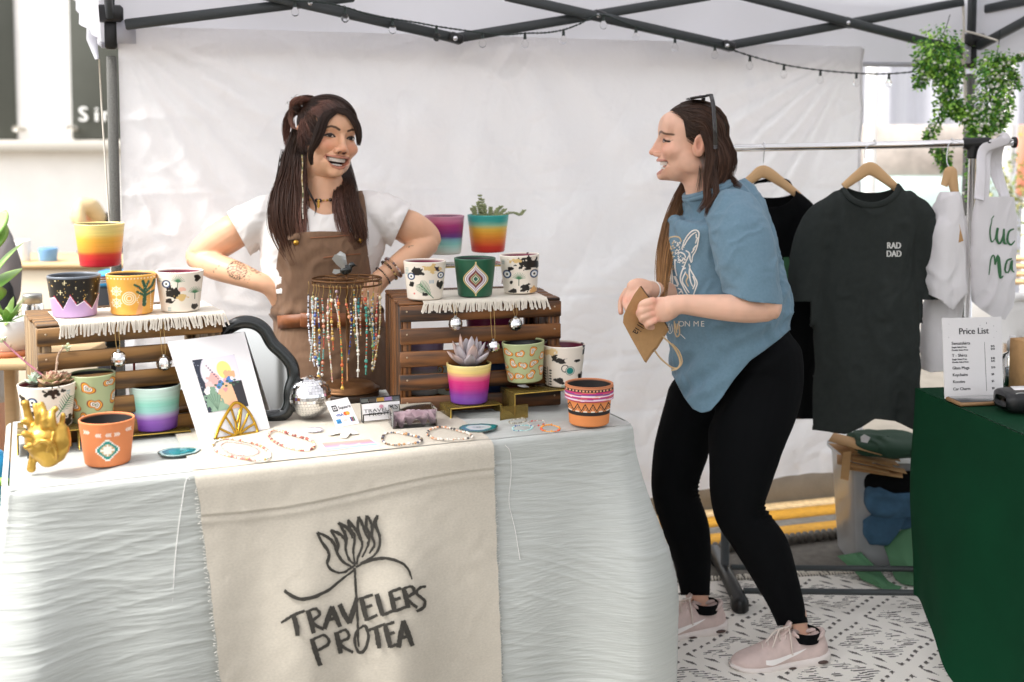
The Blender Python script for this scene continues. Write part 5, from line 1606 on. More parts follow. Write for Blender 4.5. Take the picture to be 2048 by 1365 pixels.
# shoes
pm('shoe_mesh', hexc('c9b4ad'), .8, bump=.5, bscale=420, bdist=.001, var=.06, vscale=50)
pm('shoe_sole', hexc('d9cfc9'), .55, var=.06, vscale=20)
pm('shoe_white', hexc('ece7e3'), .5)
pm('shoe_lace', hexc('d3c4ba'), .9, bump=.3, bscale=500)
pm('shoe_dark', hexc('4b3a34'), .5)
def shoe(heel, toe, side=1):
 """one trainer from heel point to toe point on the ground"""
 e = toe - heel; L = np.linalg.norm(e); e /= L; f = A([-e[1], e[0], 0.])
 if f[1] > 0: f = -f
 t = np.linspace(0, 1, 40)
 wdt = np.interp(t, [0, .04, .12, .3, .45, .62, .78, .9, .97, 1], [.012, .026, .034, .034, .034, .042, .045, .036, .02, .004])
 top = np.interp(t, [0, .05, .12, .22, .32, .40, .48, .6, .75, .88, .96, 1], [.060, .094, .088, .078, .082, .098, .098, .078, .058, .047, .038, .026])
 bot = np.interp(t, [0, .1, .5, .9, 1], [.026, .022, .020, .018, .022])
 a = np.linspace(0, math.pi, 21)
 rings = []
 for k in range(40):
  cx = np.sign(np.cos(a)) * np.abs(np.cos(a)) ** .6 * wdt[k]
  pinch = 1 - .45 * (np.sin(a) ** 2) * sstep(.7, .0, A(abs(t[k] - .3)))
  cz = bot[k] + np.sin(a) ** .75 * (top[k] - bot[k])
  r = heel + e * L * t[k] + f * (cx * pinch)[:, None] + A([0, 0, 1.]) * cz[:, None]
  rings.append(np.vstack([r, heel + e * L * t[k] + f * -wdt[k] * .5 + A([0, 0, bot[k]]), heel + e * L * t[k] + f * wdt[k] * .5 + A([0, 0, bot[k]])]))
 u = MB(); u.loft(rings)
 up = u.build('shoe', MATS['shoe_mesh'], CU)
 s_ = MB(); rings = []
 for k in range(40):
  w = wdt[k] * 1.06 + .003
  zt = np.interp(t[k], [0, .1, .35, .6, .9, 1], [.040, .040, .032, .026, .024, .026])
  zb = np.interp(t[k], [0, .06, .15, .7, .9, 1], [.012, .003, .0, .0, .008, .016])
  b = np.linspace(0, 2 * math.pi, 20, endpoint=False)
  cx = np.sign(np.cos(b)) * np.abs(np.cos(b)) ** .5 * w; cz = (zt + zb) / 2 + np.sign(np.sin(b)) * np.abs(np.sin(b)) ** .6 * (zt - zb) / 2
  rings.append(heel - e * .006 + e * (L + .010) * t[k] + f * cx[:, None] + A([0, 0, 1.]) * cz[:, None])
 s_.loft(rings); s_.build('sole', MATS['shoe_sole'], up)
 w_ = MB(); cpt = heel + e * L * .10 + f * .0385 + A([0, 0, .020])
 w_.ell(cpt, (.016, .004, .0055), 14, 8, np.stack([e, f, A([0, 0, 1.])], 1)); w_.ell(heel + e * L * .42 + f * .0415 + A([0, 0, .012]), (.012, .0035, .003), 12, 8, np.stack([e, f, A([0, 0, 1.])], 1))
 k_ = w_.build('air_window', MATS['shoe_dark'], up); k_['kind'] = 'stuff'
 def sidept(tt, h):
  w = np.interp(tt, t, wdt); tz = np.interp(tt, t, top); bz = np.interp(tt, t, bot)
  sa = np.clip((h - bz) / (tz - bz), 0, 1) ** (1 / .75)
  ca_ = np.sqrt(np.clip(1 - sa * sa, 0, 1))
  pin = 1 - .45 * sa ** 2 * sstep(.7, .0, np.abs(tt - .3))
  return heel + e * (L * tt)[:, None] + f * (ca_ ** .6 * w * pin + .0016)[:, None] + A([0, 0, 1.]) * h[:, None]
 V, Q = stroke([(.70, .036), (.62, .034), (.50, .040), (.36, .050), (.26, .058)], [.012, .016, .012, .007, .001], 20)
 m = MB(); m.add(sidept(V[:, 0], V[:, 1]), quads=Q); m.build('side_emblem', MATS['shoe_white'], up)
 l_ = MB()
 for j, tt in enumerate((.44, .50, .56, .62, .68)):
  w = np.interp(tt, t, wdt) * .55; z = np.interp(tt, t, top) + .001
  l_.tube(spline([heel + e * L * (tt + .02) + f * w + A([0, 0, z - .014]), heel + e * L * tt + A([0, 0, z + .003]), heel + e * L * (tt - .02) - f * w + A([0, 0, z - .014])], 10), .0025, 6)
 kz = heel + e * L * .45 + A([0, 0, .102])
 for dx, dz in ((.05, -.03), (-.01, -.055), (.07, -.012)):
  l_.tube(spline([kz, kz + e * dx * .5 + f * .022 + A([0, 0, .012]), kz + e * dx + f * .036 + A([0, 0, dz])], 12), .0024, 6)
 l_.tube(spline([kz + A([0, 0, .0]), kz - e * .008 + f * .02 + A([0, 0, .02]), kz + e * .03 + f * .02 + A([0, 0, .012]), kz], 14), .0024, 6)
 k_ = l_.build('laces', MATS['shoe_lace'], up); k_['kind'] = 'stuff'
 b_ = MB(); th = np.linspace(0, 2 * math.pi, 30, endpoint=False)
 cN = heel + e * L * .20 + A([0, 0, .088])
 rg = cN + np.cos(th)[:, None] * e * L * .155 + np.sin(th)[:, None] * f * .027 + A([0, 0, 1.]) * (.012 * np.cos(th) ** 2 - .006)[:, None]
 b_.tube(np.vstack([rg, rg[:1]]), .0065, 8, caps=False); b_.build('collar', MATS['shoe_mesh'], up)
 t_ = MB(); t_.tube(spline([heel + e * L * .52 + A([0, 0, .088]), heel + e * L * .43 + A([0, 0, .104]), heel + e * L * .385 + A([0, 0, .126])], 8), [.014] * 6 + [.012, .008], 10, ry=.005, up=np.cross(f, e)); t_.build('tongue', MATS['shoe_mesh'], up)
 sk = MB(); sk.lathe([(.036, .07), (.0385, .088), (.0375, .099)], 20, heel + e * L * .22); sk.build('sock', MATS['legging'], up)
shoe(on(1652, 1325, .0), on(1461, 1343, .0))
shoe(on(1448, 1264, .0), on(1272, 1283, .0))
# sunglasses on the crown
pm('shades', hexc('201a18'), .15, coat=.5)
pm('shade_lens', hexc('4a3a34'), .08, coat=.6)
sg = thing('sunglasses', 'dark framed sunglasses pushed up on the customer\'s hair', 'sunglasses', at(1400, 205, 3.14))
def hl(x, y, z): return R1 @ (A([x, y, z]) / 1000 * hs1) + hc1
f_ = MB()
def gl(cx, a, k=1.0): return hl(cx + 30 * k * np.sign(math.cos(a)) * abs(math.cos(a)) ** .7, -15 + 27 * k * math.sin(a), 133 - .17 * 27 * k * math.sin(a))
for sx in (-1, 1):
 f_.tube(A([gl(34 * sx, a) for a in np.linspace(0, 2 * math.pi, 33)]), .0030, 8, caps=False)
 f_.tube([hl(63 * sx, -30, 136), hl(68 * sx, -43, 138)], .0034, 8)
f_.tube([hl(-7, -22, 136), hl(0, -23, 137), hl(7, -22, 136)], .0030, 6)
fr_ = f_.build('frame', MATS['shades'], sg)
for sx in (-1, 1):
 m = MB(); m.prism(A([gl(34 * sx, a, .98) for a in np.linspace(0, 2 * math.pi, 28, endpoint=False)]), A([0, 0, .0018])); m.build('lens', MATS['shade_lens'], sg)
 m = MB(); m.tube(spline(A([hl(67 * sx, -43, 139), hl(90 * sx, -46, 116), hl(101 * sx, -50, 74), hl(104 * sx, -54, 34), hl(101 * sx, -58, -8)]), 16), .0026, 8, ry=.0060, up=(-1, 0, 0)); m.build('temple', MATS['shades'], sg)
mb = MB(); mb.ell(hl(14.5, 102, -22), .0018, 8, 6); mb.build('nose_stud', MATS['brass'], CU)
# kraft paper bag in her hands
pm('kraft', hexc('b58d5e'), .85, var=.07, vscale=60, bump=.25, bscale=250)
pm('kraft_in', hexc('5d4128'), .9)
pm('twine', hexc('d2b48a'), .9, bump=.3, bscale=600)
bagt = thing('paper_bag', 'small brown kraft paper bag with twine handles held upside down by the customer', 'bag', at(1290, 650, 3.0))
def bp(x, y, d=0.): return at(x, y, 3.000 + .0006 * (x - 1290) + d)
OUT = [(1280, 573), (1268, 590), (1256, 612), (1247, 632), (1246, 646), (1262, 676), (1289, 724), (1296, 713), (1303, 703), (1311, 695), (1321, 679), (1335, 657), (1318, 627), (1300, 600)]
m = MB(); m.prism(A([bp(x, y) for x, y in OUT]), A([0, .0012, 0])); fp = m.build('front_panel', MATS['kraft'], bagt, smooth=False)
m = MB(); m.prism(A([bp(x + 3, y - 1 if k < 6 else y + 3, .018) for k, (x, y) in enumerate(OUT)]), A([0, .0012, 0])); m.build('back_panel', MATS['kraft'], bagt, smooth=False)
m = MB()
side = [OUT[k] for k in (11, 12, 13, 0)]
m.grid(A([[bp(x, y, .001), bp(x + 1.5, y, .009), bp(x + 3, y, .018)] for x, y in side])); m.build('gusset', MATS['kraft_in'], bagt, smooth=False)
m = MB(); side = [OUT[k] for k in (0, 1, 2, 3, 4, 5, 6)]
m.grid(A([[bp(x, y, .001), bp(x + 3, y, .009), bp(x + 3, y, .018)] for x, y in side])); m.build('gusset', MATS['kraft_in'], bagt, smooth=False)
for d, pts in ((.004, [(1322, 668), (1328, 676), (1345, 692), (1357, 712), (1360, 728), (1354, 738), (1343, 741)]), (.013, [(1308, 700), (1320, 716), (1333, 728), (1345, 736), (1356, 736), (1364, 724), (1358, 704), (1344, 688)])):
 m = MB(); m.tube(spline(A([bp(x, y, d) for x, y in pts]), 30), .0024, 7); m.build('handle', MATS['twine'], bagt)
m = MB()
ang = math.radians(122)
for ch, k in (('n', 0), ('i', 12.0), ('l', 17), ('i', 25), ('a', 30.0)):
 V, T = text_mesh(ch, 24, 'LEFT')
 vx, vy = V[:, 0] * .85 + k, V[:, 1]
 dx = math.cos(ang) * vx + math.sin(ang) * vy; dy = math.sin(ang) * vx - math.cos(ang) * vy
 m.add(A([bp(1284 + a_, 634 + b_, -.0012) for a_, b_ in zip(dx * .95, dy * .95)]), tris=T)
m.build('printed_name', MATS['print_ink'], fp)
# ================================================================== the seller (left)
SE = thing('person', 'laughing woman with long dark half-up hair in brown overalls behind the table, hands on hips', 'person', at(660, 900, 3.42) * A([1, 1, 0]))
SK2 = hexc('dfae8c')
hs2 = 1.06
R2 = facing(math.radians(34), math.radians(4), math.radians(9))
hc2 = at(689, 300, 3.27) - R2 @ (A([0, 115, -25]) / 1000 * hs2)
q2 = dict(jaw=50, chin=0, nose=-2, nw=11.5, nb=-1, neck=47, blush=1.0, lip=hexc('a8604f'), brow=3.4, browc=hexc('2b1a12'), gaze=2.5, wing=.9)
def paint2(p, c):
 c = face_paint(q2)(p, c)
 y, z = p[..., 1], p[..., 2]
 m = sstep(0, 7, z - np.interp(y, [-60, -20, 0, 20, 45, 62, 75, 90], [-60, 26, 22, 28, 52, 65, 77, 86]))
 return c * (1 - m[..., None]) + hexc('21160f') * m[..., None]
Vh2, Ch2, Lh2 = head_mesh(q2, hs2, R2, hc2, SK2, paint2, -200)
body2 = MB(); body2.grid(Vh2, cv=True, col=Ch2)
ch = MB()
limb(ch, [(650, 355, 3.375, 34), (650, 395, 3.38, 50, .9), (650, 430, 3.38, 90, .75), (650, 470, 3.38, 100, .75)], 20, 30)
# arms
limb(ch, [(500, 452, 3.40, 28), (468, 464, 3.40, 36), (425, 492, 3.41, 35), (402, 514, 3.41, 31), (396, 524, 3.40, 26)], 24, 22)
limb(ch, [(399, 519, 3.40, 24.5), (430, 533, 3.36, 27), (470, 546, 3.33, 25), (510, 561, 3.31, 20.5), (537, 573, 3.31, 18.5), (553, 590, 3.32, 19), (562, 612, 3.33, 17)], 30, 20)
limb(ch, [(785, 446, 3.40, 28), (815, 454, 3.40, 35), (845, 472, 3.42, 33), (858, 488, 3.42, 29)], 22, 22)
limb(ch, [(856, 486, 3.41, 25), (832, 505, 3.375, 26), (800, 527, 3.345, 22.5), (775, 546, 3.325, 19), (757, 563, 3.315, 20, .8), (744, 578, 3.305, 21, .7)], 30, 20)
for k, pts in enumerate(([(748, 572), (732, 578), (722, 596)], [(750, 580), (736, 592), (728, 608)], [(752, 588), (742, 602), (736, 616)], [(756, 592), (750, 608), (745, 620)])):
 limb(ch, [(x, y, 3.295 + .004 * j, 8.2 - .6 * k * .5 - .6 * j) for j, (x, y) in enumerate(pts)], 12, 10)
limb(ch, [(758, 556, 3.32, 9), (740, 556, 3.335, 8), (726, 562, 3.35, 7)], 10, 10)
for k, pts in enumerate(([(556, 600), (566, 618), (572, 636)], [(560, 606), (574, 622), (582, 638)], [(552, 606), (558, 626), (562, 644)], [(550, 600), (552, 622), (554, 640)])):
 limb(ch, [(x, y, 3.33 + .012 * j, 8.0 - .5 * j) for j, (x, y) in enumerate(pts)], 12, 10)
limb(ch, [(556, 590, 3.31, 9), (572, 600, 3.30, 8), (584, 612, 3.31, 7)], 10, 10)
Vb, Qb, Nb = remeshed(ch, .0036, 4)
cb2 = skin_col(Vb, SK2, 7)
pj = proj(Vb)
# tattoos: a protea on the right forearm, small marks on both
def tat(c, cx, cy, draw):
 m = draw(pj[:, 0] - cx, pj[:, 1] - cy) * (Vb[:, 1] < 3.345)
 return c * (1 - .78 * m[:, None]) + hexc('3b3a2c') * (.78 * m[:, None])
def protea(x, y):
 a_ = math.radians(20); u = x * math.cos(a_) + y * math.sin(a_); v = -x * math.sin(a_) + y * math.cos(a_)
 d = np.hypot(u / 19, v / 17)
 inn = (d < 1.0)
 lines = np.abs(np.sin(np.arctan2(v - 16, u) * 17)) < .55
 rows = np.abs(np.sin(np.hypot(u, v - 16) * .55)) < .45
 return (inn & (lines | rows)) * .9 + ((np.abs(d - 1.02) < .07) | ((np.abs(u - 24) < 6) & (np.abs(np.sin(u * 1.1 + v * .2)) < .3) & (np.abs(v) < 16))) * .7
cb2 = tat(cb2, 474, 541, protea)
cb2 = tat(cb2, 512, 545, lambda x, y: ((np.abs(y - x * .5 + 2) < 4) & (np.abs(x) < 10) & (vnoise(np.stack([x, y, 0 * x], -1) * .35, 2) > 0)) * .8)
cb2 = tat(cb2, 821, 491, lambda x, y: ((np.abs(y + x * .5) < 3.5) & (np.abs(x) < 9) & (vnoise(np.stack([x, y, 0 * x], -1) * .35, 4) > -.1)) * .9)
for (x, y) in ((427, 544), (432, 538), (438, 532)): cb2 = tat(cb2, x, y, lambda x, y: (np.hypot(x, y) < 1.9) * .7)
body2.add(Vb, quads=Qb, col=cb2)
body2.build('body', MATS['skin'], SE)
tm = MB(); teeth_mesh(tm, hs2, R2, hc2); o_ = tm.build('teeth', MATS['teeth'], SE); o_['kind'] = 'stuff'
# white tee
tw = MB()
limb(tw, [(652, 395, 3.39, 62, .95), (650, 418, 3.39, 98, .85), (648, 447, 3.39, 122, .76), (645, 485, 3.39, 124, .80), (643, 530, 3.39, 116, .82), (645, 590, 3.39, 110, .82), (652, 640, 3.39, 108, .82)], 36, 44)
limb(tw, [(572, 418, 3.39, 34, 1.2), (525, 436, 3.39, 42, 1.2), (490, 458, 3.395, 46, 1.1), (450, 488, 3.40, 46, 1.1)], 20, 26)
limb(tw, [(722, 414, 3.39, 34, 1.2), (765, 430, 3.39, 42, 1.2), (796, 448, 3.395, 44, 1.1), (838, 476, 3.40, 44, 1.1)], 20, 26)
Vw, Qw, Nw = remeshed(tw, .006, 4)
Vw = wrinkle(Vw, Nw, .006, 18, (.4, 0, 1), 22); Vw = wrinkle(Vw, Nw, .004, 34, (.8, 0, .6), 25)
pw2 = proj(Vw)
l_hem = np.where(pw2[:, 0] > 505, 99, ((pw2[:, 0] - 455) * 67 - (pw2[:, 1] - 428) * 37) / 76)
r_hem = np.where(pw2[:, 0] < 775, 99, ((815 - pw2[:, 0]) * 52 - (pw2[:, 1] - 424) * 24) / 57)
nk = (np.hypot((pw2[:, 0] - 652) / 48, (pw2[:, 1] - 376) / np.where(Vw[:, 1] < 3.38, 54, 22)) - 1) * 40
Vw, Qw = clip(Vw, Qw, np.minimum(np.minimum(l_hem, r_hem), np.minimum(nk, 588 - pw2[:, 1])))
teew = shell(Vw, Qw).build('tee_shirt', MATS['tee_white'], SE)
k_ = teew.modifiers.new('thickness', 'SOLIDIFY'); k_.thickness = .003; k_.offset = -1
# overalls
ov = MB()
limb(ov, [(648, 450, 3.375, 116, .76), (645, 490, 3.375, 114, .86), (645, 540, 3.38, 108, .88), (648, 600, 3.385, 106, .90), (656, 645, 3.39, 110, .90), (664, 700, 3.39, 124, .88), (668, 760, 3.39, 128, .86), (668, 830, 3.39, 124, .84)], 44, 48)
limb(ov, [(610, 800, 3.39, 66), (606, 950, 3.40, 58), (606, 1120, 3.40, 52), (608, 1235, 3.42, 50)], 30, 24)
limb(ov, [(726, 800, 3.39, 66), (732, 950, 3.40, 58), (732, 1120, 3.40, 52), (730, 1235, 3.42, 50)], 30, 24)
Vo, Qo, No = remeshed(ov, .0065, 4)
Vo = wrinkle(Vo, No, .006, 15, (.3, 0, 1), 31); Vo = wrinkle(Vo, No, .0035, 30, (1, 0, .3), 35)
po = proj(Vo)
waist = np.exp(-((po[:, 1] - 624) / 12) ** 2)
Vo = Vo + No * (.006 * waist * (1 + np.sin(po[:, 0] * .21) * .5))[:, None]
belt_in = np.exp(-((po[:, 1] - 642) / 8) ** 2)
Vo = Vo - No * (.004 * belt_in)[:, None]
front = Vo[:, 1] < 3.40
lft = np.interp(po[:, 1], [455, 480, 520, 560, 600, 630], [566, 560, 554, 550, 548, 546]); rgt = np.interp(po[:, 1], [455, 475, 520, 560, 590, 630], [726, 732, 738, 744, 750, 760])
topb = 466 - 3 * np.cos((po[:, 0] - 650) / 40)
bib = np.minimum(np.minimum((3.40 - Vo[:, 1]) * 700, po[:, 1] - topb), np.minimum(po[:, 0] - lft, rgt - po[:, 0]))
bkp = np.minimum((Vo[:, 1] - 3.40) * 700, po[:, 1] - 600)
Vo2, Qo2 = clip(Vo, Qo, np.maximum(po[:, 1] - 628, np.maximum(bib, bkp)))
ova = shell(Vo2, Qo2).build('overalls', MATS['linen_brown'], SE)
k_ = ova.modifiers.new('thickness', 'SOLIDIFY'); k_.thickness = .003
bvT = wrapper(np.vstack([Vw, Vo2]), np.vstack([Qw, Qo2 + len(Vw)]))
def strap(pts, w, name, mat, par, off=.004, thick=.003):
 V, Q = stroke(pts, w, 26)
 P = bvT(V[:, 0], V[:, 1], off)
 n = len(P) // 2
 for h in range(2):
  seg = P[h * n:(h + 1) * n]; ok = ~np.isnan(seg[:, 0]); i = np.arange(n)
  for c in range(3): seg[:, c] = np.interp(i, i[ok], seg[ok, c])
 m = MB(); m.add(P, quads=Q); o = m.build(name, mat, par)
 k = o.modifiers.new('t', 'SOLIDIFY'); k.thickness = thick; k.offset = 0
 return o
strap([(722, 478), (722, 440), (718, 400), (712, 380)], [24, 24, 22, 22], 'strap', MATS['linen_brown'], ova, .006)
strap([(588, 480), (584, 440), (578, 405), (572, 388)], [24, 24, 22, 22], 'strap', MATS['linen_brown'], ova, .006)
strap([(646, 516), (684, 511), (722, 508)], [2, 2, 2], 'pocket_seam', MATS['leather'], ova, .003, .001)
strap([(620, 476), (660, 474), (704, 470)], [2, 2, 2], 'bib_seam', MATS['leather'], ova, .003, .001)
strap([(556, 645), (600, 642), (650, 641), (700, 640), (750, 640), (784, 640)], [26, 26, 26, 26, 26, 26], 'belt', MATS['leather'], SE, .007, .004)
m = MB(); bk_ = bvT(A([612.]), A([641.]), .012)[0]
m.box(bk_, (.034, .008, .042), bev=.004); m.build('belt_buckle', MATS['leather'], SE)
for (x, y) in ((592, 486), (720, 482)):
 m = MB(); c_ = bvT(A([float(x)]), A([float(y)]), .012)[0]; m.lathe([(.0001, .002), (.007, .001), (.008, -.003)], 14, c_, R=rotx(math.pi / 2)); m.build('button', MATS['brass'], SE)
for sx in (610, 728):
 m = MB(); h = at(sx, 1240, 3.42) * A([1, 1, 0])
 m.ell(h + A([0, -.05, .04]), (.045, .13, .045), 18, 10); m.build('shoe', MATS['legging'], SE)
# bracelets, necklace, earring
def bead_ring(name, c, ax_, r, n, rb, cols, par):
 u1 = nrm(np.cross(ax_, A([.3, .1, 1.]))); u2 = np.cross(ax_, u1)
 m = MB()
 for k in range(n):
  a = 2 * math.pi * k / n
  m.ell(c + (math.cos(a) * u1 + math.sin(a) * u2) * r, rb * rng.uniform(.8, 1.15), 8, 6, col=hexc(cols[rng.integers(len(cols))]))
 o = m.build(name, MATS['beads'], par); o['kind'] = 'stuff'; return o
ax2 = nrm(at(757, 563, 3.315) - at(800, 527, 3.345))
bead_ring('bracelet', at(787, 535, 3.333), ax2, .034, 30, .0042, ['b89a9a', '6b4a3a', 'd9c3b0', 'c2906a', '7a6a6a'], SE)
bead_ring('bracelet', at(779, 541, 3.328), ax2, .032, 30, .0036, ['3a2a20', '8a6a3a', 'caa86a', '5a4030'], SE)
bead_ring('bracelet', at(766, 552, 3.32), ax2, .030, 34, .0022, ['2a2020', '4a3a30'], SE)
# ------------------------------------------------------------------ hair
PUSH = None
def strands(mb, pts, n, r0=.0012, c_root=(0, 0, 0), c_tip=(0, 0, 0), seg=14, depth=.7, stag=.18, wave=.0, cv=.22, snap=None):
 """a lock of n strands. rows: px, py, Y, r_px"""
 Q = spline(A(pts, float), seg)
 C = at(Q[:, 0], Q[:, 1], Q[:, 2]); R_ = Q[:, 3] * Q[:, 2] / F
 T = nrm(np.gradient(C, axis=0)); X = nrm(np.cross(T, A([0, 1., 0]))); Y = nrm(np.cross(X, T))
 for k in range(n):
  a, r = rng.uniform(0, 2 * math.pi), math.sqrt(rng.uniform(0, 1))
  a += 0
  t = np.linspace(0, 1, seg)
  drift = rng.normal(0, .16) * t
  u = r * math.cos(a) + drift; v = r * math.sin(a) * depth
  end = 1 - rng.uniform(0, stag); rr0 = rng.uniform(0, 5)
  m = max(4, int(seg * end))
  P = C[:m] + X[:m] * (R_[:m] * (u[:m] if np.ndim(u) else u))[:, None] + Y[:m] * (R_[:m] * v)[:, None]
  if wave: P = P + X[:m] * (wave * np.sin(t[:m] * rng.uniform(5, 9) + rng.uniform(0, 6)))[:, None]
  if snap is not None:
   Rm, s_, c0, rr = snap
   l = ((P - c0) @ np.linalg.inv(Rm).T) * 1000 / s_ - A([0, -10, 42.])
   kk = np.linalg.norm(l / A(rr), axis=1)
   w = np.where(kk < 2.2, sstep(-70, -20, l[:, 2]), 0)
   tgt = 1.004 + rng.uniform(0, .03)
   f = 1 + w * (np.where(kk < tgt, tgt, kk * .15 + tgt * .85) / kk - 1)
   P = ((l * f[:, None] + A([0, -10, 42.])) / 1000 * s_) @ Rm.T + c0
  if PUSH is not None:
   Rm, s_, c0, q_ = PUSH
   l = ((P - c0) @ np.linalg.inv(Rm).T) * 1000 / s_
   if np.linalg.norm(l, axis=1).min() < 170:
    cd_ = nrm(A([0, 0, CAMZ]) - c0) @ np.linalg.inv(Rm).T
    for _ in range(6):
     dd = head_sdf(l, q_)
     l = l + cd_ * (np.clip(2.5 + rr0 - dd, 0, 12) * .8)[:, None]
    P = (l / 1000 * s_) @ Rm.T + c0
  tt = t[:m] / t[m - 1]
  rad = r0 * rng.uniform(.6, 1.15) * np.minimum(np.minimum(1, (1.03 - tt) * 4), .25 + tt * 7)
  br = math.exp(rng.normal(0, cv))
  col = (c_root * (1 - t[:m, None]) + c_tip * t[:m, None]) * br
  mb.tube(P, rad, 3, caps=False, col=col)
def haircap(mb, Rm, s, c, line, col, r=(79, 98, 80.5)):
 th = np.linspace(.02, math.pi - .3, 210); ph = np.linspace(0, 2 * math.pi, 380, endpoint=False)
 TH, PH = np.meshgrid(th, ph, indexing='ij')
 p = np.stack([np.sin(TH) * np.sin(PH) * r[0], np.sin(TH) * np.cos(PH) * r[1] - 10, np.cos(TH) * r[2] + 42], -1)
 # combed grooves run from the forehead backwards
 gr = np.sin(PH * 60 + 3 * vnoise(p / 18, 3)) * .9 + vnoise(p / A([4., 22, 22]), 6) * 1.2
 p = p * 1.0 + nrm(p - A([0, -10, 42])) * gr[..., None] * .6
 g = p[..., 2] - np.interp(p[..., 1], *line)
 I = np.arange(210 * 380).reshape(210, 380); I = np.hstack([I, I[:, :1]])
 Q = np.stack([I[:-1, :-1], I[1:, :-1], I[1:, 1:], I[:-1, 1:]], -1).reshape(-1, 4)
 V, T = clip(p.reshape(-1, 3), Q, g.ravel())
 cc = col * (1 + .5 * vnoise(V / A([5., 30, 30]), 8))[:, None]
 mb.add((V / 1000 * s) @ np.asarray(Rm).T + A(c), tris=T, col=cc)
def comb(mb, Rm, s, c, line, tgt, n, c_root, c_tip, r=(79, 98, 80.5), r0=.0009, span=(.0, .95), fine=0):
 """hairs lying on the scalp, drawn from the hairline towards the point tgt"""
 r = A(r); o = A([0, -10, 42.])
 tg = nrm((A(tgt, float) - o) / r)
 for k in range(n):
  y = rng.uniform(-30, 96) if k < n * .75 else rng.uniform(60, 97)
  z = np.interp(y, *line) + (abs(rng.normal(0, 22)) if k > fine else rng.normal(0, 3.5))
  q = 1 - ((y + 10) / r[1]) ** 2 - ((z - 42) / r[2]) ** 2
  if q < .0005: continue
  d = A([rng.choice([-1, 1]) * math.sqrt(q), (y + 10) / r[1], (z - 42) / r[2]])
  om = math.acos(np.clip(d @ tg, -1, 1)); t = np.linspace(span[0], span[1] * rng.uniform(.7, 1), 14)
  u = (np.sin((1 - t) * om)[:, None] * d + np.sin(t * om)[:, None] * tg) / math.sin(om)
  lift = 1.012 + .035 * np.minimum(t * 2, 1) * rng.uniform(.3, 1)
  P = ((u * r * lift[:, None] + o) / 1000 * s) @ np.asarray(Rm).T + c
  col = (c_root * (1 - t[:, None]) + c_tip * t[:, None]) * math.exp(rng.normal(0, .3))
  mb.tube(P, r0 * rng.uniform(.6, 1.3) * np.minimum(1, .12 + t * 4), 3, caps=False, col=col)
DK, BR, PKB = hexc('2e1f17'), hexc('573829'), hexc('8a6052')
h = MB()
LN2 = ([-110, -60, -20, 0, 20, 45, 62, 75, 95], [-75, -50, 26, 28, 38, 60, 73, 85, 103])
haircap(h, R2, hs2, hc2, LN2, DK)
bun_l = (at(612, 216, 3.37) - hc2) @ R2 * 1000 / hs2
comb(h, R2, hs2, hc2, LN2, bun_l, 900, DK, hexc('3a251b'), fine=250)
PUSH = (R2, hs2, hc2, q2)
strands(h, [(598, 262, 3.345, 14), (586, 305, 3.345, 17), (583, 350, 3.325, 25), (577, 400, 3.285, 37), (577, 450, 3.265, 36), (590, 500, 3.255, 27), (604, 545, 3.25, 12)], 520, .0013, DK, BR, 16, .5, .22, .004)
strands(h, [(604, 300, 3.33, 8), (600, 350, 3.315, 12), (597, 410, 3.27, 15), (600, 460, 3.25, 14), (607, 520, 3.245, 8)], 110, .0012, DK, PKB, 14, .5, .2, .005)
strands(h, [(572, 300, 3.36, 7), (562, 360, 3.35, 10), (548, 420, 3.30, 12), (556, 470, 3.29, 10), (582, 512, 3.28, 6)], 70, .0010, DK, BR, 14, .5, .3, .006)
strands(h, [(684, 318, 3.52, 14), (690, 350, 3.43, 16), (693, 384, 3.335, 22), (692, 415, 3.30, 28), (699, 448, 3.275, 29), (712, 480, 3.27, 22), (724, 510, 3.27, 10)], 380, .0013, DK, BR, 15, .5, .22, .004)
strands(h, [(690, 348, 3.44, 13), (691, 384, 3.335, 20), (692, 416, 3.30, 26), (698, 440, 3.28, 22)], 200, .0013, DK, BR, 10, .5, .15, .003)
strands(h, [(684, 358, 3.40, 5), (674, 400, 3.29, 9), (684, 455, 3.26, 12), (706, 498, 3.26, 8)], 70, .0011, DK, PKB, 12, .5, .2, .004)
strands(h, [(610, 370, 3.30, 3), (618, 385, 3.275, 2.5), (632, 415, 3.262, 2), (624, 440, 3.258, 1.5)], 8, .0009, DK, DK, 12)
# behind the neck
strands(h, [(610, 300, 3.44, 22), (622, 350, 3.45, 40), (640, 390, 3.46, 50)], 130, .0014, DK, DK, 8, .4, .05)
# curtain fringe
strands(h, [(672, 222, 3.305, 6), (650, 236, 3.275, 10), (640, 262, 3.262, 10), (631, 285, 3.262, 8), (622, 304, 3.266, 5), (622, 322, 3.272, 4), (626, 336, 3.275, 2)], 170, .0012, DK, DK * 1.2, 16, .45, .16)
strands(h, [(672, 221, 3.30, 5), (695, 227, 3.30, 7), (711, 248, 3.31, 7), (717, 273, 3.31, 5.5), (716, 300, 3.31, 2.5)], 100, .0012, DK, DK * 1.2, 14, .45, .14)
# swept up to the bun
for (a, b, c_) in (((690, 226, 3.33), (662, 206, 3.36), 9), ((676, 221, 3.31), (652, 206, 3.345), 10), ((660, 226, 3.295), (645, 212, 3.325), 10), ((648, 244, 3.285), (634, 224, 3.315), 9),
     ((634, 268, 3.285), (622, 242, 3.305), 9), ((622, 290, 3.292), (611, 258, 3.31), 9), ((608, 306, 3.31), (602, 270, 3.32), 8)):
 strands(h, [(*a, 7), (*b, c_), (616, 218, 3.36, 8)], 95, .0012, DK, BR if rng.random() < .6 else PKB, 10, .5, .05, .002)
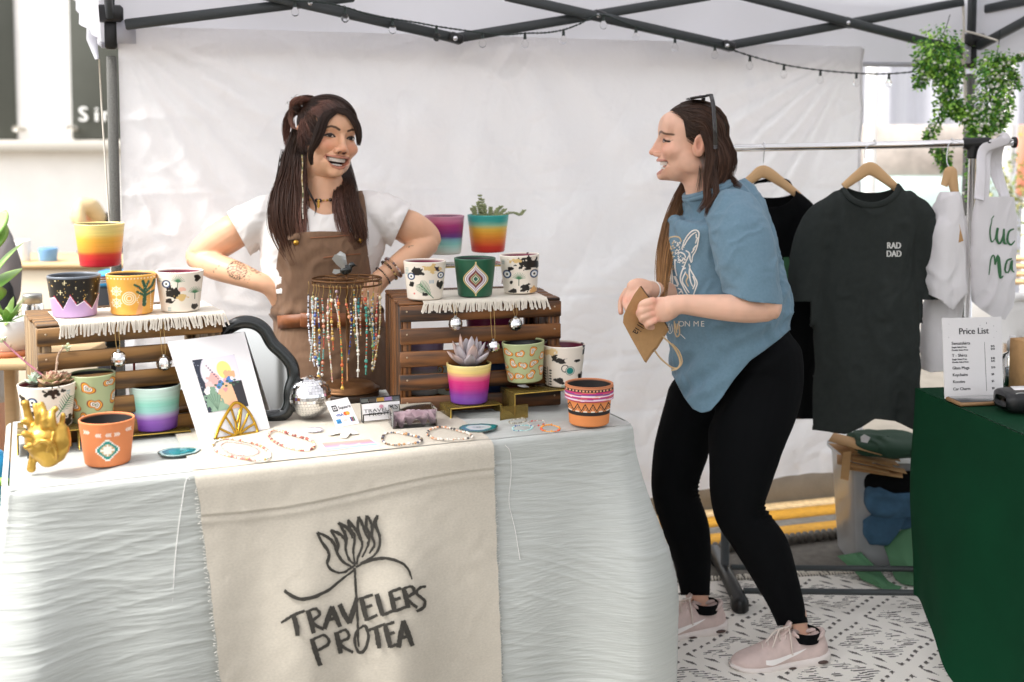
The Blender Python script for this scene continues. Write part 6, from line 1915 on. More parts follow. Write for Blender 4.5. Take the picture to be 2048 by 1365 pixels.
# messy bun and its loose tail
for k in range(9):
 a0 = rng.uniform(0, 6.28); rx, ry = rng.uniform(13, 27), rng.uniform(8, 18)
 pts = [(610 + rx * math.cos(a0 + t) + rng.normal(0, 2), 213 + ry * math.sin(a0 + t) + rng.normal(0, 2), 3.38 + .035 * math.sin(a0 * 2 + t), 7 - abs(t - 2.4)) for t in np.linspace(0, 4.9, 7)]
 strands(h, pts, 55, .0012, BR if k % 2 else DK, PKB if k % 3 else BR, 16, .8, .12, .002)
strands(h, [(596, 214, 3.40, 9), (580, 230, 3.41, 9), (572, 256, 3.42, 7), (573, 284, 3.42, 5), (578, 304, 3.42, 3)], 90, .0011, DK, PKB, 12, .7, .25, .003)
strands(h, [(592, 206, 3.38, 6), (582, 232, 3.37, 5), (588, 262, 3.355, 4), (596, 280, 3.34, 3)], 40, .0011, BR, PKB * 1.2, 12, .7, .2, .003)
for k in range(26):
 x, y = rng.uniform(578, 690), rng.uniform(190, 214)
 strands(h, [(620 + rng.normal(0, 14), 214, 3.38, 2), (x, y, 3.38, 2), (x + rng.normal(0, 12), y + rng.normal(4, 8), 3.38, 1)], 1, .0006, DK, DK, 8)
h.build('hair', MATS['hair_mat'], SE)
# beaded earring and choker
eb = MB(); e0 = at(605, 312, 3.255)
gc = [hexc(x) for x in ('b79a5a', '8c8a55', 'd8c9a0', '6f7a52', 'cdb27a')]
for k in range(44):
 eb.ell(at(604 + .8 * math.sin(k * .3) + k * .05, 312 + k * 2.9, 3.245 - .0004 * k), (.0021, .0021, .0019 if k % 5 else .003), 7, 5, col=gc[rng.integers(5)] if k < 30 else hexc('d9d5c6') * (1 if k % 4 else .4))
o_ = eb.build('long_earring', MATS['beads'], SE); o_['kind'] = 'stuff'
nb_ = MB()
def n2(x, y, z): return R2 @ (A([x, y, z]) / 1000 * hs2) + hc2
for k in range(46):
 a = k / 46 * 2 * math.pi
 big = k % 3 == 0
 nb_.ell(at(648, 392, 3.378) + A([math.sin(a) * .074, -math.cos(a) * .071, .010 - .020 * math.cos(a)]), .0055 if big else .0034, 8, 6, col=hexc('2a1d17') if big else hexc('c79a45'))
for k in range(7): nb_.ell(at(637, 402 + 3.8 * k, 3.300 - .0008 * k), (.0042, .003, .0034), 8, 6, col=hexc('d9a838'))
o_ = nb_.build('bead_choker', MATS['beads'], SE); o_['kind'] = 'stuff'
m = MB(); m.ell(R2 @ (A([14, 101, -25]) / 1000 * hs2) + hc2, .0020, 8, 6, col=hexc('d9b36a')); m.build('nose_stud', MATS['beads'], SE)
PUSH = (R1, hs1, hc1, q1)
D1, M1, L1_ = hexc('36261c'), hexc('54392a'), hexc('a87c4e')
h = MB()
LN1 = ([-110, -70, -40, -24, -5, 12, 24, 28, 35, 50, 74, 95], [-70, -66, -40, 24, 27, 22, 20, 40, 70, 86, 99, 114])
haircap(h, R1, hs1, hc1, LN1, D1)
comb(h, R1, hs1, hc1, LN1, (0, -110, -15), 1700, D1, hexc('463222'), fine=700)
for pts, n in (([(1362, 216, 3.17, 4), (1380, 211, 3.155, 9), (1408, 208, 3.135, 13), (1443, 234, 3.135, 13), (1457, 284, 3.15, 12), (1452, 335, 3.16, 12), (1458, 362, 3.14, 10)], 260),
    ([(1376, 236, 3.14, 4), (1396, 231, 3.13, 9), (1422, 243, 3.12, 13), (1442, 290, 3.125, 14), (1440, 340, 3.13, 14), (1428, 376, 3.12, 10), (1421, 400, 3.10, 5)], 300),
    ([(1388, 256, 3.135, 4), (1402, 253, 3.13, 8), (1416, 262, 3.122, 11), (1426, 300, 3.125, 11), (1420, 350, 3.125, 10), (1416, 380, 3.115, 7), (1414, 402, 3.10, 5), (1402, 418, 3.09, 4), (1390, 431, 3.085, 2)], 170),
    ([(1364, 212, 3.225, 4), (1394, 204, 3.22, 9), (1438, 217, 3.20, 13), (1460, 262, 3.20, 11), (1461, 312, 3.19, 11), (1450, 348, 3.17, 12), (1470, 366, 3.14, 6), (1492, 380, 3.11, 2)], 220),
    ([(1366, 210, 3.27, 4), (1402, 203, 3.265, 9), (1448, 219, 3.26, 12), (1462, 275, 3.25, 11), (1460, 330, 3.23, 11), (1452, 366, 3.19, 9)], 140),
    ([(1432, 300, 3.125, 6), (1428, 350, 3.115, 6), (1432, 390, 3.09, 5), (1415, 416, 3.08, 4), (1412, 440, 3.08, 2)], 50)):
 strands(h, [(a, b, c, r * 1.22) for a, b, c, r in pts], int(n * 1.35), .0010, D1, M1, 18, .55, .30, .0025, .30, (R1, hs1, hc1, (79, 98, 80.5)))
strands(h, [(1372, 366, 3.29, 9), (1356, 410, 3.265, 14), (1341, 455, 3.225, 16), (1331, 510, 3.17, 15), (1325, 565, 3.11, 11), (1323, 612, 3.07, 6)], 330, .0013, M1, L1_, 16, .5, .16, .003, .3)
for k in range(8):
 strands(h, [(1400, 330 + k, 3.14, 2), (1396 + k, 365, 3.12, 2), (1388 + 2 * k, 400, 3.11, 2)], 1, .0006, D1, M1, 8)
h.build('hair', MATS['hair_mat'], CU)
# ------------------------------------------------------------------ small goods on the stall
pm('cotton', hexc('ded6c8'), .95, bump=.5, bscale=500, bdist=.001)
pm('mirror', (.86, .87, .88), .04, metal=1)
pm('mirror_tile', (.83, .83, .83), .10, metal=1)
pm('gold', hexc('c9a04a'), .32, metal=.75, bump=.15, bscale=60, vcol=False, var=.12, vscale=25)
pm('brass_tray', hexc('c79a35'), .18, metal=1)
pm('card_white', hexc('e4e1e0'), .45)
pm('printed', (.5, .5, .5), .5, vcol=True)
pm('glossy_black', hexc('0f1413'), .22, coat=.3)
pm('bronze', hexc('6b4a2c'), .45, metal=.7, var=.15, vscale=60)
pm('silver', hexc('a9a9a6'), .3, metal=.9, bump=.6, bscale=300)
pm('agate', (.5, .5, .5), .12, vcol=True, coat=.5)
pm('plant', (.3, .4, .2), .5, vcol=True, sss=.05)
pm('gold_string', hexc('b99a5e'), .4, metal=.6)
# woven mats with fringes over the crate edges
def mat_(cr, a0, a1, label, flen):
 P = cr['P']; z = cr['H'] + .0004
 t = thing('fringed_mat', label, 'mat', P((a0 + a1) / 2, .0, z), 'fringed cotton mats under the pots')
 n, m = 90, 34
 a = np.linspace(a0, a1, n); b = np.linspace(-.012, cr['D'] * .72, m)
 Ag, Bg = np.meshgrid(a, b, indexing='ij')
 h = .0035 + .0008 * np.sin(Ag * 900) * np.sin(Bg * 700) - .004 * (1 - sstep(-.012, -.004, Bg))
 Q = cr['o'] + Ag[..., None] * cr['e1'] + Bg[..., None] * cr['e2'] + (z + h)[..., None] * A([0, 0, 1.])
 mb = MB(); mb.grid(Q); mb.build('weave', MATS['cotton'], t)
 fr = MB()
 for x in np.arange(a0 + .002, a1, .0034):
  L = flen * rng.uniform(.82, 1.1); sw = rng.normal(0, .0045) + .010 * ((x - a0) / (a1 - a0) - .5)
  p0 = P(x, -.009, z + .0035)
  pts = spline([p0, p0 - cr['e2'] * .008 + A([0, 0, -.004]), p0 - cr['e2'] * .0095 + cr['e1'] * sw * .5 + A([0, 0, -L * .5]), p0 - cr['e2'] * .0085 + cr['e1'] * sw + A([0, 0, -L])], 9)
  fr.tube(pts, np.linspace(.0019, .0024, 9) * rng.uniform(.8, 1.1), 5)
 o = fr.build('fringe', MATS['cotton'], t); o['kind'] = 'stuff'
mat_(CL, -.165, .215, 'cream cotton mat with hanging fringe over the left crate front', .034)
mat_(CR, -.155, .175, 'cream cotton mat with hanging fringe over the right crate front', .028)
def disco(name, label, c, r, rows, group=None, cat='mirror ball', string=None):
 t = thing(name, label, cat, c, group)
 mb = MB(); mb.ell(c, r * .965, 24, 14); mb.build('core', MATS['steel'], t)
 tl = MB()
 for i in range(rows):
  th = math.pi * (i + .5) / rows
  n = max(4, int(round(2 * rows * math.sin(th))))
  for k in range(n):
   ph = 2 * math.pi * (k + .5) / n + i * .3
   nn = A([math.sin(th) * math.cos(ph), math.sin(th) * math.sin(ph), math.cos(th)])
   n2_ = nrm(nn + rng.normal(0, .035, 3))
   u = nrm(np.cross(A([0, 0, 1.]), n2_)); v = np.cross(n2_, u)
   w = r * math.pi / rows * .46; wu = min(w, r * math.pi * math.sin(th) / n * .93)
   q = c + nn * r
   tl.add([q - u * wu - v * w, q + u * wu - v * w, q + u * wu + v * w, q - u * wu + v * w], quads=[[0, 1, 2, 3]])
 o = tl.build('mirror_tiles', MATS['mirror_tile'], t, smooth=False); o['kind'] = 'stuff'
 if string is not None:
  for s_ in (-1, 1):
   m = MB(); m.tube(spline([c + A([0, 0, r]), c + A([.004 * s_, -.001, r + .012]), string + A([.005 * s_, 0, 0])], 8), .0006, 4); m.build('string', MATS['gold_string'], t)
  m = MB(); m.tube([c + A([0, 0, r * .95]), c + A([0, 0, r * 1.18])], r * .22, 8); m.build('cap', MATS['silver'], t)
 return t
MINI = 'small mirror balls hanging from the crates'
for cr, px, py, rp, where in ((CL, 237, 718, 16, 'left one on the left crate'), (CL, 328, 727, 15, 'right one on the left crate beside the art print'), (CR, 911, 648, 14, 'left one of the right crate'), (CR, 987, 693, 13, 'lowest one, in the middle of the right crate'), (CR, 1031, 649, 14, 'right one of the right crate')):
 c = onplane(px, py, cr['o'] - cr['e2'] * .034, cr['e2'])
 top = c.copy(); top[2] = cr['z'] - .005
 disco('mirror_ball_ornament', 'tiny mirror ball on gold string, ' + where, c, rp * c[1] / F, 10, MINI, string=top + cr['e2'] * .02)
cb_ = on(620, 836, TZ + .009); rb_ = 43 * cb_[1] / F
disco('mirror_ball', 'large silver mirror ball resting on the runner beside the payment card', cb_ + A([0, 0, rb_]) , rb_, 22)
# art print leaning on its gold stand
BLp, BRp = on(400, 884, TZ + .009), on(540, 857, TZ + .009)
TLp = at(335, 684, BLp[1] + .075); TRp = TLp + (BRp - BLp) * 1.10
ap = thing('art_print', 'white mounted print of a figure with flowers and leaf in a gold stand', 'print', (BLp + BRp) / 2)
nrmP = nrm(np.cross(BRp - BLp, TLp - BLp)); nrmP = nrmP if nrmP[1] < 0 else -nrmP
def card(u, v, off=0.): return (TLp * (1 - u)[..., None] + TRp * u[..., None]) * (1 - v)[..., None] + (BLp * (1 - u)[..., None] + BRp * u[..., None]) * v[..., None] + nrmP * off
m = MB(); m.prism([TLp, TRp, BRp, BLp], -nrmP * .003); m.build('mount', MATS['card_white'], ap, smooth=False)
uu, vv = np.meshgrid(np.linspace(.225, .785, 130), np.linspace(.215, .745, 170), indexing='ij')
x, y = (uu - .225) / .56, (vv - .215) / .53
a_ = Art(x, y, hexc('2a2f3d'))
for k in range(90): a_.circ(rng.uniform(0, 1), rng.uniform(0, 1), rng.choice([.004, .007, .01]), 'c9cfdb')
a_.put(sstep(.0, .03, .56 - np.hypot((x - .62) / .95, (y - .30) / .78)), 'd9d3dd')
a_.put(sstep(0, .03, .24 - np.hypot(x - .42, (y - .28) * .9)), 'e6d3d6')
a_.circ(.66, .26, .17, 'efd77f'); a_.blob(.74, .36, .13, .09, 'eaa77c', 3, .3); a_.blob(.34, .42, .15, .12, 'e9a8a0', 5, .3); a_.blob(.22, .5, .1, .09, 'e6bcb6', 8, .3)
a_.put(sstep(0, .02, .30 - np.hypot((x - .62), (y - .86) * .75)) , 'e7b28c'); a_.put((np.abs(x - .62 + (y - .6) * .1) < .13) & (y > .50) & (y < .8), 'e7b28c')
a_.put((x > .73) & (y > .50) & (y < .98) & (x > .73 + (y - .5) * .12), '2d2b2e')
a_.blob(.22, .80, .20, .24, '7d9a82', 12, .25); a_.blob(.30, .96, .2, .12, '8aa58c', 13, .3)
for k in range(6): a_.seg((.24, .98), (.06 + .07 * k, .62 + .02 * k), .010, '4e6b56')
for (cx, cy, r, c_) in ((.50, .50, .07, '5b86b8'), (.70, .47, .075, '3f73b5'), (.60, .44, .05, 'd8a0a8'), (.42, .55, .05, '4d7fb0'), (.56, .62, .05, 'cf8f90'), (.78, .44, .05, 'e7e0e0'), (.1, .62, .06, 'e7e3e0'), (.18, .58, .05, 'f0ece6')):
 a_.blob(cx, cy, r, r * .8, c_, int(cx * 50), .5)
for k in range(10): a_.blob(.36 + .06 * k, .52 + .05 * math.sin(k * 2.1), .035, .02, '3d5e48', k + 60, .3)
for k in range(8): a_.blob(.28 + .03 * k, .14 + .045 * k, .02, .016, '6a6274', k + 80, .2)
m = MB(); m.grid(card(uu, vv, .0008), col=a_.c); m.build('picture', MATS['printed'], ap)
gs = thing('print_stand', 'gold fan shaped stand holding up the art print', 'stand', on(473, 872, TZ))
def gp(x, y): return onplane(x, y, BLp + nrmP * .006, nrmP)
def flat(name, pts, w, n=16, mat='brass_tray', par=None):
 P = spline(np.vstack([gp(*p) for p in pts]), n); m = MB(); m.tube(P, w, 6, ry=.0016, up=nrmP); return m.build(name, MATS[mat], par)
flat('arch', [(430.5, 880), (436, 862), (447, 839), (460, 817), (470, 806), (482, 809), (497, 823), (509, 845), (516, 864)], .0038, 30, par=gs)
flat('base_bar', [(430.5, 880), (470, 873), (516, 865)], .0045, par=gs)
for pts in ([(472, 872), (455, 865), (438, 857)], [(473, 872), (462, 850), (452, 835)], [(474, 872), (471, 845), (462, 818)], [(475, 871), (480, 845), (484, 812)], [(476, 871), (490, 845), (497, 826)], [(477, 870), (495, 856), (509, 848)], [(463, 818), (473, 846), (482, 815)]):
 flat('rib', pts, .0030, 12, par=gs)
m = MB(); m.box(on(474, 866, TZ + .004) + A([0, .03, 0]), (.09, .06, .004), Rt, bev=.001); m.build('foot', MATS['brass_tray'], gs)
# wavy black mirror
wm = thing('table_mirror', 'wavy black framed mirror behind the art print', 'mirror', on(515, 838, TZ))
MC = [(455, 657), (482, 645), (508, 647), (529, 661), (545, 688), (566, 708), (583, 730), (587, 755), (580, 780), (579, 808), (568, 828), (540, 834), (505, 834), (466, 826), (444, 800), (436, 760), (440, 710), (444, 676)]
n_m = nrm(A([.16, -1, .12]))
m0 = on(560, 834, TZ + .016)
P = np.vstack([onplane(x, y, m0, n_m) for x, y in MC])
Pc = spline(np.vstack([P, P[:1]]), 90)
m = MB(); m.tube(Pc, .0165, 14, ry=.012, caps=False, up=n_m); m.build('frame', MATS['glossy_black'], wm)
m = MB(); m.prism(spline(np.vstack([P, P[:1]]), 60)[:-1], -n_m * .003); m.build('glass', MATS['mirror'], wm, smooth=False)
# jewellery stand
js = thing('jewellery_stand', 'bronze wire ring stand on a round base holding beaded strands', 'stand', on(693, 800, TZ))
jb = on(693, 800, TZ + .001) + A([0, .03, 0]); JY = jb[1]
m = MB(); m.lathe([(.0005, 0), (.082, 0), (.086, .010), (.084, .020), (.0005, .022)], 40, jb); m.build('wood_block', MATS['wood_mid'], js)
m = MB(); m.lathe([(.0005, .0225), (.086, .0225), (.088, .026), (.078, .029), (.074, .036), (.068, .040), (.006, .046), (.0005, .047)], 48, jb); m.build('base', MATS['bronze'], js)
ztop = at(687, 562, JY)[2]
RJ = 69 * JY / F
jc = A([jb[0], JY, ztop])
m = MB(); m.tube([jb + A([0, 0, .045]), jc + A([0, 0, .0])], .0042, 10); m.build('post', MATS['bronze'], js)
th = np.linspace(0, 2 * math.pi, 73)
for dz in (.006, -.008):
 m = MB(); m.tube(jc + np.stack([np.cos(th) * RJ, np.sin(th) * RJ, 0 * th + dz], -1), .0028, 6, caps=False); m.build('ring', MATS['bronze'], js)
for k in range(22):
 a = k / 22 * 2 * math.pi; p = jc + A([math.cos(a) * RJ, math.sin(a) * RJ, 0])
 m = MB(); m.tube([p + A([0, 0, .006]), p - A([0, 0, .008])], .0014, 5); m.build('rung', MATS['bronze'], js)
for k in range(6):
 a = k / 6 * 2 * math.pi + .3
 q = [jc + A([math.cos(a + w) * RJ * t, math.sin(a + w) * RJ * t, .006]) for t, w in ((0, 0), (.3, .25), (.6, -.2), (1, 0))]
 m = MB(); m.tube(spline(q, 16), .0022, 6); m.build('scroll', MATS['bronze'], js)
# bird on top
brd = MB()
b0 = jc + A([-.002, 0, .030])
brd.ell(b0, (.018, .012, .014), 16, 10, roty(-.35)); brd.ell(b0 + A([.016, 0, .014]), (.009, .008, .008), 12, 8)
brd.tube([b0 + A([.023, 0, .013]), b0 + A([.034, 0, .009])], [.0028, .0006], 6)
V, Q, _ = remeshed(brd, .0022, 2)
sb = MB(); sb.add(V, quads=Q); br_ = sb.build('bird', MATS['glossy_black'], js)
for s_, pts in ((-1, [(0, .004), (-.012, .036), (-.028, .040), (-.036, .028), (-.024, .012), (-.010, .000)]), (1, [(.002, .006), (-.004, .038), (-.018, .046), (-.030, .036), (-.020, .018), (-.006, .004)])):
 m = MB(); m.prism([b0 + A([x, s_ * .012 + s_ * z * .12, z + .004]) for x, z in pts], A([0, .0018, 0])); m.build('wing', MATS['silver'], br_, smooth=False)
m = MB(); m.prism([b0 + A([x, 0, z]) for x, z in ((-.012, .0), (-.034, .002), (-.038, -.008), (-.030, -.012), (-.012, -.006))], A([0, .0018, 0])); m.build('tail', MATS['silver'], br_, smooth=False)
m = MB(); m.tube([jc + A([0, 0, .006]), b0 - A([0, 0, .012])], .003, 6); m.build('perch', MATS['bronze'], js)
# beaded strands: pixel column, length in px, palette, what it looks like
STR = [(616, 166, 'e8e8ee d9dde8 cfd8e6 ffffff', 'clear and pearl white', .10), (622, 195, 'eef0f4 dfe6ee d5c98a ffffff', 'clear white with gold specks', -.5), (632, 150, 'e6e6e0 7fb8b4 d5d0b8 cfe0e0', 'white and pale teal', .3), (639, 150, '5b6fb0 e8e6da c9a050 d9d9d2', 'white, blue and gold', .5), (645, 190, '2d3f7a d0a848 4a9a90 e6e2d8', 'navy, gold and teal', .2),
  (655, 176, 'a33b2a d9cfc0 d08a6a 6fa39a', 'brick red and cream', .6), (667, 190, 'efe9dc d49a8a e6dfd0 c9b07a', 'cream and blush', .4), (675, 126, 'd0623a c9a050 ecd9b8 b88a3a', 'orange and gold', .7), (682, 80, 'f2efe6 efe6d6 e0d2ba', 'short white shell', .2), (689, 200, 'd66a34 5a9a6a d8b04a e0793a', 'orange and green', .3), (697, 150, 'd9c060 4d8f80 c9a04a efe6d0', 'yellow and teal', -.4), (703, 70, 'd9714a e9a57a c9a050', 'short coral', .5),
  (711, 150, '2a3f8a e9e6da 6a4a30 3a3028', 'blue eye and brown', .35), (721, 182, 'f0ece0 efe8d8 e8e2d2 f4f0e6', 'plain ivory', .2), (727, 62, '2f8f8a 1f6f70 e8e6e0', 'short teal eye', .6), (737, 178, '3a9a8a d05a3a 5ab0a0 e9e2cc', 'teal and red', .3), (743, 182, '7fb06a c9b04a d9d0b0 4a8aa0', 'green and yellow', -.3), (749, 130, '3a6fa0 5aa0b0 d9d2c0 c9a050', 'sea blue', .4), (756, 150, 'd0584a e6d0b8 8a5a4a', 'red and sand', -.6), (761, 172, 'e8dcb8 d9c690 efe6d0 c9a050', 'pale gold and cream', .1),
  (650, 120, 'cfa04a 6a8a6a d9d0c0', 'gold and sage', -.7), (664, 100, '8a5a7a d9c0d0 c9a050', 'mauve', -.6), (716, 110, 'b04a3a d9a05a efe0c8', 'rust and amber', -.7), (731, 130, '4a6a5a a0b090 e0dcc8', 'moss green', -.5)]
nstr = 0
for (px, L, pal, desc, side) in STR:
 xo = (px - 687) / F * JY + (jc[0] - at(687, 562, JY)[0]) * 0
 s_ = np.clip(xo / RJ, -.999, .999)
 yo = math.sqrt(1 - s_ * s_) * RJ * (-1 if side > -.01 else 1)
 p0 = jc + A([xo + (at(687, 562, JY)[0] - jc[0]), yo, -.008])
 k = p0[1] / F
 t = thing('beaded_earring', 'dangling strand of ' + desc + ' beads on the bird stand', 'earring', p0, 'beaded earrings hanging on the bird stand')
 hk = MB(); hk.tube(spline([p0 + A([0, .002, .004]), p0 + A([.003, -.006, .006]), p0 + A([.004, -.006, -.008]), p0 + A([.001, -.003, -.020]), p0 + A([0, -.003, -.026])], 12), .0008, 4); hk.build('hook', MATS['gold_string'], t)
 bm = MB(); cols = [hexc(c) for c in pal.split()]
 z = -.028; sway = rng.normal(0, .008); ph = rng.uniform(0, 6)
 while -z < L * k:
  big = rng.random() < .12
  r = rng.uniform(.0040, .0054) if big else rng.uniform(.0021, .0030)
  h_ = r * (1.1 if big else .8)
  f = -z / (L * k)
  bm.ell(p0 + A([sway * f * f + .0025 * math.sin(f * 5 + ph), -.003 + .002 * math.sin(f * 4 + ph), z - h_]), (r, r, h_), 7, 5, col=cols[rng.integers(len(cols))] if not big else cols[rng.integers(max(1, len(cols) - 1))])
  z -= 2 * h_ + .0002
 o = bm.build('beads', MATS['beads'], t); o['kind'] = 'stuff'
# cards, sticker, acrylic box, slices
def quadcard(name, label, cat, corners, zs, mat='card_white', group=None, thick=.001):
 """corners TL,TR,BR,BL as points"""
 c = A(corners); t = thing(name, label, cat, c.mean(0), group)
 n = nrm(np.cross(c[2] - c[3], c[0] - c[3])); n = n if n[1] < .2 and (n[1] < 0 or n[2] > 0) else -n
 m = MB(); m.prism(c, -n * thick); b = m.build('card', MATS[mat], t, smooth=False)
 def P(u, v, off=.0005):
  u, v = np.asarray(u, float)[..., None], np.asarray(v, float)[..., None]
  return (c[0] * (1 - u) + c[1] * u) * (1 - v) + (c[3] * (1 - u) + c[2] * u) * v + n * off
 return t, P, b
def ptext(par, P, txt, u, v, size, col, asp=1.0, align='LEFT', name='lettering', bold=0.):
 V, T = text_mesh(txt, size, align)
 m = MB(); m.add(P(u + V[:, 0], v - V[:, 1] * asp), tris=T, col=col)
 if bold: m.add(P(u + V[:, 0] + bold, v - V[:, 1] * asp, .0006), tris=T, col=col)
 return m.build(name, MATS['printed'], par, smooth=False)
def pshape(par, P, pts, col, name='mark', off=.0006):
 m = MB(); p = A(pts, float); m.add(P(p[:, 0], p[:, 1], off), ngons=[list(range(len(p)))], col=col); return m.build(name, MATS['printed'], par, smooth=False)
def circ(u, v, r, asp=1., n=20): return [(u + r * math.cos(a), v + r * asp * math.sin(a)) for a in np.linspace(0, 2 * math.pi, n, endpoint=False)]
b0_, b1_ = on(673, 856, TZ + .009), on(719, 847, TZ + .009)
t, Pq, cb_ = quadcard('payment_card', 'white card showing accepted payment logos, leaning beside the mirror ball', 'sign', [at(651, 804, b0_[1] + .035), at(695, 795, b1_[1] + .035), b1_, b0_], 0)
bl = hexc('1d1d1f')
for pts in ([(.14, .20), (.36, .20), (.36, .245), (.14, .245)], [(.14, .375), (.36, .375), (.36, .42), (.14, .42)], [(.14, .20), (.18, .20), (.18, .42), (.14, .42)], [(.32, .20), (.36, .20), (.36, .42), (.32, .42)], [(.215, .28), (.285, .28), (.285, .34), (.215, .34)]): pshape(cb_, Pq, pts, bl, 'logo')
ptext(cb_, Pq, 'Square', .40, .37, .20, bl, .82, bold=.008)
ptext(cb_, Pq, 'VISA', .16, .62, .17, hexc('2a4f9a'), .8, bold=.01)
pshape(cb_, Pq, circ(.60, .56, .085, .82), hexc('e0562a'), 'logo'); pshape(cb_, Pq, circ(.70, .56, .085, .82), hexc('eda13a'), 'logo', .0009)
pshape(cb_, Pq, [(.10, .72), (.30, .72), (.30, .88), (.10, .88)], hexc('3f8fc4'), 'logo'); ptext(cb_, lambda u, v, o=.0009: Pq(u, v, o), 'AM', .13, .85, .11, hexc('ffffff'), .8)
ptext(cb_, Pq, 'DISC', .40, .82, .10, hexc('d07a4a'), .8)
for k in range(3): pshape(cb_, Pq, [(.70 + .065 * k, .72), (.755 + .065 * k, .72), (.755 + .065 * k, .88), (.70 + .065 * k, .88)], hexc(('2f4f8a', '8a2a3a', '2f6a4a')[k]), 'logo')
# business card holder
b0_, b1_ = on(724, 846, TZ + .009), on(803, 838, TZ + .009)
e_ = nrm(b1_ - b0_); f_ = A([-e_[1], e_[0], 0])
ch_ = thing('card_holder', 'black wire business card holder with stained glass strip and white cards', 'card holder', (b0_ + b1_) / 2)
Wd = np.linalg.norm(b1_ - b0_)
def hp(x, y, z): return b0_ + e_ * x + f_ * y + A([0, 0, z])
for q in ([hp(0, 0, .003), hp(0, .012, .058), hp(Wd, .012, .058), hp(Wd, 0, .003), hp(0, 0, .003)], [hp(0, -.012, .022), hp(Wd, -.012, .022)], [hp(0, .010, .046), hp(Wd, .010, .046)], [hp(0, 0, .003), hp(0, -.014, .003), hp(0, -.012, .022)], [hp(Wd, 0, .003), hp(Wd, -.014, .003), hp(Wd, -.012, .022)]):
 m = MB(); m.tube(q, .0017, 6); m.build('wire_frame', MATS['glossy_black'], ch_)
for k, c_ in enumerate(('6d716c', '4f4a44', 'c99a4a', 'a58ab8', '5d6265')):
 m = MB(); w_ = Wd / 5
 m.prism([hp(w_ * k + .001, .0115, .047), hp(w_ * (k + 1) - .001, .0115, .047), hp(w_ * (k + 1) - .001, .0125, .0565), hp(w_ * k + .001, .0125, .0565)], A([0, .001, 0]), col=hexc(c_)); m.build('glass_pane', MATS['agate'], ch_, smooth=False)
bc = A([hp(.003, .006, .045), hp(Wd - .003, .006, .045), hp(Wd - .003, -.004, .004), hp(.003, -.004, .004)])
t2, Pb, cbd = quadcard('business_cards', 'stack of white business cards with flower logo in the wire holder', 'cards', bc, 0, thick=.006)
ptext(cbd, Pb, 'TRAVELERS', .5, .52, .19, bl, 1.5, 'CENTER'); ptext(cbd, Pb, 'PROTEA', .5, .74, .19, bl, 1.5, 'CENTER')
for k in range(7):
 a = -1.0 + k * .33
 pshape(cbd, Pb, [(.5, .36), (.5 + .06 * math.sin(a) - .012, .36 - .2 * math.cos(a)), (.5 + .075 * math.sin(a), .33 - .26 * math.cos(a)), (.5 + .06 * math.sin(a) + .012, .36 - .2 * math.cos(a))], hexc('c98a9a'), 'flower_mark')
# clear box with a pink scarf
q0, q1 = on(787, 861, TZ + .005), on(874, 855, TZ + .005)
e_ = nrm(q1 - q0); f_ = A([-e_[1], e_[0], 0]); Wd = np.linalg.norm(q1 - q0)
bxt = thing('clear_box', 'clear acrylic box holding a crumpled pale pink cloth', 'box', (q0 + q1) / 2)
Rb = np.stack([e_, f_, A([0, 0, 1.])], 1); bh, bd = .046, .075; bc_ = (q0 + q1) / 2 + f_ * bd / 2
for c, s_ in ((A([0, -bd / 2, bh / 2]), (Wd, .002, bh)), (A([0, bd / 2, bh / 2]), (Wd, .002, bh)), (A([-Wd / 2, 0, bh / 2]), (.002, bd - .005, bh)), (A([Wd / 2, 0, bh / 2]), (.002, bd - .005, bh)), (A([0, 0, .0012]), (Wd - .004, bd - .005, .002))):
 m = MB(); m.box(bc_ + Rb @ c, s_, Rb, bev=.0005); m.build('panel', MATS['acrylic'], bxt)
pm('pink_cloth', hexc('b79aa3'), .7, sheen=.3, bump=.4, bscale=90)
xx, yy = np.meshgrid(np.linspace(-.46, .46, 80), np.linspace(-.44, .44, 50), indexing='ij')
hh = .006 + .020 * (1 - (np.abs(xx) / .5) ** 3) * (1 - (np.abs(yy) / .5) ** 4) + .011 * (1 - np.abs(vnoise(np.stack([xx * 6 + yy * 5, yy * 9, 0 * xx], -1), 90)) * 2)
P_ = bc_ + (xx * Wd)[..., None] * e_ + (yy * bd)[..., None] * f_ + np.clip(hh, .004, .043)[..., None] * A([0, 0, 1.])
m = MB(); m.grid(P_); tag(m.build('folded_cloth', MATS['pink_cloth'], None, bc_), 'crumpled dusty pink cloth folded inside the clear box', 'cloth')
# gold tinted risers under the low pots
pm('tinted', hexc('b79c55'), .06, trans=.75, ior=1.25)
def griser(label, d, half, depth, slope=0.):
 c = d['c'] - A([0, 0, .0008]); h = c[2] - TZ - .006
 t = thing('gold_riser', label, 'display riser', A([c[0], c[1], TZ + .006]), 'gold tinted display risers')
 R = Rt
 for cc, sz in ((A([0, 0, h - .0018]), (half * 2, depth, .003)), (A([-half + .0015, 0, (h - .0034) / 2]), (.003, depth, h - .004)), (A([half - .0015, 0, (h - .0034) / 2]), (.003, depth, h - .004))):
  m = MB(); m.box(A([c[0], c[1], TZ + .006]) + R @ cc, sz, R, bev=.0006); m.build('panel', MATS['tinted'], t)
 for yy_ in (-depth / 2 - .0008,):
  m = MB(); m.tube([A([c[0], c[1], TZ + .006]) + R @ A(q) for q in ((-half, yy_, 0), (-half, yy_, h - .001), (half, yy_, h - .001), (half, yy_, 0))], .0013, 5); m.build('edge', MATS['gold_edge'], t)
griser('gold tinted riser under the plant pot at the left end', pL, .065, .12)
griser('gold tinted riser under the mint and purple pot', pM, .075, .11)
griser('gold tinted riser under the agave pot', pP, .07, .11)
if pG['z'] > TZ + .012: griser('gold tinted riser under the sage squiggle pot by the left crate', pG, .052, .10)
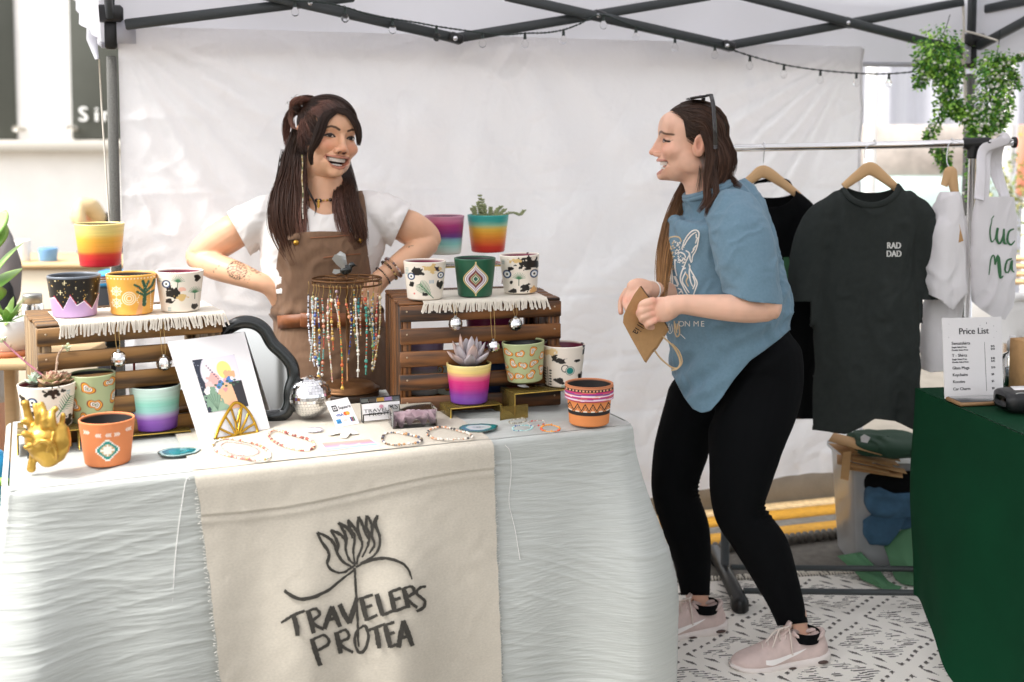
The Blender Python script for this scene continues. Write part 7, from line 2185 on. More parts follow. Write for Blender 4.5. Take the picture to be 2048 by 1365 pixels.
mid = dict(c=(pQ['c'] + pR['c']) / 2); mid['c'][2] = min(pQ['z'], pR['z'])
griser('gold tinted riser under the two pots right of the crate', mid, .105, .10)
m = MB(); m0_ = on(1000, 842, TZ + .005); m1_ = on(1056, 836, TZ + .005)
m.prism([m0_, m1_, m1_ + A([0, 0, .035]), m0_ + A([0, 0, .035])], A([0, .002, 0])); m.prism([m0_ + A([0, .002, 0]), m0_ + A([0, .05, 0]), m0_ + A([0, .05, .035]), m0_ + A([0, .002, .035])], A([.002, 0, 0]))
tag(m.build('gold_riser', MATS['tinted'], None, m0_, smooth=False), 'empty gold tinted angle stand in front of the right crate', 'display riser')
# agate slices
def agate(label, px, py, wpx, cols, yaw):
 c = on(px, py, TZ + .0105); r = wpx / 2 * c[1] / F
 n, k = 60, 14
 a = np.linspace(0, 2 * math.pi, n, endpoint=False); rr = np.linspace(.02, 1, k)
 edge = 1 + .05 * np.sin(3 * a + 1) + .03 * np.sin(7 * a) + .015 * np.sin(17 * a)
 X = rr[:, None] * edge * r; P = np.stack([X * np.cos(a), X * np.sin(a) * .8, .003 + 0 * X], -1)
 C = A([hexc(cols[min(len(cols) - 1, int(t * len(cols)))]) for t in rr]); C = np.repeat(C[:, None], n, 1)
 C = C * (1 + .12 * np.sin(rr * 40)[:, None, None] + .1 * vnoise(P * 200, 3)[..., None])
 C[-1] = hexc('3a4a45')
 P2 = P[-1:] * A([1, 1, 0]); m = MB()
 m.grid(np.concatenate([P, P2], 0) @ rotz(yaw).T + c - A([0, 0, .003]), cv=True, col=np.concatenate([C, C[-1:] * .8], 0))
 tag(m.build('agate_slice', MATS['agate'], None, c), label, 'stone slice', 'polished agate slices on the table')
agate('teal agate slice lying beside the terracotta pot', 357, 903, 82, ['1f6f78', '2a8088', '2f8a92', '237a84', '1d6870', 'a8c4c0'], .3)
agate('pale agate slice with teal rim lying before the gold riser', 957, 855, 78, ['8a9a94', 'b9c4bd', 'd6d8d0', 'cfd4cc', '2f8f8c', '1f7f80'], .3)
# beaded bracelets and anklets on the cloth
def bracelet(label, pts, rb, pal, group, zo=.010, dens=1.0, gaps=0.):
 P = spline(np.vstack([on(x, y, TZ + zo) for x, y in pts + pts[:1]]), 400)
 L = np.cumsum(np.r_[0, np.linalg.norm(np.diff(P, axis=0), axis=1)])
 cols = [hexc(c) for c in pal.split()]
 m = MB(); s = 0.
 while s < L[-1] - rb * 1.5:
  r = rb * rng.choice([.6, .7, 1.0, 1.15], p=[.35, .25, .3, .1])
  p = A([np.interp(s + r, L, P[:, k]) for k in range(3)])
  if rng.random() > gaps: m.ell(p + A([0, 0, r - rb * .5]), (r, r, r * .9), 8, 6, col=cols[rng.integers(len(cols))])
  s += 2 * r * dens
 o = m.build('bracelet', MATS['beads'], None, P.mean(0)); tag(o, label, 'bracelet', group)
BG = 'beaded bracelets laid out on the runner'
bracelet('pale double strand bracelet with red beads, leftmost on the runner', [(424, 896), (432, 884), (455, 879), (490, 884), (520, 893), (539, 907), (538, 917), (520, 922), (495, 920), (462, 914), (436, 906)], .0030, 'd9c9bb c98a80 b9d0c0 efe6da b06a5a c9a05a e3d6cc', BG)
bracelet('thin pink inner loop of the leftmost bracelet pair', [(440, 892), (452, 885), (480, 887), (505, 893), (517, 903), (508, 911), (480, 912), (455, 905)], .0017, 'd9b0a8 caa9a2 b98f8a', BG)
bracelet('bracelet of red, cream and white beads in front of the mirror ball', [(536, 871), (545, 863), (560, 863), (580, 870), (602, 876), (624, 884), (628, 895), (615, 902), (590, 900), (566, 893), (546, 883)], .0036, 'a8584a efe6d6 7a3a34 d9b98a e9e0d4 c9a08a', BG)
bracelet('dark brown and white stone bracelet beside the sticker', [(764, 880), (770, 869), (785, 866), (808, 869), (832, 874), (843, 880), (838, 886), (820, 889), (795, 891), (772, 888)], .0036, '4a3f3a efe9e0 b98a5a 5a5f70 d9d0c4 7a6a50', BG)
bracelet('light stone bracelet with coral and black beads near the runner edge', [(853, 870), (862, 860), (885, 855), (915, 862), (938, 869), (944, 876), (925, 879), (898, 880), (870, 879)], .0032, 'e9e2d6 d0936a 4a4540 d9c9b4 efe9dd c9a58a', BG)
bracelet('grey seed bead bracelet at the back right of the table', [(1017, 844), (1030, 840), (1048, 838), (1052, 843), (1038, 847), (1022, 848)], .0022, 'a09a88 8a8474 c9c2b0', BG)
bracelet('silver bracelet with a red bead right of the agate slice', [(1055, 847), (1066, 843), (1084, 842), (1090, 847), (1080, 852), (1062, 853)], .0024, 'b9b2a8 d9d2c8 a8a098 c0392b', BG)
bracelet('turquoise seed bracelet with a navy bead', [(1024, 857), (1036, 852), (1060, 853), (1064, 858), (1050, 862), (1030, 862)], .0022, '9ac4c0 b9d9d4 8ab8b8 27408b', BG)
bracelet('orange bead bracelet nearest the rimmed terracotta pot', [(1081, 857), (1090, 852), (1108, 852), (1119, 857), (1116, 863), (1098, 864), (1085, 862)], .0030, 'e29a3a eba94a d98a2f d9542f', BG)
# sunset sticker, pin, paper flowers
zz = TZ + .0095
t, Ps, bs = quadcard('bookmark', 'flat sunset mountain bookmark lying on the runner', 'bookmark', [on(640, 886, zz), on(741, 878, zz), on(760, 890, zz), on(652, 902, zz)], 0)
u_, v_ = np.meshgrid(np.linspace(.02, .98, 90), np.linspace(.04, .96, 40), indexing='ij')
a_ = Art(u_, v_, hexc('e8a08a')); a_.bands([(0, 'e9a48c'), (.3, 'e38f8a'), (.55, 'd98aa4'), (.72, 'b8a8bc'), (.8, '9fc4c4'), (1, '8fc2c2')], .05)
a_.put((a_.y > .45 + .18 * np.abs(np.sin(a_.x * 9))) & (np.abs(a_.x - .5) < .2) & (a_.y < .72), 'b9b4b8')
m = MB(); m.grid(Ps(u_, v_, .0004), col=a_.c); m.build('picture', MATS['printed'], t)
m = MB()
for k in range(12):
 a = k / 12 * 6.28
 c = on(628, 861, TZ + .012); m.ell(c + A([math.cos(a) * .012, math.sin(a) * .010, .001]), (.009, .006, .0025), 10, 6, rotz(a), col=hexc('e2dde0') if k % 2 else hexc('cfc4d2'))
m.lathe([(.0005, .004), (.022, .003), (.025, 0)], 30, on(628, 861, TZ + .0085), col=hexc('e6e4e2'))
tag(m.build('flower_pin', MATS['agate'], None, on(628, 861, TZ + .009)), 'white round flower pin lying left of the payment card', 'pin')
for k, (x, y, lab) in enumerate(((672, 868, 'small white leaf printed tag lying before the payment card, left one'), (690, 872, 'small white leaf printed tag lying nearest the bookmark'), (702, 866, 'small white leaf printed tag lying below the payment card, right one'))):
 c = on(x, y, TZ + .0105); a = .6 + k * .9
 m = MB(); o_ = [(-.020, -.008), (.018, -.011), (.022, .006), (.004, .011), (-.016, .009)]
 R_ = rotz(a); m.prism([c + R_ @ A([p, q, .001 + .004 * (p > 0)]) for p, q in o_], A([0, 0, -.0006]), col=hexc('e6e3dc'))
 for j in range(3): m.tube([c + R_ @ A([-.012 + .008 * j, -.004, .003 + .002 * (j > 1)]), c + R_ @ A([-.006 + .008 * j, .004, .003 + .002 * (j > 1)])], .0010, 4, col=hexc('8fae98'))
 tag(m.build('paper_tag', MATS['printed'], None, c, smooth=False), lab, 'tag', 'white printed tags on the runner')
# gold heart vase
hv = on(92, 955, TZ + .008); hY = hv[1] + .035
hm = MB()
limb(hm, [(100, 940, hY, 20, .95), (97, 925, hY, 31, .9), (93, 904, hY, 39, .85), (88, 884, hY, 38, .85), (86, 872, hY, 26, .9)], 24, 22)
limb(hm, [(112, 930, hY, 18, .9), (118, 905, hY - .005, 24, .85), (112, 880, hY, 26, .85)], 14, 18)
for pts in ([(68, 878, hY, 10), (58, 852, hY, 8), (53, 832, hY, 7.5), (51, 822, hY, 8.5)], [(80, 868, hY - .012, 8), (75, 846, hY - .014, 6.5), (71, 827, hY - .01, 6)], [(92, 872, hY - .02, 9), (89, 850, hY - .02, 7.5), (87, 836, hY - .012, 6.5), (82, 824, hY - .01, 6)], [(106, 872, hY - .018, 9), (104, 854, hY - .018, 8), (106, 841, hY - .01, 6.5), (114, 834, hY - .01, 6)],
   [(118, 884, hY, 7), (124, 862, hY, 5.5), (127, 846, hY, 5)], [(66, 893, hY - .026, 8), (54, 888, hY - .034, 7), (49, 884, hY - .034, 7.5)], [(60, 910, hY - .03, 5.5), (51, 913, hY - .034, 5.5)], [(68, 925, hY, 8), (65, 942, hY, 8), (63, 957, hY, 9)],
   [(70, 908, hY - .040, 4.5), (86, 899, hY - .047, 4.5), (100, 906, hY - .046, 4.5), (94, 922, hY - .044, 3.5)], [(108, 882, hY - .032, 3.5), (105, 900, hY - .038, 3.2), (112, 920, hY - .034, 3), (114, 938, hY - .022, 3)], [(58, 866, hY - .008, 5), (45, 861, hY - .014, 5)], [(127, 886, hY - .004, 4.5), (133, 872, hY, 4)]):
 limb(hm, pts, 14, 12)
V, Q, Nv = remeshed(hm, .0028, 3)
V = wrinkle(V, Nv, .0012, 70, None, 77)
low = V[:, 2].min(); V[:, 2] += (hv[2] - low)
m = MB(); m.add(V, quads=Q)
tag(m.build('heart_vase', MATS['gold'], None, hv), 'gold anatomical heart vase at the front left table corner', 'vase')
m = MB(); q = on(44, 925, TZ + .006); m.box(q + A([.012, .03, .038]), (.024, .004, .075), Rt, bev=.001)
tag(m.build('black_panel', MATS['glossy_black'], None, q), 'small black upright panel standing behind the gold heart vase', 'display panel')
# succulents
def leaf(mb, base, d, up, L, w, th, col0, col1, n=7, curl=.15):
 """fleshy pointed leaf"""
 d = nrm(d); side = nrm(np.cross(d, up)); nn = np.cross(side, d)
 t = np.linspace(0, 1, n)
 wd = w * np.sin(np.clip(t * .86 + .14, 0, 1) * math.pi) ** .7; wd[-1] = w * .03
 C = base + d * (t * L)[:, None] + nn * (curl * L * t ** 2)[:, None]
 a = np.linspace(0, 2 * math.pi, 8, endpoint=False)
 R_ = C[:, None] + side * (np.cos(a)[None, :, None] * wd[:, None, None]) + nn * (np.sin(a)[None, :, None] * (wd * th)[:, None, None])
 col = (col0 * (1 - t[:, None] ** 2) + col1 * t[:, None] ** 2)
 mb.loft(R_, col=np.repeat(col[:, None], 8, 1))
def soil(d, par):
 m = MB(); m.lathe([(.0005, .004), (d['rt'] * .7, .002), (d['rt'] - .006, 0)], 24, d['c'] + A([0, 0, d['H'] - .010])); return m.build('soil', MATS['potting_soil'], par)
def topof(d): return d['c'] + A([0, 0, d['H'] - .004])
ag = thing('agave', 'pale grey pink agave rosette growing in the yellow pink ombre pot', 'plant', topof(pP)); soil(pP, ag)
for ring, (n, tilt, L, w) in enumerate(((7, 1.05, .062, .0165), (6, .62, .075, .0165), (4, .28, .082, .014))):
 for k in range(n):
  a = 2 * math.pi * (k + .5 * ring) / n + .35; d = A([math.cos(a) * math.sin(tilt), math.sin(a) * math.sin(tilt), math.cos(tilt)])
  m = MB(); leaf(m, topof(pP) + A([math.cos(a), math.sin(a), 0]) * .010, d, A([0, 0, 1.]), L * rng.uniform(.88, 1.05), w, .42, hexc('a9a0a2'), hexc('c4a596') if rng.random() < .6 else hexc('b7b0b4'), 9, .12)
  m.build('leaf', MATS['plant'], ag)
sd_ = thing('sedum', 'trailing grey green sedum spilling from the banded pot', 'plant', topof(pS)); soil(pS, sd_)
lf = MB()
def sprig(pts, n, r):
 P = spline(A(pts), n)
 for k in range(n):
  for j in range(5):
   a = j * 1.26 + k * .8; d = A([math.cos(a), math.sin(a) * .9, .55 + rng.normal(0, .15)])
   leaf(lf, P[k], d, A([0, 0, 1.]), r * rng.uniform(.8, 1.2), r * .38, .8, hexc('7a8a5c') * rng.uniform(.8, 1.2), hexc('b3b88c'), 5, .05)
T0 = topof(pS); pxm = T0[1] / F
def tq(dx, dz, dy=0): return T0 + A([dx * pxm, dy, dz * pxm])
for s_ in ([tq(-25, 0), tq(-32, 14)], [tq(-14, 2), tq(-20, 26)], [tq(-14, 2, -.01), tq(-16, 40)], [tq(-5, 0, -.012), tq(-8, 22)], [tq(4, 0), tq(6, 16)], [tq(14, 0, -.01), tq(20, 14)], [tq(20, 0), tq(34, 12)], [tq(25, 0, -.012), tq(48, 6), tq(64, 2), tq(72, 10)], [tq(-5, 2, .015), tq(-12, 32)], [tq(10, 0, .01), tq(26, 18)], [tq(-25, 2, -.012), tq(-28, 18)]):
 sprig(s_, 7 if len(s_) == 2 else 12, .0095)
o = lf.build('leaves', MATS['plant'], sd_); o['kind'] = 'stuff'
ec = thing('echeveria', 'green rosette succulent with pink edges and flower stalks, leftmost pot', 'plant', topof(pL)); soil(pL, ec)
T0 = topof(pL); pxm = T0[1] / F
for (cx, cy, n0, sc_) in ((14, -.01, 3, 1.0), (-24, .005, 2, .8), (30, .015, 2, .75)):
 for ring in range(n0 + 1):
  n = 8 - ring
  for k in range(n):
   a = 2 * math.pi * (k + .5 * ring) / n; tilt = 1.35 - ring * .36
   d = A([math.cos(a) * math.sin(tilt), math.sin(a) * math.sin(tilt), math.cos(tilt)])
   m = MB(); leaf(m, T0 + A([cx * pxm, cy, .002 + .004 * ring]), d, A([0, 0, 1.]), (.036 - .005 * ring) * sc_, .0115 * sc_, .35, hexc('8a9a62') if cx > 0 else hexc('9db09a'), hexc('c08a7c') if cx > 0 else hexc('b9c4b4'), 7, .2)
   m.build('leaf', MATS['plant'], ec)
for pts, c_ in (([(12, 0), (-10, 22), (-40, 46), (-74, 78), (-86, 92)], 'b9798a'), ([(14, 0), (20, 30), (24, 58), (34, 74), (44, 74)], 'b9a08a')):
 P = spline(A([tq(x, z) if False else T0 + A([x * pxm, 0, z * pxm]) for x, z in pts]), 16)
 m = MB(); m.tube(P, np.linspace(.0028, .0018, 16), 6, col=hexc(c_)); st_ = m.build('flower_stalk', MATS['plant'], ec)
 m = MB()
 for k in range(9):
  a = k * 2.4; leaf(m, P[-1] + A([rng.normal(0, .004), rng.normal(0, .003), rng.normal(0, .004)]), A([math.cos(a), math.sin(a), .3]), A([0, 0, 1.]), .010, .0035, .7, hexc('a9b78a'), hexc('d9dcc0'), 5, .1)
 for k in (5, 8, 11): leaf(m, P[k], A([.5, -.3, .8]), A([0, 0, 1.]), .011, .003, .6, hexc('b9a08a'), hexc('c9b09a'), 5)
 m.build('buds', MATS['plant'], st_)['kind'] = 'stuff'
# things inside the right crate
def incrate(a, b, z): return CR['P'](a, b, z)
def ipot(label, a, b, rt, H, art, base, inner):
 p = incrate(a, b, .012); q = proj(p + A([0, 0, 0]))
 wpx = rt * 2 * F / p[1]
 pot(label, q[0], q[1] - H * F / p[1], q[1], wpx, wpx * .78, p[2], art, base, inner)
ipot('lavender and white pot standing inside the right crate, left', -.13, .13, .055, .155, a_bands([(0, 'b9a0c4'), (.5, 'c9b4cc'), (.6, 'e2dcd4'), (1, 'e2dcd4')]), 'b9a0c4', '2a2430')
ipot('white pot with orange pattern inside the right crate, behind the agave pot', -.06, .12, .05, .10, lambda a: [a.squig(x, y, .13, x * 9) for x, y in ((-.3, .3), (.1, .2), (.4, .5), (-.1, .7), (.3, .85), (-.45, .8))], 'dfe0cc', '2a2420')
ipot('magenta pot inside the right crate, behind the slats', .07, .17, .075, .20, a_bands([(0, '8f2a5a'), (.5, '9a2f62'), (1, '7a2450')]), '8f2a5a', '3a1528')
m = MB(); c = incrate(.05, .12, .105); m.lathe([(.0005, .025), (.03, .02), (.042, 0), (.03, -.004), (.0005, -.004)], 28, c); pm('orange_glaze', hexc('d9762a'), .35); tag(m.build('orange_bowl', MATS['orange_glaze'], None, c), 'upturned orange bowl inside the right crate', 'bowl')
m = MB(); m.box(incrate(.05, .12, .055), (.07, .07, .09), CR['R'], bev=.003); pm('navy_box', hexc('27406a'), .6); tag(m.build('navy_box', MATS['navy_box'], None, incrate(.05, .12, .01)), 'small dark box under the orange bowl in the right crate', 'box')
m = MB(); m.box(CL['P'](-.02, .16, .10), (.012, .018, .19), CL['R'], bev=.002); m.box(CL['P'](-.02, .16, .20), (.032, .028, .02), CL['R'], bev=.004)
pm('grey_clamp', hexc('3b4244'), .5); tag(m.build('clamp_post', MATS['grey_clamp'], None, CL['P'](-.02, .16, .01)), 'dark upright clamp post standing inside the left crate', 'clamp')
m = MB(); m.ell(CL['P'](.02, .10, .17), (.008, .006, .012), 12, 8); m.tube([CL['P'](.02, .10, .013), CL['P'](.02, .10, .165)], .003, 6); pm('red_gloss', hexc('c22a2f'), .3); tag(m.build('red_pin', MATS['red_gloss'], None, CL['P'](.02, .10, .012)), 'small red knob on a stick inside the left crate', 'knob')
# ------------------------------------------------------------------ clothes rack and the neighbouring stall
RKY = 3.60
rk = thing('clothes_rack', 'rolling garment rack with chrome rail and black base behind the customer', 'clothes rack', at(1700, 1190, RKY) * A([1, 1, 0]))
def rb(name, path, r, mat, sides=12, par=None):
 m = MB(); m.tube(path, r, sides); return m.build(name, MATS[mat], par or rk)
xl, xr = at(1453, 700, RKY + .12)[0], at(1934, 700, RKY)[0]
zr_l, zr_r = at(1480, 297, RKY + .10)[2], at(1935, 287, RKY)[2]
pl, pr = A([xl, RKY + .10, zr_l]), A([xr, RKY, zr_r])
d_ = nrm(pr - pl)
rb('rail', [pl - d_ * .02, pr + d_ * .0 + A([0, 0, 0])], .0125, 'chrome', 18)
e_ = rb('rail_extension', [pr + d_ * .03, pr + d_ * .125], .0105, 'chrome', 16)
m = MB(); m.lathe([(.0005, .004), (.017, .003), (.018, 0), (.017, -.006), (.011, -.007)], 20, pr + d_ * .125, R=np.stack([A([0, 1., 0]), A([0, 0, 1.]), d_], 1)); m.build('end_cap', MATS['black_plastic'], e_)
m = MB(); m.tube([pr - d_ * .03, pr - d_ * .028, pr + d_ * .052, pr + d_ * .054], [.016, .018, .018, .016], 18); m.tube([pr + A([0, 0, .0]), pr - A([0, 0, .048])], .0165, 18); m.tube(spline([pr + d_ * .045 - A([0, 0, .012]), pr + d_ * .022 - A([0, 0, .020]), pr + d_ * .012 - A([0, 0, .04])], 8), .008, 8)
V, Q, _ = remeshed(m, .003, 2); m = MB(); m.add(V, quads=Q); m.build('tee_joint', MATS['black_plastic'], rk)
rb('pole', [pr - A([0, 0, .046]), A([xr, RKY, .9])], .0115, 'chrome', 16)
rb('pole', [A([xr, RKY, .895]), A([xr, RKY, .065])], .0135, 'black_metal', 14)
rb('pole', [pl, A([xl, RKY + .10, .9])], .0115, 'chrome', 16)
rb('pole', [A([xl, RKY + .10, .895]), A([xl, RKY + .10, .065])], .0145, 'black_metal', 14)
for (x, y) in ((xl, RKY + .08), (xr, RKY)):
 m = MB(); m.box((x, y - .02, .042), (.042, .46, .045), None, bev=.012); f_ = m.build('foot', MATS['black_plastic'], rk)
 m = MB(); m.box((x, y - .225, .032), (.050, .07, .062), None, bev=.016); m.build('foot_end', MATS['black_plastic'], f_)
 m = MB(); m.box((x, y + .185, .032), (.050, .07, .062), None, bev=.016); m.build('foot_end', MATS['black_plastic'], f_)
for yy, z in ((RKY - .11, .058), (RKY + .09, .058)): rb('base_bar', [A([xl + .02, yy, z]), A([xr - .02, yy - .02, z])], .0095, 'black_metal', 12)
pm('tee_charcoal', hexc('323634'), .97, spec=.12, var=.07, vscale=60, bump=.4, bscale=800, bdist=.0007, detail=6)
pm('tee_black', hexc('0b0c0d'), .95, spec=.12, bump=.3, bscale=800, bdist=.0006)
pm('tee_ivory', hexc('e2dfdf'), .9, bump=.35, bscale=700, bdist=.0007)
pm('tote_cloth', hexc('dddadb'), .92, bump=.4, bscale=600, bdist=.0008)
pm('print_light', hexc('d9d9d4'), .8)
pm('print_green', hexc('3a6b45'), .8)
pm('shirt_green', hexc('1d3b28'), .9, bump=.4, bscale=400)
pm('shirt_blue', hexc('3a5c76'), .92, var=.2, vscale=25, bump=.4, bscale=400)
def hanger(label, hook_px, apex, ends, Y, yr):
 hp_ = at(hook_px[0], hook_px[1], yr)
 t = thing('clothes_hanger', label, 'hanger', hp_, 'wooden hangers on the rail')
 a_ = at(*apex, Y)
 P = np.vstack([at(ends[0][0], ends[0][1], Y), at((ends[0][0] * .45 + apex[0] * .55), ends[0][1] * .38 + apex[1] * .62, Y), a_, at((ends[1][0] * .45 + apex[0] * .55), ends[1][1] * .38 + apex[1] * .62, Y), at(ends[1][0], ends[1][1], Y)])
 m = MB(); m.tube(spline(P, 40), np.interp(np.linspace(0, 1, 40), [0, .15, .5, .85, 1], [.011, .014, .021, .014, .011]), 12, ry=.0065, up=(0, 1, 0)); m.build('shoulder_bar', MATS['hanger_wood'], t)
 q = [a_ + A([0, 0, .012]), a_ + A([0, (yr - Y) * .4, .035]), A([a_[0] * .5 + hp_[0] * .5, yr - .016, hp_[2] - .004]), hp_ + A([0, -.016, .006]), hp_ + A([0, 0, .0175]), hp_ + A([.002, .016, .004]), hp_ + A([.002, .014, -.008])]
 m = MB(); m.tube(spline(q, 30), .0016, 6); m.build('hook', MATS['steel'], t)
 return t
def garment(label, cat, tubes, mat, cut, voxel=.0065, wr=(.007, 9), name='tee_shirt', grp=None, axis=(0, 0, 1), seed=0, thick=True):
 m = MB()
 for p, n, s_ in tubes: limb(m, p, n, s_)
 V, Q, N = remeshed(m, voxel, 4)
 V = V + N * (.017 * vnoise(np.stack([V[:, 0] * 17 + V[:, 1] * 6, V[:, 2] * 1.6, 0 * V[:, 0]], -1), seed + 90) * sstep(1.45, 1.0, V[:, 2]))[:, None]
 V = wrinkle(V, N, wr[0], wr[1], axis, 100 + seed); V = wrinkle(V, N, wr[0] * .45, wr[1] * 2.3, (.4, 0, 1), 120 + seed)
 V, T = clip(V, Q, cut(V, proj(V)))
 o = shell(V, T).build(name, MATS[mat], None, V.mean(0))
 tag(o, label, cat, grp)
 if thick:
  k = o.modifiers.new('t', 'SOLIDIFY'); k.thickness = .003; k.offset = -1
 return o, wrapper(V, T)
GR = 'shirts hanging on the rack'
rail = lambda px: (px, 297 - (px - 1480) * .022)
YC = 3.50
hanger('pale wooden hanger carrying the charcoal shirt', rail(1748), (1740, 338), ((1687, 374), (1797, 380)), YC, RKY + .04)
cs, wrC = garment('charcoal grey tee with small white chest print hanging from the rail', 'tee shirt',
 [([(1742, 366, YC, 46, .5), (1742, 386, YC, 66, .45), (1740, 412, YC, 96, .34), (1738, 450, YC, 106, .30), (1734, 540, YC, 105, .28), (1730, 660, YC, 107, .27), (1727, 780, YC, 111, .27), (1726, 900, YC, 112, .26)], 46, 44),
  ([(1676, 408, YC, 24, .7), (1644, 438, YC, 30, .7), (1622, 490, YC, 32, .75), (1612, 560, YC, 30, .8), (1612, 640, YC, 28, .8)], 22, 24),
  ([(1812, 402, YC, 27, .7), (1840, 432, YC, 30, .7), (1852, 490, YC, 24, .8), (1856, 570, YC, 18, .9), (1856, 640, YC, 15, .9)], 22, 22)], 'tee_charcoal',
 lambda V, p: np.minimum(np.minimum(np.interp(p[:, 0], [1610, 1640, 1690, 1720, 1750, 1790, 1840], [858, 862, 868, 856, 838, 842, 866]) - p[:, 1], np.where(p[:, 0] < 1622, 604 + (p[:, 0] - 1590) * .0 - p[:, 1], np.where(p[:, 0] > 1843, 600 - p[:, 1], 99))),
  (np.hypot((p[:, 0] - 1742) / 56, (p[:, 1] - 362) / np.where(V[:, 1] < YC, 47, 24)) - 1) * 45), grp=GR, seed=1, wr=(.008, 10))
m = MB()
th = np.linspace(math.pi * .06, math.pi * .94, 40)
cpx = np.stack([1742 + 58 * np.cos(th), 362 + 49 * np.sin(th)], -1)
q = wrC(cpx[:, 0], cpx[:, 1], .003); ok = ~np.isnan(q[:, 0])
if ok.sum() > 6: m.tube(q[ok], .0095, 8, ry=.0035, up=(0, -1, 0)); m.build('collar', MATS['tee_charcoal'], cs)
m = MB()
for txt, y in (('RAD', 497.5), ('DAD', 514)):
 V, T = text_mesh(txt, 18, 'CENTER'); n0 = len(V)
 for dx in (0, .7, -.7):
  P = wrC(1788 + (V[:, 0]) * .78 + dx, y - V[:, 1] * 1.0, .004 + dx * .0003)
  if not np.isnan(P).any(): m.add(P, tris=T)
if m.v: m.build('chest_print', MATS['print_light'], cs)
YB = 3.68
hanger('pale wooden hanger half hidden by the customer, left on the rail', rail(1527), (1527, 344), ((1478, 378), (1598, 392)), YB, RKY + .09)
bs_, wrB = garment('black tee hanging behind the customer beside the charcoal tee', 'tee shirt',
 [([(1545, 380, YB, 44, .5), (1546, 402, YB, 66, .4), (1548, 440, YB, 84, .32), (1552, 560, YB, 82, .3), (1556, 700, YB, 82, .3), (1560, 880, YB, 84, .3)], 36, 36), ([(1600, 420, YB, 24, .7), (1622, 470, YB, 28, .7), (1628, 560, YB, 26, .7), (1628, 640, YB, 24, .7)], 18, 20)], 'tee_black',
 lambda V, p: np.minimum(838 - p[:, 1], (np.hypot((p[:, 0] - 1542) / 50, (p[:, 1] - 380) / np.where(V[:, 1] < YB, 36, 16)) - 1) * 40), grp=GR, seed=4)
m = MB(); V = wrB(A([1530., 1543, 1543, 1530]), A([404., 404, 414, 414]), .002)
if not np.isnan(V).any(): m.add(V, quads=[[0, 1, 2, 3]]); m.build('neck_label', MATS['leg_grey'], bs_)
m = MB(); put_stroke(m, wrB, [(1572, 515), (1573, 530), (1572, 560)], [11, 13, 12], .002); put_stroke(m, wrB, [(1571, 580), (1572, 620)], [10, 10], .002)
if m.v: m.build('green_print', MATS['print_green'], bs_)
# white tees seen nearly edge on, right of the charcoal one
hanger('pale wooden hanger seen edge on beside the rack joint', (1903, 288), (1901, 346), ((1888, 372), (1912, 398)), 3.52, RKY)
garment('white tee hanging edge on between the charcoal tee and the rack pole', 'tee shirt',
 [([(1902, 382, 3.52, 14, 1.2), (1898, 410, 3.52, 22, 1.2), (1892, 470, 3.52, 34, 1.0), (1890, 560, 3.52, 38, .9), (1898, 660, 3.52, 34, .9)], 26, 24), ([(1888, 450, 3.50, 20), (1878, 540, 3.49, 22), (1872, 640, 3.49, 22)], 16, 18)], 'tee_ivory',
 lambda V, p: np.minimum(np.interp(p[:, 0], [1850, 1880, 1905, 1930], [586, 600, 622, 590]) - p[:, 1], p[:, 1] - 384), grp=GR, seed=6, wr=(.006, 14))
garment('longer white tee hanging behind the edge on white tee', 'tee shirt',
 [([(1904, 430, 3.57, 22, 1.2), (1900, 520, 3.57, 36, .9), (1884, 620, 3.57, 42, .8), (1878, 700, 3.57, 40, .8), (1882, 800, 3.57, 36, .8)], 26, 24)], 'tee_ivory', lambda V, p: np.minimum(np.interp(p[:, 0], [1835, 1860, 1900, 1940], [735, 745, 742, 735]) - p[:, 1], p[:, 1] - 432), grp=GR, seed=8, wr=(.006, 14))
# kraft swing tag
m = MB(); c = at(1911, 446, 3.46); m.prism([at(1906, 424, 3.47), at(1912, 422, 3.47), at(1927, 482, 3.46), at(1917, 486, 3.46)], A([0, .001, 0])); tag(m.build('swing_tag', MATS['kraft'], None, c, smooth=False), 'narrow kraft tag hanging on the edge on white tee', 'tag')
# tote
tb = thing('tote_bag', 'white cotton tote with green hand lettered words hanging from the rail end', 'bag', at(1985, 520, 3.48))
m = MB(); limb(m, [(1992, 392, 3.49, 36, .5), (1990, 430, 3.49, 42, .5), (1986, 520, 3.48, 44, .55), (1984, 590, 3.48, 42, .6), (1990, 640, 3.48, 32, .6)], 26, 28)
V, Q, N = remeshed(m, .006, 4); V = wrinkle(V, N, .008, 13, (.3, 0, 1), 140); V = wrinkle(V, N, .003, 30, (.3, 0, 1), 141)
pv = proj(V); V, T = clip(V, Q, np.minimum(pv[:, 1] - 394, np.interp(pv[:, 0], [1940, 1960, 1985, 2010, 2035], [600, 618, 634, 640, 600]) - pv[:, 1]))
shell(V, T).build('pouch', MATS['tote_cloth'], tb); wrTt = wrapper(V, T)
for dx, dy in ((0, 0), (9, .02)):
 q = [at(1958 + dx, 400, 3.46 + dy), at(1962 + dx, 350, 3.50 + dy), at(1967 + dx, 300, 3.575 + dy), pr + d_ * (.085 + .004 * dx / 9) + A([0, -.016, .006]), pr + d_ * .088 + A([0, 0, .019]), pr + d_ * .09 + A([0, .018, 0]), at(1985 + dx, 330, 3.63), at(2012, 400, 3.53)]
 m = MB(); m.tube(spline(A(q), 40), .016, 10, ry=.003, up=(0, -1, 0)); m.build('strap', MATS['tote_cloth'], tb)
m = MB()
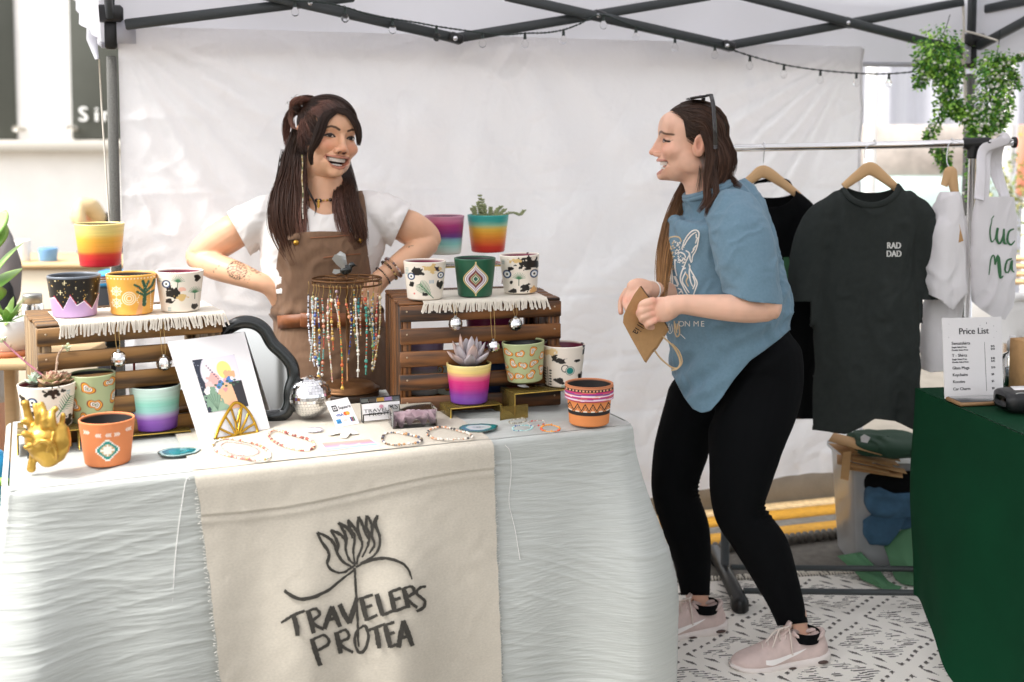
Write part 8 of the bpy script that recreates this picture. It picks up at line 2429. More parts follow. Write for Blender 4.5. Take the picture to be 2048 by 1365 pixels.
for pts, w in (([(1984, 440), (1980, 462), (1983, 484), (1990, 478)], [1.5, 3, 3, 1.5]), ([(1990, 478), (1994, 456)], [1.5, 2]), ([(1996, 456), (1993, 476), (1999, 488), (2006, 474), (2008, 458)], [4, 6, 4, 4, 3]), ([(2008, 458), (2008, 484), (2014, 488)], [4, 6, 2]), ([(2028, 458), (2018, 464), (2015, 482), (2022, 490), (2030, 482)], [3, 4, 5, 4, 2]), ([(1982, 440), (1988, 432)], [1.5, 2]),
    ([(1978, 550), (1982, 518), (1988, 512), (1990, 530)], [2, 3, 3, 3]), ([(1990, 530), (1996, 512), (1999, 540), (2001, 556), (2007, 552)], [3, 6, 8, 5, 2]), ([(2024, 518), (2014, 522), (2010, 542), (2018, 544), (2024, 520), (2024, 540), (2029, 545)], [3, 4, 4, 3, 4, 4, 2])):
 put_stroke(m, wrTt, pts, w, .0025, 14)
if m.v: m.build('lettering', MATS['print_green'], tb)
# green covered table
pm('green_cloth', hexc('07351f'), .9, spec=.12, bump=.25, bscale=500, bdist=.0006, var=.1, vscale=6)
GA, GB = on(1833, 779, .755), on(2062, 878, .755)
ge = nrm(GB - GA); gf = A([-ge[1], ge[0], 0]); gf = gf if gf[0] > 0 else -gf
GL, GW = 1.30, .72
gt = thing('display_table', 'table covered by dark green cloth at the right edge', 'table', GA * A([1, 1, 0]) + ge * GL / 2 + gf * GW / 2)
gR = np.stack([ge, gf, A([0, 0, 1.])], 1)
m = MB(); m.box(GA + ge * GL / 2 + gf * GW / 2 - A([0, 0, .022]), (GL - .02, GW - .02, .03), gR, bev=.006); m.build('tabletop', MATS['white_paint'], gt)
for a in (.1, GL - .1):
 for b in (.08, GW - .08):
  m = MB(); m.tube([(GA + ge * a + gf * b) * A([1, 1, 0]), GA + ge * a + gf * b - A([0, 0, .04])], .012, 8); m.build('leg', MATS['leg_grey'], gt)
n_s, n_d = 360, 160
s_ = np.linspace(-GW, GL, n_s); d2 = np.linspace(0, 1, n_d)
S, D = np.meshgrid(s_, d2, indexing='ij')
base = GA + np.where(S < 0, 0, S)[..., None] * ge + np.where(S < 0, -S, 0)[..., None] * gf
wS = sstep(-.05, .05, S)
nn_ = nrm(-gf * wS[..., None] - ge * (1 - wS)[..., None])
cw = np.exp(-(S / .09) ** 2)
drop = D * (.735 - .03 * np.sin(S * 5 + .4) ** 2 - .135 * (1 - sstep(0, .40, S)))
fl = sstep(.0, .55, drop)
out = .004 + fl * (.010 - .03 * cw * fl + .020 * np.sin(S * 7.5 + .6) + .012 * np.sin(S * 17 + 2 + D)) + .004 * vnoise(np.stack([S * 9, D * 6, 0 * S], -1), 150) * fl
out = out + .03 * sstep(.60, .735, drop) * (.4 + .6 * np.sin(S * 6.5) ** 2)
P = base + nn_ * out[..., None] - drop[..., None] * A([0, 0, 1.])
P[..., 2] += .003; P[..., 2] = np.maximum(P[..., 2], .016)
m = MB(); m.grid(P)
a, b = np.meshgrid(np.linspace(-.002, GL, 60), np.linspace(-.002, GW, 40), indexing='ij')
m.grid(GA + a[..., None] * ge + b[..., None] * gf + A([0, 0, .003]) + .0012 * vnoise(np.stack([a * 8, b * 8, 0 * a], -1), 151)[..., None] * A([0, 0, 1.]))
tag(m.build('green_tablecloth', MATS['green_cloth'], None, GA), 'dark green cloth hanging to the rug over the right table', 'tablecloth')
GZ2 = .755 + .005
# price list
b0_, b1_ = on(1890, 798, GZ2), on(2007, 794, GZ2 )
k_ = b0_[1]
t, Pp, cd = quadcard('price_list', 'white price list sign with black serif heading on the green table', 'sign', [at(1884, 637, k_ + .02), at(2003, 634, b1_[1] + .02), b1_, b0_], 0, thick=.003)
ptext(cd, Pp, 'Price List', .52, .205, .135, bl, .82, 'CENTER', bold=.006)
for y_, tx, pr_, sz in ((.335, 'Sweatshirts', None, .068), (.375, 'Single Sided Print', '$45', .036), (.41, 'Double Sided Print', '$50', .036), (.485, 'T - Shirts', None, .068), (.525, 'Single Sided Print', '$40', .036), (.56, 'Double Sided Print', '$45', .036), (.64, 'Glass Mugs', '$10', .064), (.725, 'Keychains', '$8', .064), (.81, 'Koozies', '$5', .064), (.90, 'Car Charm', '$8', .064)):
 ptext(cd, Pp, tx, .14, y_, sz, bl, .8, bold=.004)
 if pr_: ptext(cd, Pp, pr_, .80, y_, .045, bl, .8, bold=.003)
pshape(cd, Pp, [(.695, .31), (.700, .31), (.715, .92), (.710, .92)], bl, 'rule')
for (u, v, r) in ((.74, .075, .013), (.86, .11, .008), (.63, .10, .006), (.11, .075, .006), (.10, .24, .008), (.86, .255, .006), (.91, .18, .005)):
 pshape(cd, Pp, [(u, v - r * 1.3), (u + r * .3, v), (u, v + r * 1.3), (u - r * .3, v)], bl, 'star'); pshape(cd, Pp, [(u - r, v), (u, v - r * .25), (u + r, v), (u, v + r * .25)], bl, 'star', .0009)
# phone, card reader, bottle, paper bag
pm('phone_glass', hexc('15181b'), .05, coat=1)
ph0 = on(1958, 806, GZ2)
pR_ = np.stack([ge, gf, A([0, 0, 1.])], 1)
ph = thing('phone', 'phone in tan case lying flat before the price list', 'phone', ph0)
pa = nrm(on(2000, 793, GZ2) - on(1915, 796, GZ2)); pb_ = A([-pa[1], pa[0], 0]); Rp = np.stack([pa, pb_, A([0, 0, 1.])], 1)
m = MB(); m.box(ph0 + A([0, 0, .0055]), (.150, .078, .010), Rp, bev=.003); pm('tan_case', hexc('8f6d48'), .5); m.build('case', MATS['tan_case'], ph)
m = MB(); m.box(ph0 + A([0, 0, .0113]), (.140, .070, .0012), Rp, bev=.0004); m.build('screen', MATS['phone_glass'], ph)
cr0 = on(2040, 822, GZ2); cr_ = thing('receipt_printer', 'small black receipt printer with white paper on the green table', 'printer', cr0)
Rc = np.stack([pa, pb_, A([0, 0, 1.])], 1); m = MB(); rings = []
for x in np.linspace(-.055, .055, 16):
 k = (1 - (abs(x) / .056) ** 6) ** .3; a = np.linspace(0, 2 * math.pi, 28, endpoint=False)
 rings.append(cr0 + A([0, 0, .029]) + pa * x + np.sign(np.cos(a))[:, None] * (np.abs(np.cos(a)) ** .45)[:, None] * pb_ * .052 * k + (np.sign(np.sin(a)) * np.abs(np.sin(a)) ** .55)[:, None] * A([0, 0, .027]) * k)
m.loft(rings); m.build('case', MATS['black_plastic'], cr_)
m = MB(); q = cr0 - pb_ * .035 - pa * .022 + A([0, 0, .052]); m.ell(q, (.016, .003, .006), 16, 8, Rc @ rotx(.8)); m.build('badge', MATS['silver'], cr_)
m = MB(); q = cr0 + A([0, 0, .057]) + pa * .01; m.box(q, (.06, .03, .0015), Rc @ rotx(.25)); m.build('paper', MATS['card_white'], cr_)
pm('clear_plastic', (.93, .94, .94), .06, trans=1., ior=1.35)
bo = on(2022, 778, GZ2); bt = thing('pump_bottle', 'clear sanitizer bottle with white cap behind the price list', 'bottle', bo)
m = MB(); m.lathe([(.0005, 0), (.026, 0), (.028, .006), (.028, .085), (.024, .098), (.012, .104), (.012, .110)], 28, bo); m.build('vessel', MATS['clear_plastic'], bt)
m = MB(); m.lathe([(.0005, .008), (.0235, .008), (.0235, .06), (.0005, .06)], 24, bo); pm('gel', hexc('c9ccc4'), .2, trans=.6); m.build('liquid', MATS['gel'], bt)
m = MB(); m.lathe([(.0005, .150), (.008, .150), (.009, .140), (.014, .134), (.015, .108), (.0005, .108)], 24, bo); pm('pale_cap', hexc('d9d7d4'), .4); m.build('cap', MATS['pale_cap'], bt)
kb = at(2056, 745, 3.12); kb[2] = GZ2; kbt = thing('kraft_bag', 'brown kraft gift bag with green logo at the right edge of the table', 'bag', kb)
m = MB(); m.box(kb + A([.03, .02, .075]), (.12, .07, .15), rotz(.3), bev=.002); m.build('bag_body', MATS['kraft'], kbt)
m = MB(); m.tube(spline([kb + A([.0, -.015, .15]), kb + A([-.012, -.02, .19]), kb + A([.02, -.02, .205]), kb + A([.045, -.01, .15])], 16), .0022, 6); m.build('handle', MATS['twine'], kbt)
m = MB(); m.lathe([(.0005, .001), (.02, .0005), (.021, 0)], 18, kb + A([.0, -.022, .06]), R=np.stack([rotz(.3) @ A([1, 0, 0]), A([0, 0, 1.]), rotz(.3) @ A([0, -1., 0])], 1)); m.build('logo', MATS['print_green'], kbt)
for k in range(1):
 m = MB(); q = at(2012 + 14 * k, 772, 3.24); q[2] = GZ2; m.lathe([(.0005, 0), (.02, 0), (.022, .012), (.016, .022), (.0005, .024)], 16, q + A([.03, .05, 0])); tag(m.build('red_tin', MATS['red_gloss'], None, q), 'small red tin behind the bottle on the green table', 'tin')
# stock bin under the hanging shirts
pm('bin_plastic', hexc('b9bbbd'), .35, trans=.3, ior=1.2)
bx0 = at(1790, 1075, 3.92); bx0[2] = 0
bn = thing('storage_bin', 'cloudy plastic bin of folded shirts under the rack', 'bin', bx0)
m = MB(); rings = []
for z, w in ((.01, .17), (.02, .175), (.36, .20), (.375, .215), (.385, .215)):
 a = np.linspace(0, 2 * math.pi, 40, endpoint=False); c4 = np.sign(np.cos(a)) * np.abs(np.cos(a)) ** .3; s4 = np.sign(np.sin(a)) * np.abs(np.sin(a)) ** .3
 rings.append(bx0 + np.stack([c4 * w, s4 * w * .75, 0 * a + z], -1))
m.loft(rings); m.build('tub', MATS['bin_plastic'], bn)
def heap(label, name, cat, c, size, mat, seed, amp=.03, R=None, kind=None):
 n, k = 70, 40
 th = np.linspace(.001, math.pi - .001, k); ph = np.linspace(0, 2 * math.pi, n, endpoint=False)
 TH, PH = np.meshgrid(th, ph, indexing='ij')
 sg = lambda x, e: np.sign(x) * np.abs(x) ** e
 p = np.stack([sg(np.sin(TH), .5) * sg(np.cos(PH), .55), sg(np.sin(TH), .5) * sg(np.sin(PH), .55), sg(np.cos(TH), .7)], -1) * A(size)
 q = p * 14 + seed; p = p * (1 + .0) + nrm(p) * (amp * (1 - 2 * np.abs(vnoise(q + fbm(p * 6, seed, 2)[..., None], seed))) )[..., None]
 if R is not None: p = p @ R.T
 m = MB(); m.grid(p + c, cv=True)
 return tag(m.build(name, MATS[mat], None, c), label, cat)
def zat(px, py, Y): return at(px, py, Y)
heap('blue folded shirts drooping over the bin edge', 'folded_shirt', 'shirt', zat(1780, 985, 3.84), (.105, .13, .055), 'shirt_blue', 3, .016)
heap('lower blue shirt sleeve hanging down the front of the bin', 'draped_shirt', 'shirt', zat(1768, 1040, 3.78), (.050, .02, .085), 'shirt_blue', 7, .012, roty(.5))
heap('blue shirt hem hanging beside the green table', 'draped_shirt', 'shirt', zat(1815, 1010, 3.80), (.04, .03, .09), 'shirt_blue', 9, .012)
heap('dark green folded shirt on top of the stack under the rack', 'folded_shirt', 'shirt', zat(1775, 888, 3.80), (.115, .12, .026), 'shirt_green', 5, .012)
heap('black folded shirts under the stack of kraft sheets', 'folded_shirt', 'shirt', zat(1785, 950, 3.86), (.12, .14, .04), 'tee_black', 11, .012)
m = MB(); q = wrap_c = zat(1731, 878, 3.665); m.prism([q + A([-.014, 0, -.010]), q + A([.006, 0, -.014]), q + A([.016, 0, .004]), q + A([-.004, 0, .014]), q + A([-.016, 0, .006])], A([0, .0015, .0])); tag(m.build('white_tag', MATS['card_white'], None, q, smooth=False), 'small white label on the dark green folded shirt', 'tag')
for k in range(11):
 y0 = 874 + k * 5.6; x0 = 1662 + 9 * (k % 4) + k * 1.5; L = rng.uniform(.15, .19)
 c = zat(x0, y0, 3.80); yaw = rng.uniform(-.5, .1); Rr = rotz(yaw) @ roty(rng.uniform(.06, .22))
 m = MB(); m.box(c + Rr @ A([L / 2, 0, 0]), (L, .12, .0016), Rr); tag(m.build('kraft_sheet', MATS['kraft'], None, c), ('topmost', 'second', 'third', 'fourth', 'fifth', 'sixth', 'seventh', 'eighth', 'ninth', 'tenth', 'lowest')[k] + ' kraft sheet, counted from the top, in the fanned stack under the dark green shirt', 'paper sheet', 'kraft sheets fanned under the green shirt')
m = MB(); m.prism([zat(1686, 905, 3.70), zat(1703, 903, 3.70), zat(1697, 962, 3.70), zat(1681, 958, 3.70)], A([0, .0012, 0])); tag(m.build('swing_tag', MATS['kraft'], None, zat(1690, 930, 3.70), smooth=False), 'long kraft tag dangling from the stack of sheets', 'tag')
pm('green_paper', hexc('4f7d58'), .75, bump=.3, bscale=40)
for lab, C4 in (('upper sheet of crumpled sage green paper leaning under the rack', [(1758, 1068), (1850, 1030), (1860, 1190), (1800, 1188)]), ('lower rolled sheet of sage green paper on the rug', [(1674, 1112), (1722, 1105), (1805, 1192), (1760, 1194)])):
 u, v = np.meshgrid(np.linspace(0, 1, 40), np.linspace(0, 1, 40), indexing='ij')
 yd = 3.74 if 'upper' in lab else 3.70
 P4 = [at(C4[0][0], C4[0][1], yd + .08), at(C4[1][0], C4[1][1], yd + .08), at(C4[2][0], C4[2][1], yd - .08), at(C4[3][0], C4[3][1], yd - .08)]
 P = (P4[0] * (1 - u)[..., None] + P4[1] * u[..., None]) * (1 - v)[..., None] + (P4[3] * (1 - u)[..., None] + P4[2] * u[..., None]) * v[..., None]
 P = P + (.022 * np.sin(u * math.pi) + .008 * (1 - 2 * np.abs(vnoise(np.stack([u * 4, v * 3, 0 * u], -1), 160))))[..., None] * A([0, -1., .4])
 P[..., 2] = np.maximum(P[..., 2], .016)
 m = MB(); m.grid(P); o = m.build('paper_sheet', MATS['green_paper'], None, P.mean((0, 1))); tag(o, lab, 'paper'); o.modifiers.new('t', 'SOLIDIFY').thickness = .0015
wh = zat(1690, 985, 4.02); m = MB(); m.lathe([(.012, -.012), (.035, -.014), (.044, -.008), (.044, .008), (.035, .014), (.012, .012)], 26, wh, R=np.stack([A([0, 1., 0]), A([0, 0, 1.]), A([1., 0, 0])], 1))
wt = thing('trolley', 'dark trolley wheel and strut behind the bin', 'trolley', wh); m.build('wheel', MATS['black_plastic'], wt)
m = MB(); m.tube([wh, wh + A([.16, .02, .02])], .012, 8); m.build('strut', MATS['black_metal'], wt)
# hanging greenery
def ivy(label, strands_, n, Y, flowers, top):
 t = thing('hanging_plant', label, 'plant', top, 'artificial vines hanging by the right tent leg')
 lf, st, fw = MB(), MB(), MB()
 tot = 0
 for (pts, r, w) in strands_:
  P = spline(A([(x, y, Y + dy) for x, y, dy in pts]), 40)
  C = at(P[:, 0], P[:, 1], P[:, 2])
  for j in range(3): st.tube(C + rng.normal(0, .006, C.shape), .0014, 4, col=hexc('4a6a2c'))
  for k in range(int(n * w)):
   i = rng.integers(40); rr = r * Y / F * math.sqrt(rng.random()) * (1.1 - .5 * i / 40)
   a = rng.uniform(0, 6.28); c = C[i] + A([math.cos(a) * rr, rng.normal(0, .6) * rr, math.sin(a) * rr * .8])
   d = nrm(A([math.cos(a) + rng.normal(0, .5), rng.normal(0, .5), -.6 + rng.normal(0, .5)])); sd2 = nrm(np.cross(d, rng.normal(0, 1, 3)))
   L = rng.uniform(.010, .020); wv = L * .30
   col = hexc(rng.choice(['33641f', '558f2f', '7fae3f', '9cc553', '447a2a'])) * rng.uniform(1.0, 1.6)
   V = [c, c + d * L * .5 + sd2 * wv, c + d * L, c + d * L * .5 - sd2 * wv]
   lf.add(V, quads=[[0, 1, 2, 3]], col=col)
  for k in range(int(flowers * w)):
   i = rng.integers(3, 40); c = C[i] + rng.normal(0, .45, 3) * r * Y / F
   fw.ell(c, (.0068, .0068, .005), 6, 4, col=hexc('efeee2'))
 for nm, mb_ in (('leaves', lf), ('stems', st), ('blossoms', fw)):
  if mb_.v: mb_.build(nm, MATS['plant'], t)['kind'] = 'stuff'
 m = MB(); c0 = at(strands_[0][0][0][0], strands_[0][0][0][1], Y); m.tube(spline([top, (top + c0) / 2 + A([.004, 0, 0]), c0], 10), .0014, 5); m.build('tie', MATS['wire'], t)
YP = 4.08
ivy('dark green vine bunched at the top with trailing tails, left of the tent leg', [([(1880, 80, 0), (1872, 110, 0), (1885, 135, 0), (1895, 150, 0)], 44, 1.0), ([(1866, 100, 0), (1848, 140, 0), (1838, 175, 0)], 18, .25), ([(1892, 140, 0), (1896, 170, 0), (1905, 205, 0), (1925, 235, 0)], 26, .6), ([(1885, 190, 0), (1880, 230, 0), (1866, 262, 0), (1858, 280, 0), (1895, 320, .02)], 13, .3), ([(1905, 215, 0), (1930, 225, 0), (1950, 245, 0)], 22, .3), ([(1890, 290, .03), (1885, 318, .03), (1892, 338, .03)], 14, .14)], 1500, YP, 26, at(1900, 30, YP))
ivy('lighter green vine with many white blossoms, right of the tent leg', [([(1990, 122, 0), (1985, 150, 0), (1975, 200, 0), (1965, 250, 0), (1955, 282, 0)], 32, 1.0), ([(2000, 125, 0), (2008, 180, 0), (2004, 230, 0), (1990, 260, 0)], 22, .6), ([(1990, 120, 0), (2030, 118, 0), (2046, 112, 0)], 10, .12), ([(2005, 135, 0), (2028, 150, 0), (2036, 175, 0)], 9, .1), ([(1950, 300, .05), (1948, 350, .05), (1944, 400, .05)], 14, .3), ([(1958, 260, 0), (1942, 230, 0)], 18, .25)], 1500, YP - .05, 120, at(2000, 60, YP - .05))
m = MB(); q = TR + Tn * .03 - U * .012; m.tube(spline([at(1926, 5, 4.34), at(1928, 60, 4.33), at(1926, 62, 4.33), at(1926, 110, 4.33), at(1930, 175, 4.33), at(1932, 250, 4.33)], 24), .0075, 8, ry=.004); m.tube(spline([at(1928, 62, 4.33), at(1960, 70, 4.25), at(1996, 82, 4.06)], 12), .004, 6)
tag(m.build('white_rope', MATS['rope'], None, at(1928, 62, 4.33)), 'white rope tied round the right tent leg holding the vines', 'rope')
# ------------------------------------------------------------------ far left: neighbouring stall and passers-by
pm('pine_top', hexc('c9a97c'), .6, attr=False, var=.1, vscale=4, stretch=(1, 8, 8))
pm('beige', hexc('cfc2ab'), .8)
pm('hoodie', hexc('6f6a6a'), .95, bump=.3, bscale=300)
pm('dark_cloth', hexc('1b1c20'), .9)
pm('grey_shorts', hexc('b9b6b2'), .9)
pm('blonde', hexc('cdb68c'), .6)
pm('blue_tub', hexc('6f9ac0'), .5)
pm('blue_bag', hexc('1f8fc4'), .45, sheen=.2)
pm('terracotta', hexc('c07a55'), .8)
pm('bright_leaf', hexc('8fb35a'), .5, transl=.3)
pm('jar_glass', (.93, .95, .95), .04, trans=1., ior=1.35)
nt = thing('market_table', 'pale wooden table of the neighbouring stall at the far left', 'table', on(-60, 760, .0) * A([1, 1, 0]) * .0 + A([at(-60, 735, 3.4)[0], 3.55, 0]))
c = at(-20, 737, 3.15); zt = c[2]
m = MB(); m.box(A([c[0] - .26, 3.42, zt]), (.9, .50, .022), bev=.004); m.build('tabletop', MATS['pine_top'], nt)
for dx in (-.6, .12):
 for y in (3.24, 3.60):
  m = MB(); m.box(A([c[0] - .26 + dx, y, (zt - .013) / 2]), (.035, .035, zt - .016), bev=.004); m.build('leg', MATS['pine_top'], nt)
ZT2 = zt + .012
pc = at(18, 722, 3.3); pc[2] = ZT2
hp2 = thing('houseplant', 'bright leafy plant in white pot on terracotta saucer at the left edge', 'plant', pc)
m = MB(); m.lathe([(.0005, .016), (.055, .016), (.066, .10), (.062, .102), (.058, .085), (.0005, .082)], 28, pc); m.build('pot', MATS['white_paint'], hp2)
m = MB(); m.lathe([(.0005, 0), (.066, 0), (.072, .014), (.0005, .0155)], 28, pc); m.build('saucer', MATS['terracotta'], hp2)
for k in range(26):
 a = rng.uniform(0, 6.28); tl = rng.uniform(.25, 1.2); big = k < 7
 d = A([math.cos(a) * math.sin(tl), math.sin(a) * math.sin(tl), math.cos(tl)])
 b = pc + A([0, 0, .09]) + (A([-.03, -.03, .07 + .03 * k]) if big else 0)
 m = MB(); leaf(m, b, d, A([0, 0, 1.]), rng.uniform(.09, .13) if big else rng.uniform(.05, .09), .042 if big else .011, .08, hexc('7fae4e'), hexc('a9c474'), 9, -.35); m.build('leaf', MATS['plant'], hp2)
m = MB(); m.tube(spline([pc + A([0, 0, .08]), pc + A([-.03, -.03, .2]), pc + A([-.04, -.05, .34])], 12), .005, 6, col=hexc('7a9a4a')); m.build('stem', MATS['plant'], hp2)
jr = at(66, 640, 3.5); jr[2] = ZT2; jt = thing('glass_jar', 'clear glass jar with grey metal lid on the pale wooden table', 'jar', jr)
hz = at(66, 605, 3.5)[2] - ZT2
m = MB(); m.lathe([(.0005, 0), (.030, 0), (.033, .008), (.033, hz - .012), (.026, hz)], 24, jr); m.build('vessel', MATS['jar_glass'], jt)
m = MB(); m.lathe([(.0005, hz + .026), (.028, hz + .026), (.029, hz + .022), (.029, hz - .002), (.0005, hz - .002)], 24, jr); m.build('lid', MATS['silver'], jt)
# further stall at the back
bt2 = thing('back_table', 'beige covered table far behind the left crate', 'table', A([at(130, 600, 5.6)[0], 5.7, 0]))
z5 = at(130, 532, 5.6)[2]
m = MB(); m.box(A([at(150, 600, 5.6)[0], 5.75, z5 / 2]), (.95, .5, z5), bev=.02); m.build('covered_body', MATS['beige'], bt2)
m = MB(); m.box(A([at(150, 600, 5.6)[0], 5.75, z5 + .013]), (1.0, .55, .02), bev=.004); m.build('tabletop', MATS['pine_top'], bt2)
def small(name, label, cat, px, py0, py1, w, mat, Y=5.6):
 b = at(px, py1, Y); t_ = at(px, py0, Y); b[2] = z5 + .024; h = t_[2] - b[2]; r = w / 2 * Y / F
 m = MB(); m.lathe([(.0005, 0), (r * .88, 0), (r * .9, .004), (r, h - .006), (r * .96, h), (r * .8, h - .01), (.0005, h - .012)], 24, b); return tag(m.build(name, MATS[mat], None, b), label, cat)
small('white_cup', 'tall cream cup on the far beige table', 'cup', 47, 480, 532, 30, 'white_paint')
small('blue_tub', 'blue tub on the far beige table', 'tub', 97, 496, 532, 38, 'blue_tub')
def figure(name_label, parts, headp, skin, loc):
 t = thing('person', name_label, 'person', loc)
 m = MB()
 for p in headp: limb(m, p, 18, 18)
 V, Q, _ = remeshed(m, .008, 3); b = MB(); b.add(V, quads=Q, col=skin); b.build('body', MATS['skin'], t)
 for nm, mat, tubes in parts:
  m = MB()
  for p in tubes: limb(m, p, 20, 20)
  V, Q, N = remeshed(m, .009, 3); V = wrinkle(V, N, .006, 12, (.3, 0, 1), 170); b = MB(); b.add(V, quads=Q); b.build(nm, MATS[mat], t)
figure('person in grey sweatshirt cut off by the left edge, back turned', [('sweatshirt', 'hoodie', [[(-60, 440, 3.95, 52, .8), (-56, 480, 3.95, 80, .6), (-55, 560, 3.95, 76, .7), (-55, 610, 3.95, 72, .7)], [(-8, 478, 3.93, 28), (12, 520, 3.9, 26), (18, 575, 3.88, 22), (14, 600, 3.86, 20)]]),
 ('hair', 'dark_cloth', [[(-58, 338, 3.95, 34), (-62, 360, 3.96, 37), (-64, 388, 3.97, 30)]]), ('shorts', 'grey_shorts', [[(-55, 600, 3.95, 66, .8), (-55, 680, 3.95, 68, .8), (-30, 740, 3.95, 48), (-26, 790, 3.95, 46)], [(-80, 680, 3.95, 48), (-92, 790, 3.95, 46)]]), ('apron', 'dark_cloth', [[(-10, 575, 3.84, 34, .4), (-4, 640, 3.84, 42, .4), (-6, 700, 3.84, 40, .4)]])],
 [[(-58, 350, 3.95, 34), (-58, 385, 3.95, 36), (-58, 415, 3.95, 22), (-58, 450, 3.95, 26)], [(14, 590, 3.87, 15), (6, 640, 3.82, 13), (-8, 668, 3.80, 14), (-20, 680, 3.80, 10)], [(-28, 770, 3.95, 40), (-16, 850, 3.96, 33), (-14, 900, 3.98, 31), (-14, 980, 3.98, 24), (-14, 1105, 3.98, 20), (-24, 1112, 3.9, 18)], [(-92, 770, 3.95, 38), (-96, 900, 3.97, 30), (-96, 1100, 3.98, 20), (-106, 1110, 3.9, 18)]], hexc('cf9f84'), A([at(-55, 600, 3.95)[0], 3.95, 0]))
figure('blonde person in black top bending behind the sunset pot, far away', [('top', 'dark_cloth', [[(202, 438, 6.18, 16, .8), (214, 452, 6.2, 28, .8), (214, 490, 6.2, 40, .7), (200, 560, 6.2, 42, .7)], [(190, 480, 6.15, 16), (165, 515, 6.05, 14), (150, 525, 6.0, 11)]]), ('trousers', 'dark_cloth', [[(202, 560, 6.2, 42, .8), (196, 700, 6.2, 36), (192, 900, 6.2, 26)]]), ('hair', 'blonde', [[(150, 444, 6.04, 7), (154, 426, 6.06, 13), (166, 412, 6.09, 16), (182, 416, 6.12, 17), (196, 432, 6.15, 15), (200, 450, 6.16, 10)], [(158, 420, 6.05, 10), (160, 440, 6.04, 11), (164, 462, 6.03, 6)]])],
 [[(178, 428, 6.16, 12), (182, 440, 6.16, 12), (198, 450, 6.18, 11)], [(152, 524, 6.0, 9), (140, 530, 5.95, 9)]], hexc('cf9f84'), A([at(205, 600, 6.2)[0], 6.2, 0]))
bb = thing('tote_bag', 'bright blue bag with lime trim at the lower left edge', 'bag', on(-30, 1020, .0))
m = MB(); limb(m, [(-14, 912, 2.95, 22, .8), (-10, 935, 2.95, 32, .8), (-12, 1000, 2.95, 38, .8), (-12, 1040, 2.95, 34, .8)], 18, 20)
V, Q, N = remeshed(m, .006, 2); V = wrinkle(V, N, .006, 14, None, 180); b = MB(); b.add(V, quads=Q); b.build('pouch', MATS['blue_bag'], bb)
m = MB(); m.tube(spline(at(A([-26, 6, 22, 14.]), A([985, 962, 978, 1010.]), A([2.90, 2.88, 2.90, 2.9])), 14), .010, 8); pm('lime', hexc('7fb23a'), .5); m.build('trim', MATS['lime'], bb)
stl = bx('bag_stool', A([at(-12, 1000, 2.95)[0], 2.96, .19]), (.25, .2, .38), 'pine_top', None); tag(stl, 'low wooden box under the blue bag', 'box')
bl_t = thing('blue_crate', 'blue crate with black base standing behind the yellow cactus pot', 'crate', at(228, 590, 5.0) * A([1, 1, 0]))
m = MB(); q = at(226, 556, 5.0); m.box(q, (.11, .12, .065), bev=.01); m.build('tub', MATS['blue_bag'], bl_t)
m = MB(); m.box(q - A([0, 0, (q[2] - .033) / 2 + .034]), (.12, .12, q[2] - .036), bev=.01); m.build('base', MATS['dark_cloth'], bl_t)
# ------------------------------------------------------------------ far right
pm('spotted_stone', hexc('bdb3aa'), .85, var=.30, vscale=5, bump=.3, bscale=30, detail=3)
pm('pale_teal', hexc('bccfc9'), .8, var=.05, vscale=3)
pm('coral_paint', hexc('e08a72'), .7)
pm('pine_slat', hexc('d9b98c'), .6, var=.08, vscale=10)
pm('chair_white', hexc('e6e3df'), .45)
mw = thing('painted_wall', 'low wall with spotted grey band above a pale teal band, behind the rack', 'wall', A([at(1860, 500, 8)[0], 8, 0]))
def wb(name, px0, px1, py0, py1, Y, th, mat, par):
 a, b = at(px0, py1, Y), at(px1, py0, Y); m = MB(); m.box(A([(a[0] + b[0]) / 2, Y + th / 2, (a[2] + b[2]) / 2]), (b[0] - a[0], th, b[2] - a[2]), bev=.01); return m.build(name, MATS[mat], par)
wb('spotted_band', 1640, 2032, 250, 352, 8.0, .2, 'spotted_stone', mw); wb('teal_band', 1640, 2032, 353, 470, 7.98, .22, 'pale_teal', mw); wb('base', 1640, 2032, 471, 705, 7.98, .22, 'white_wall', mw)
wt2 = thing('white_marquee', 'large white marquee wall far behind the right of the stall', 'tent', A([at(1900, 500, 9.5)[0], 9.5, 0]))
a, b = at(1560, 640, 9.5), at(2330, 40, 9.5)
u, v = np.meshgrid(np.linspace(0, 1, 160), np.linspace(0, 1, 30), indexing='ij')
P = np.stack([a[0] + (b[0] - a[0]) * u, 9.5 + .10 * np.sin(u * 40) + .05 * np.sin(u * 90), .12 + 3.4 * v], -1)
m = MB(); m.grid(P); m.build('side_wall', MATS['canopy'], wt2)
m = MB(); m.grid(np.stack([a[0] - .3 + (b[0] - a[0] + .6) * u, 9.2 + 3.2 * v, 3.4 + 1.5 * v - .06 * np.sin(u * math.pi * 4) ** 2], -1)); m.build('roof', MATS['canopy'], wt2)
for px in (1735, 2006):
 m = MB(); q = at(px, 560, 6.6); m.box(A([q[0], 6.6, 1.3]), (.055, .055, 2.6), bev=.006); tag(m.build('white_post', MATS['white_paint'], None, A([q[0], 6.6, 0])), 'white square post %s the spotted wall' % ('at the left end of' if px < 1900 else 'at the right end of'), 'post')
cp_ = thing('coral_panel', 'coral red painted board at the right picture edge', 'board', A([at(2055, 500, 7.4)[0], 7.4, 0]))
wb('panel', 2037, 2130, 250, 392, 7.4, .05, 'coral_paint', cp_); wb('panel_base', 2038, 2128, 393, 780, 7.41, .04, 'white_paint', cp_)
sb_ = thing('slatted_bench', 'pale pine slatted bench behind the tote bag at the right edge', 'bench', A([at(2060, 560, 5.2)[0], 5.2, 0]))
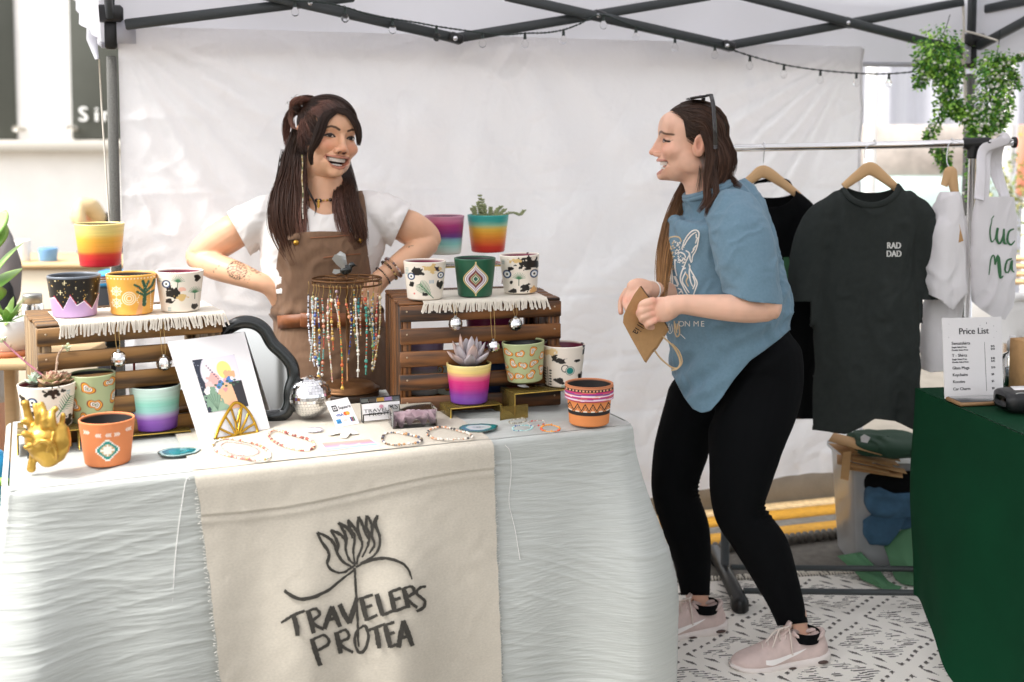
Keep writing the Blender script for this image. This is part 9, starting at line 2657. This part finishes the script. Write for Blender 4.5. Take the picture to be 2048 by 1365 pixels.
for k in range(4): wb('slat', 2022, 2200, 512 + k * 15.5, 524 + k * 15.5, 5.2, .025, 'pine_slat', sb_)
for px in (2045, 2180): wb('upright', px, px + 14, 505, 900, 5.228, .04, 'pine_slat', sb_)
chr_ = thing('white_chair', 'white rounded plastic chair behind the price list', 'chair', A([at(2050, 700, 4.3)[0], 4.3, 0]))
cc = at(2052, 690, 4.3); th = np.linspace(0, math.pi, 40)
Rr = at(2052, 598, 4.3)[2] - cc[2]
rg = np.stack([cc[0] + np.cos(th) * Rr * .72, cc[1] + .0 * th + .06 * np.sin(th), cc[2] + np.sin(th) * Rr], -1)
m = MB(); m.tube(rg, .017, 10); m.build('back_frame', MATS['chair_white'], chr_)
nn2 = 24; uu2 = np.linspace(0, 1, nn2)
m = MB(); m.grid(np.stack([A([cc[0], cc[1] + .06, cc[2]]) * (1 - t) + rg * t * .97 + rg.mean(0) * 0 + (A([cc[0], cc[1], cc[2]]) * .03 * t) for t in (.02, .35, .7, 1.0)], 0)); bk2 = m.build('backrest', MATS['chair_white'], chr_); bk2.modifiers.new('t', 'SOLIDIFY').thickness = .012
zs_ = .44
m = MB(); m.box(A([cc[0], cc[1] - .20, zs_]), (Rr * 1.5, .42, .03), bev=.012); m.build('seat', MATS['chair_white'], chr_)
for sx in (-1, 1):
 m = MB(); m.tube([rg[0 if sx > 0 else -1], A([cc[0] + sx * Rr * .70, cc[1] - .01, .01])], .016, 8); m.build('leg', MATS['chair_white'], chr_)
 m = MB(); m.tube([A([cc[0] + sx * Rr * .66, cc[1] - .38, zs_ - .016]), A([cc[0] + sx * Rr * .7, cc[1] - .40, .01])], .016, 8); m.build('leg', MATS['chair_white'], chr_)
sh = thing('yellow_shrub', 'small yellow green shrub beside the spotted wall', 'shrub', A([at(2022, 500, 6.2)[0], 6.2, 0]))
m = MB()
for k in range(420):
 c = at(2020, 400, 6.2) + rng.normal(0, 1, 3) * A([.05, .06, .13]); d = nrm(rng.normal(0, 1, 3)); s2 = nrm(np.cross(d, rng.normal(0, 1, 3))); L = rng.uniform(.02, .04)
 m.add([c, c + d * L * .5 + s2 * L * .25, c + d * L, c + d * L * .5 - s2 * L * .25], quads=[[0, 1, 2, 3]], col=hexc(rng.choice(['9a9a4a', '7a8a3a', 'b0a860', '6a7a34'])))
o = m.build('foliage', MATS['plant'], sh); o['kind'] = 'stuff'
m = MB(); q = at(2020, 430, 6.2); m.tube([A([q[0], 6.2, 0]), A([q[0], 6.2, q[2] + .1])], [.018, .008], 6, col=hexc('5a4630')); m.build('trunk', MATS['plant'], sh)
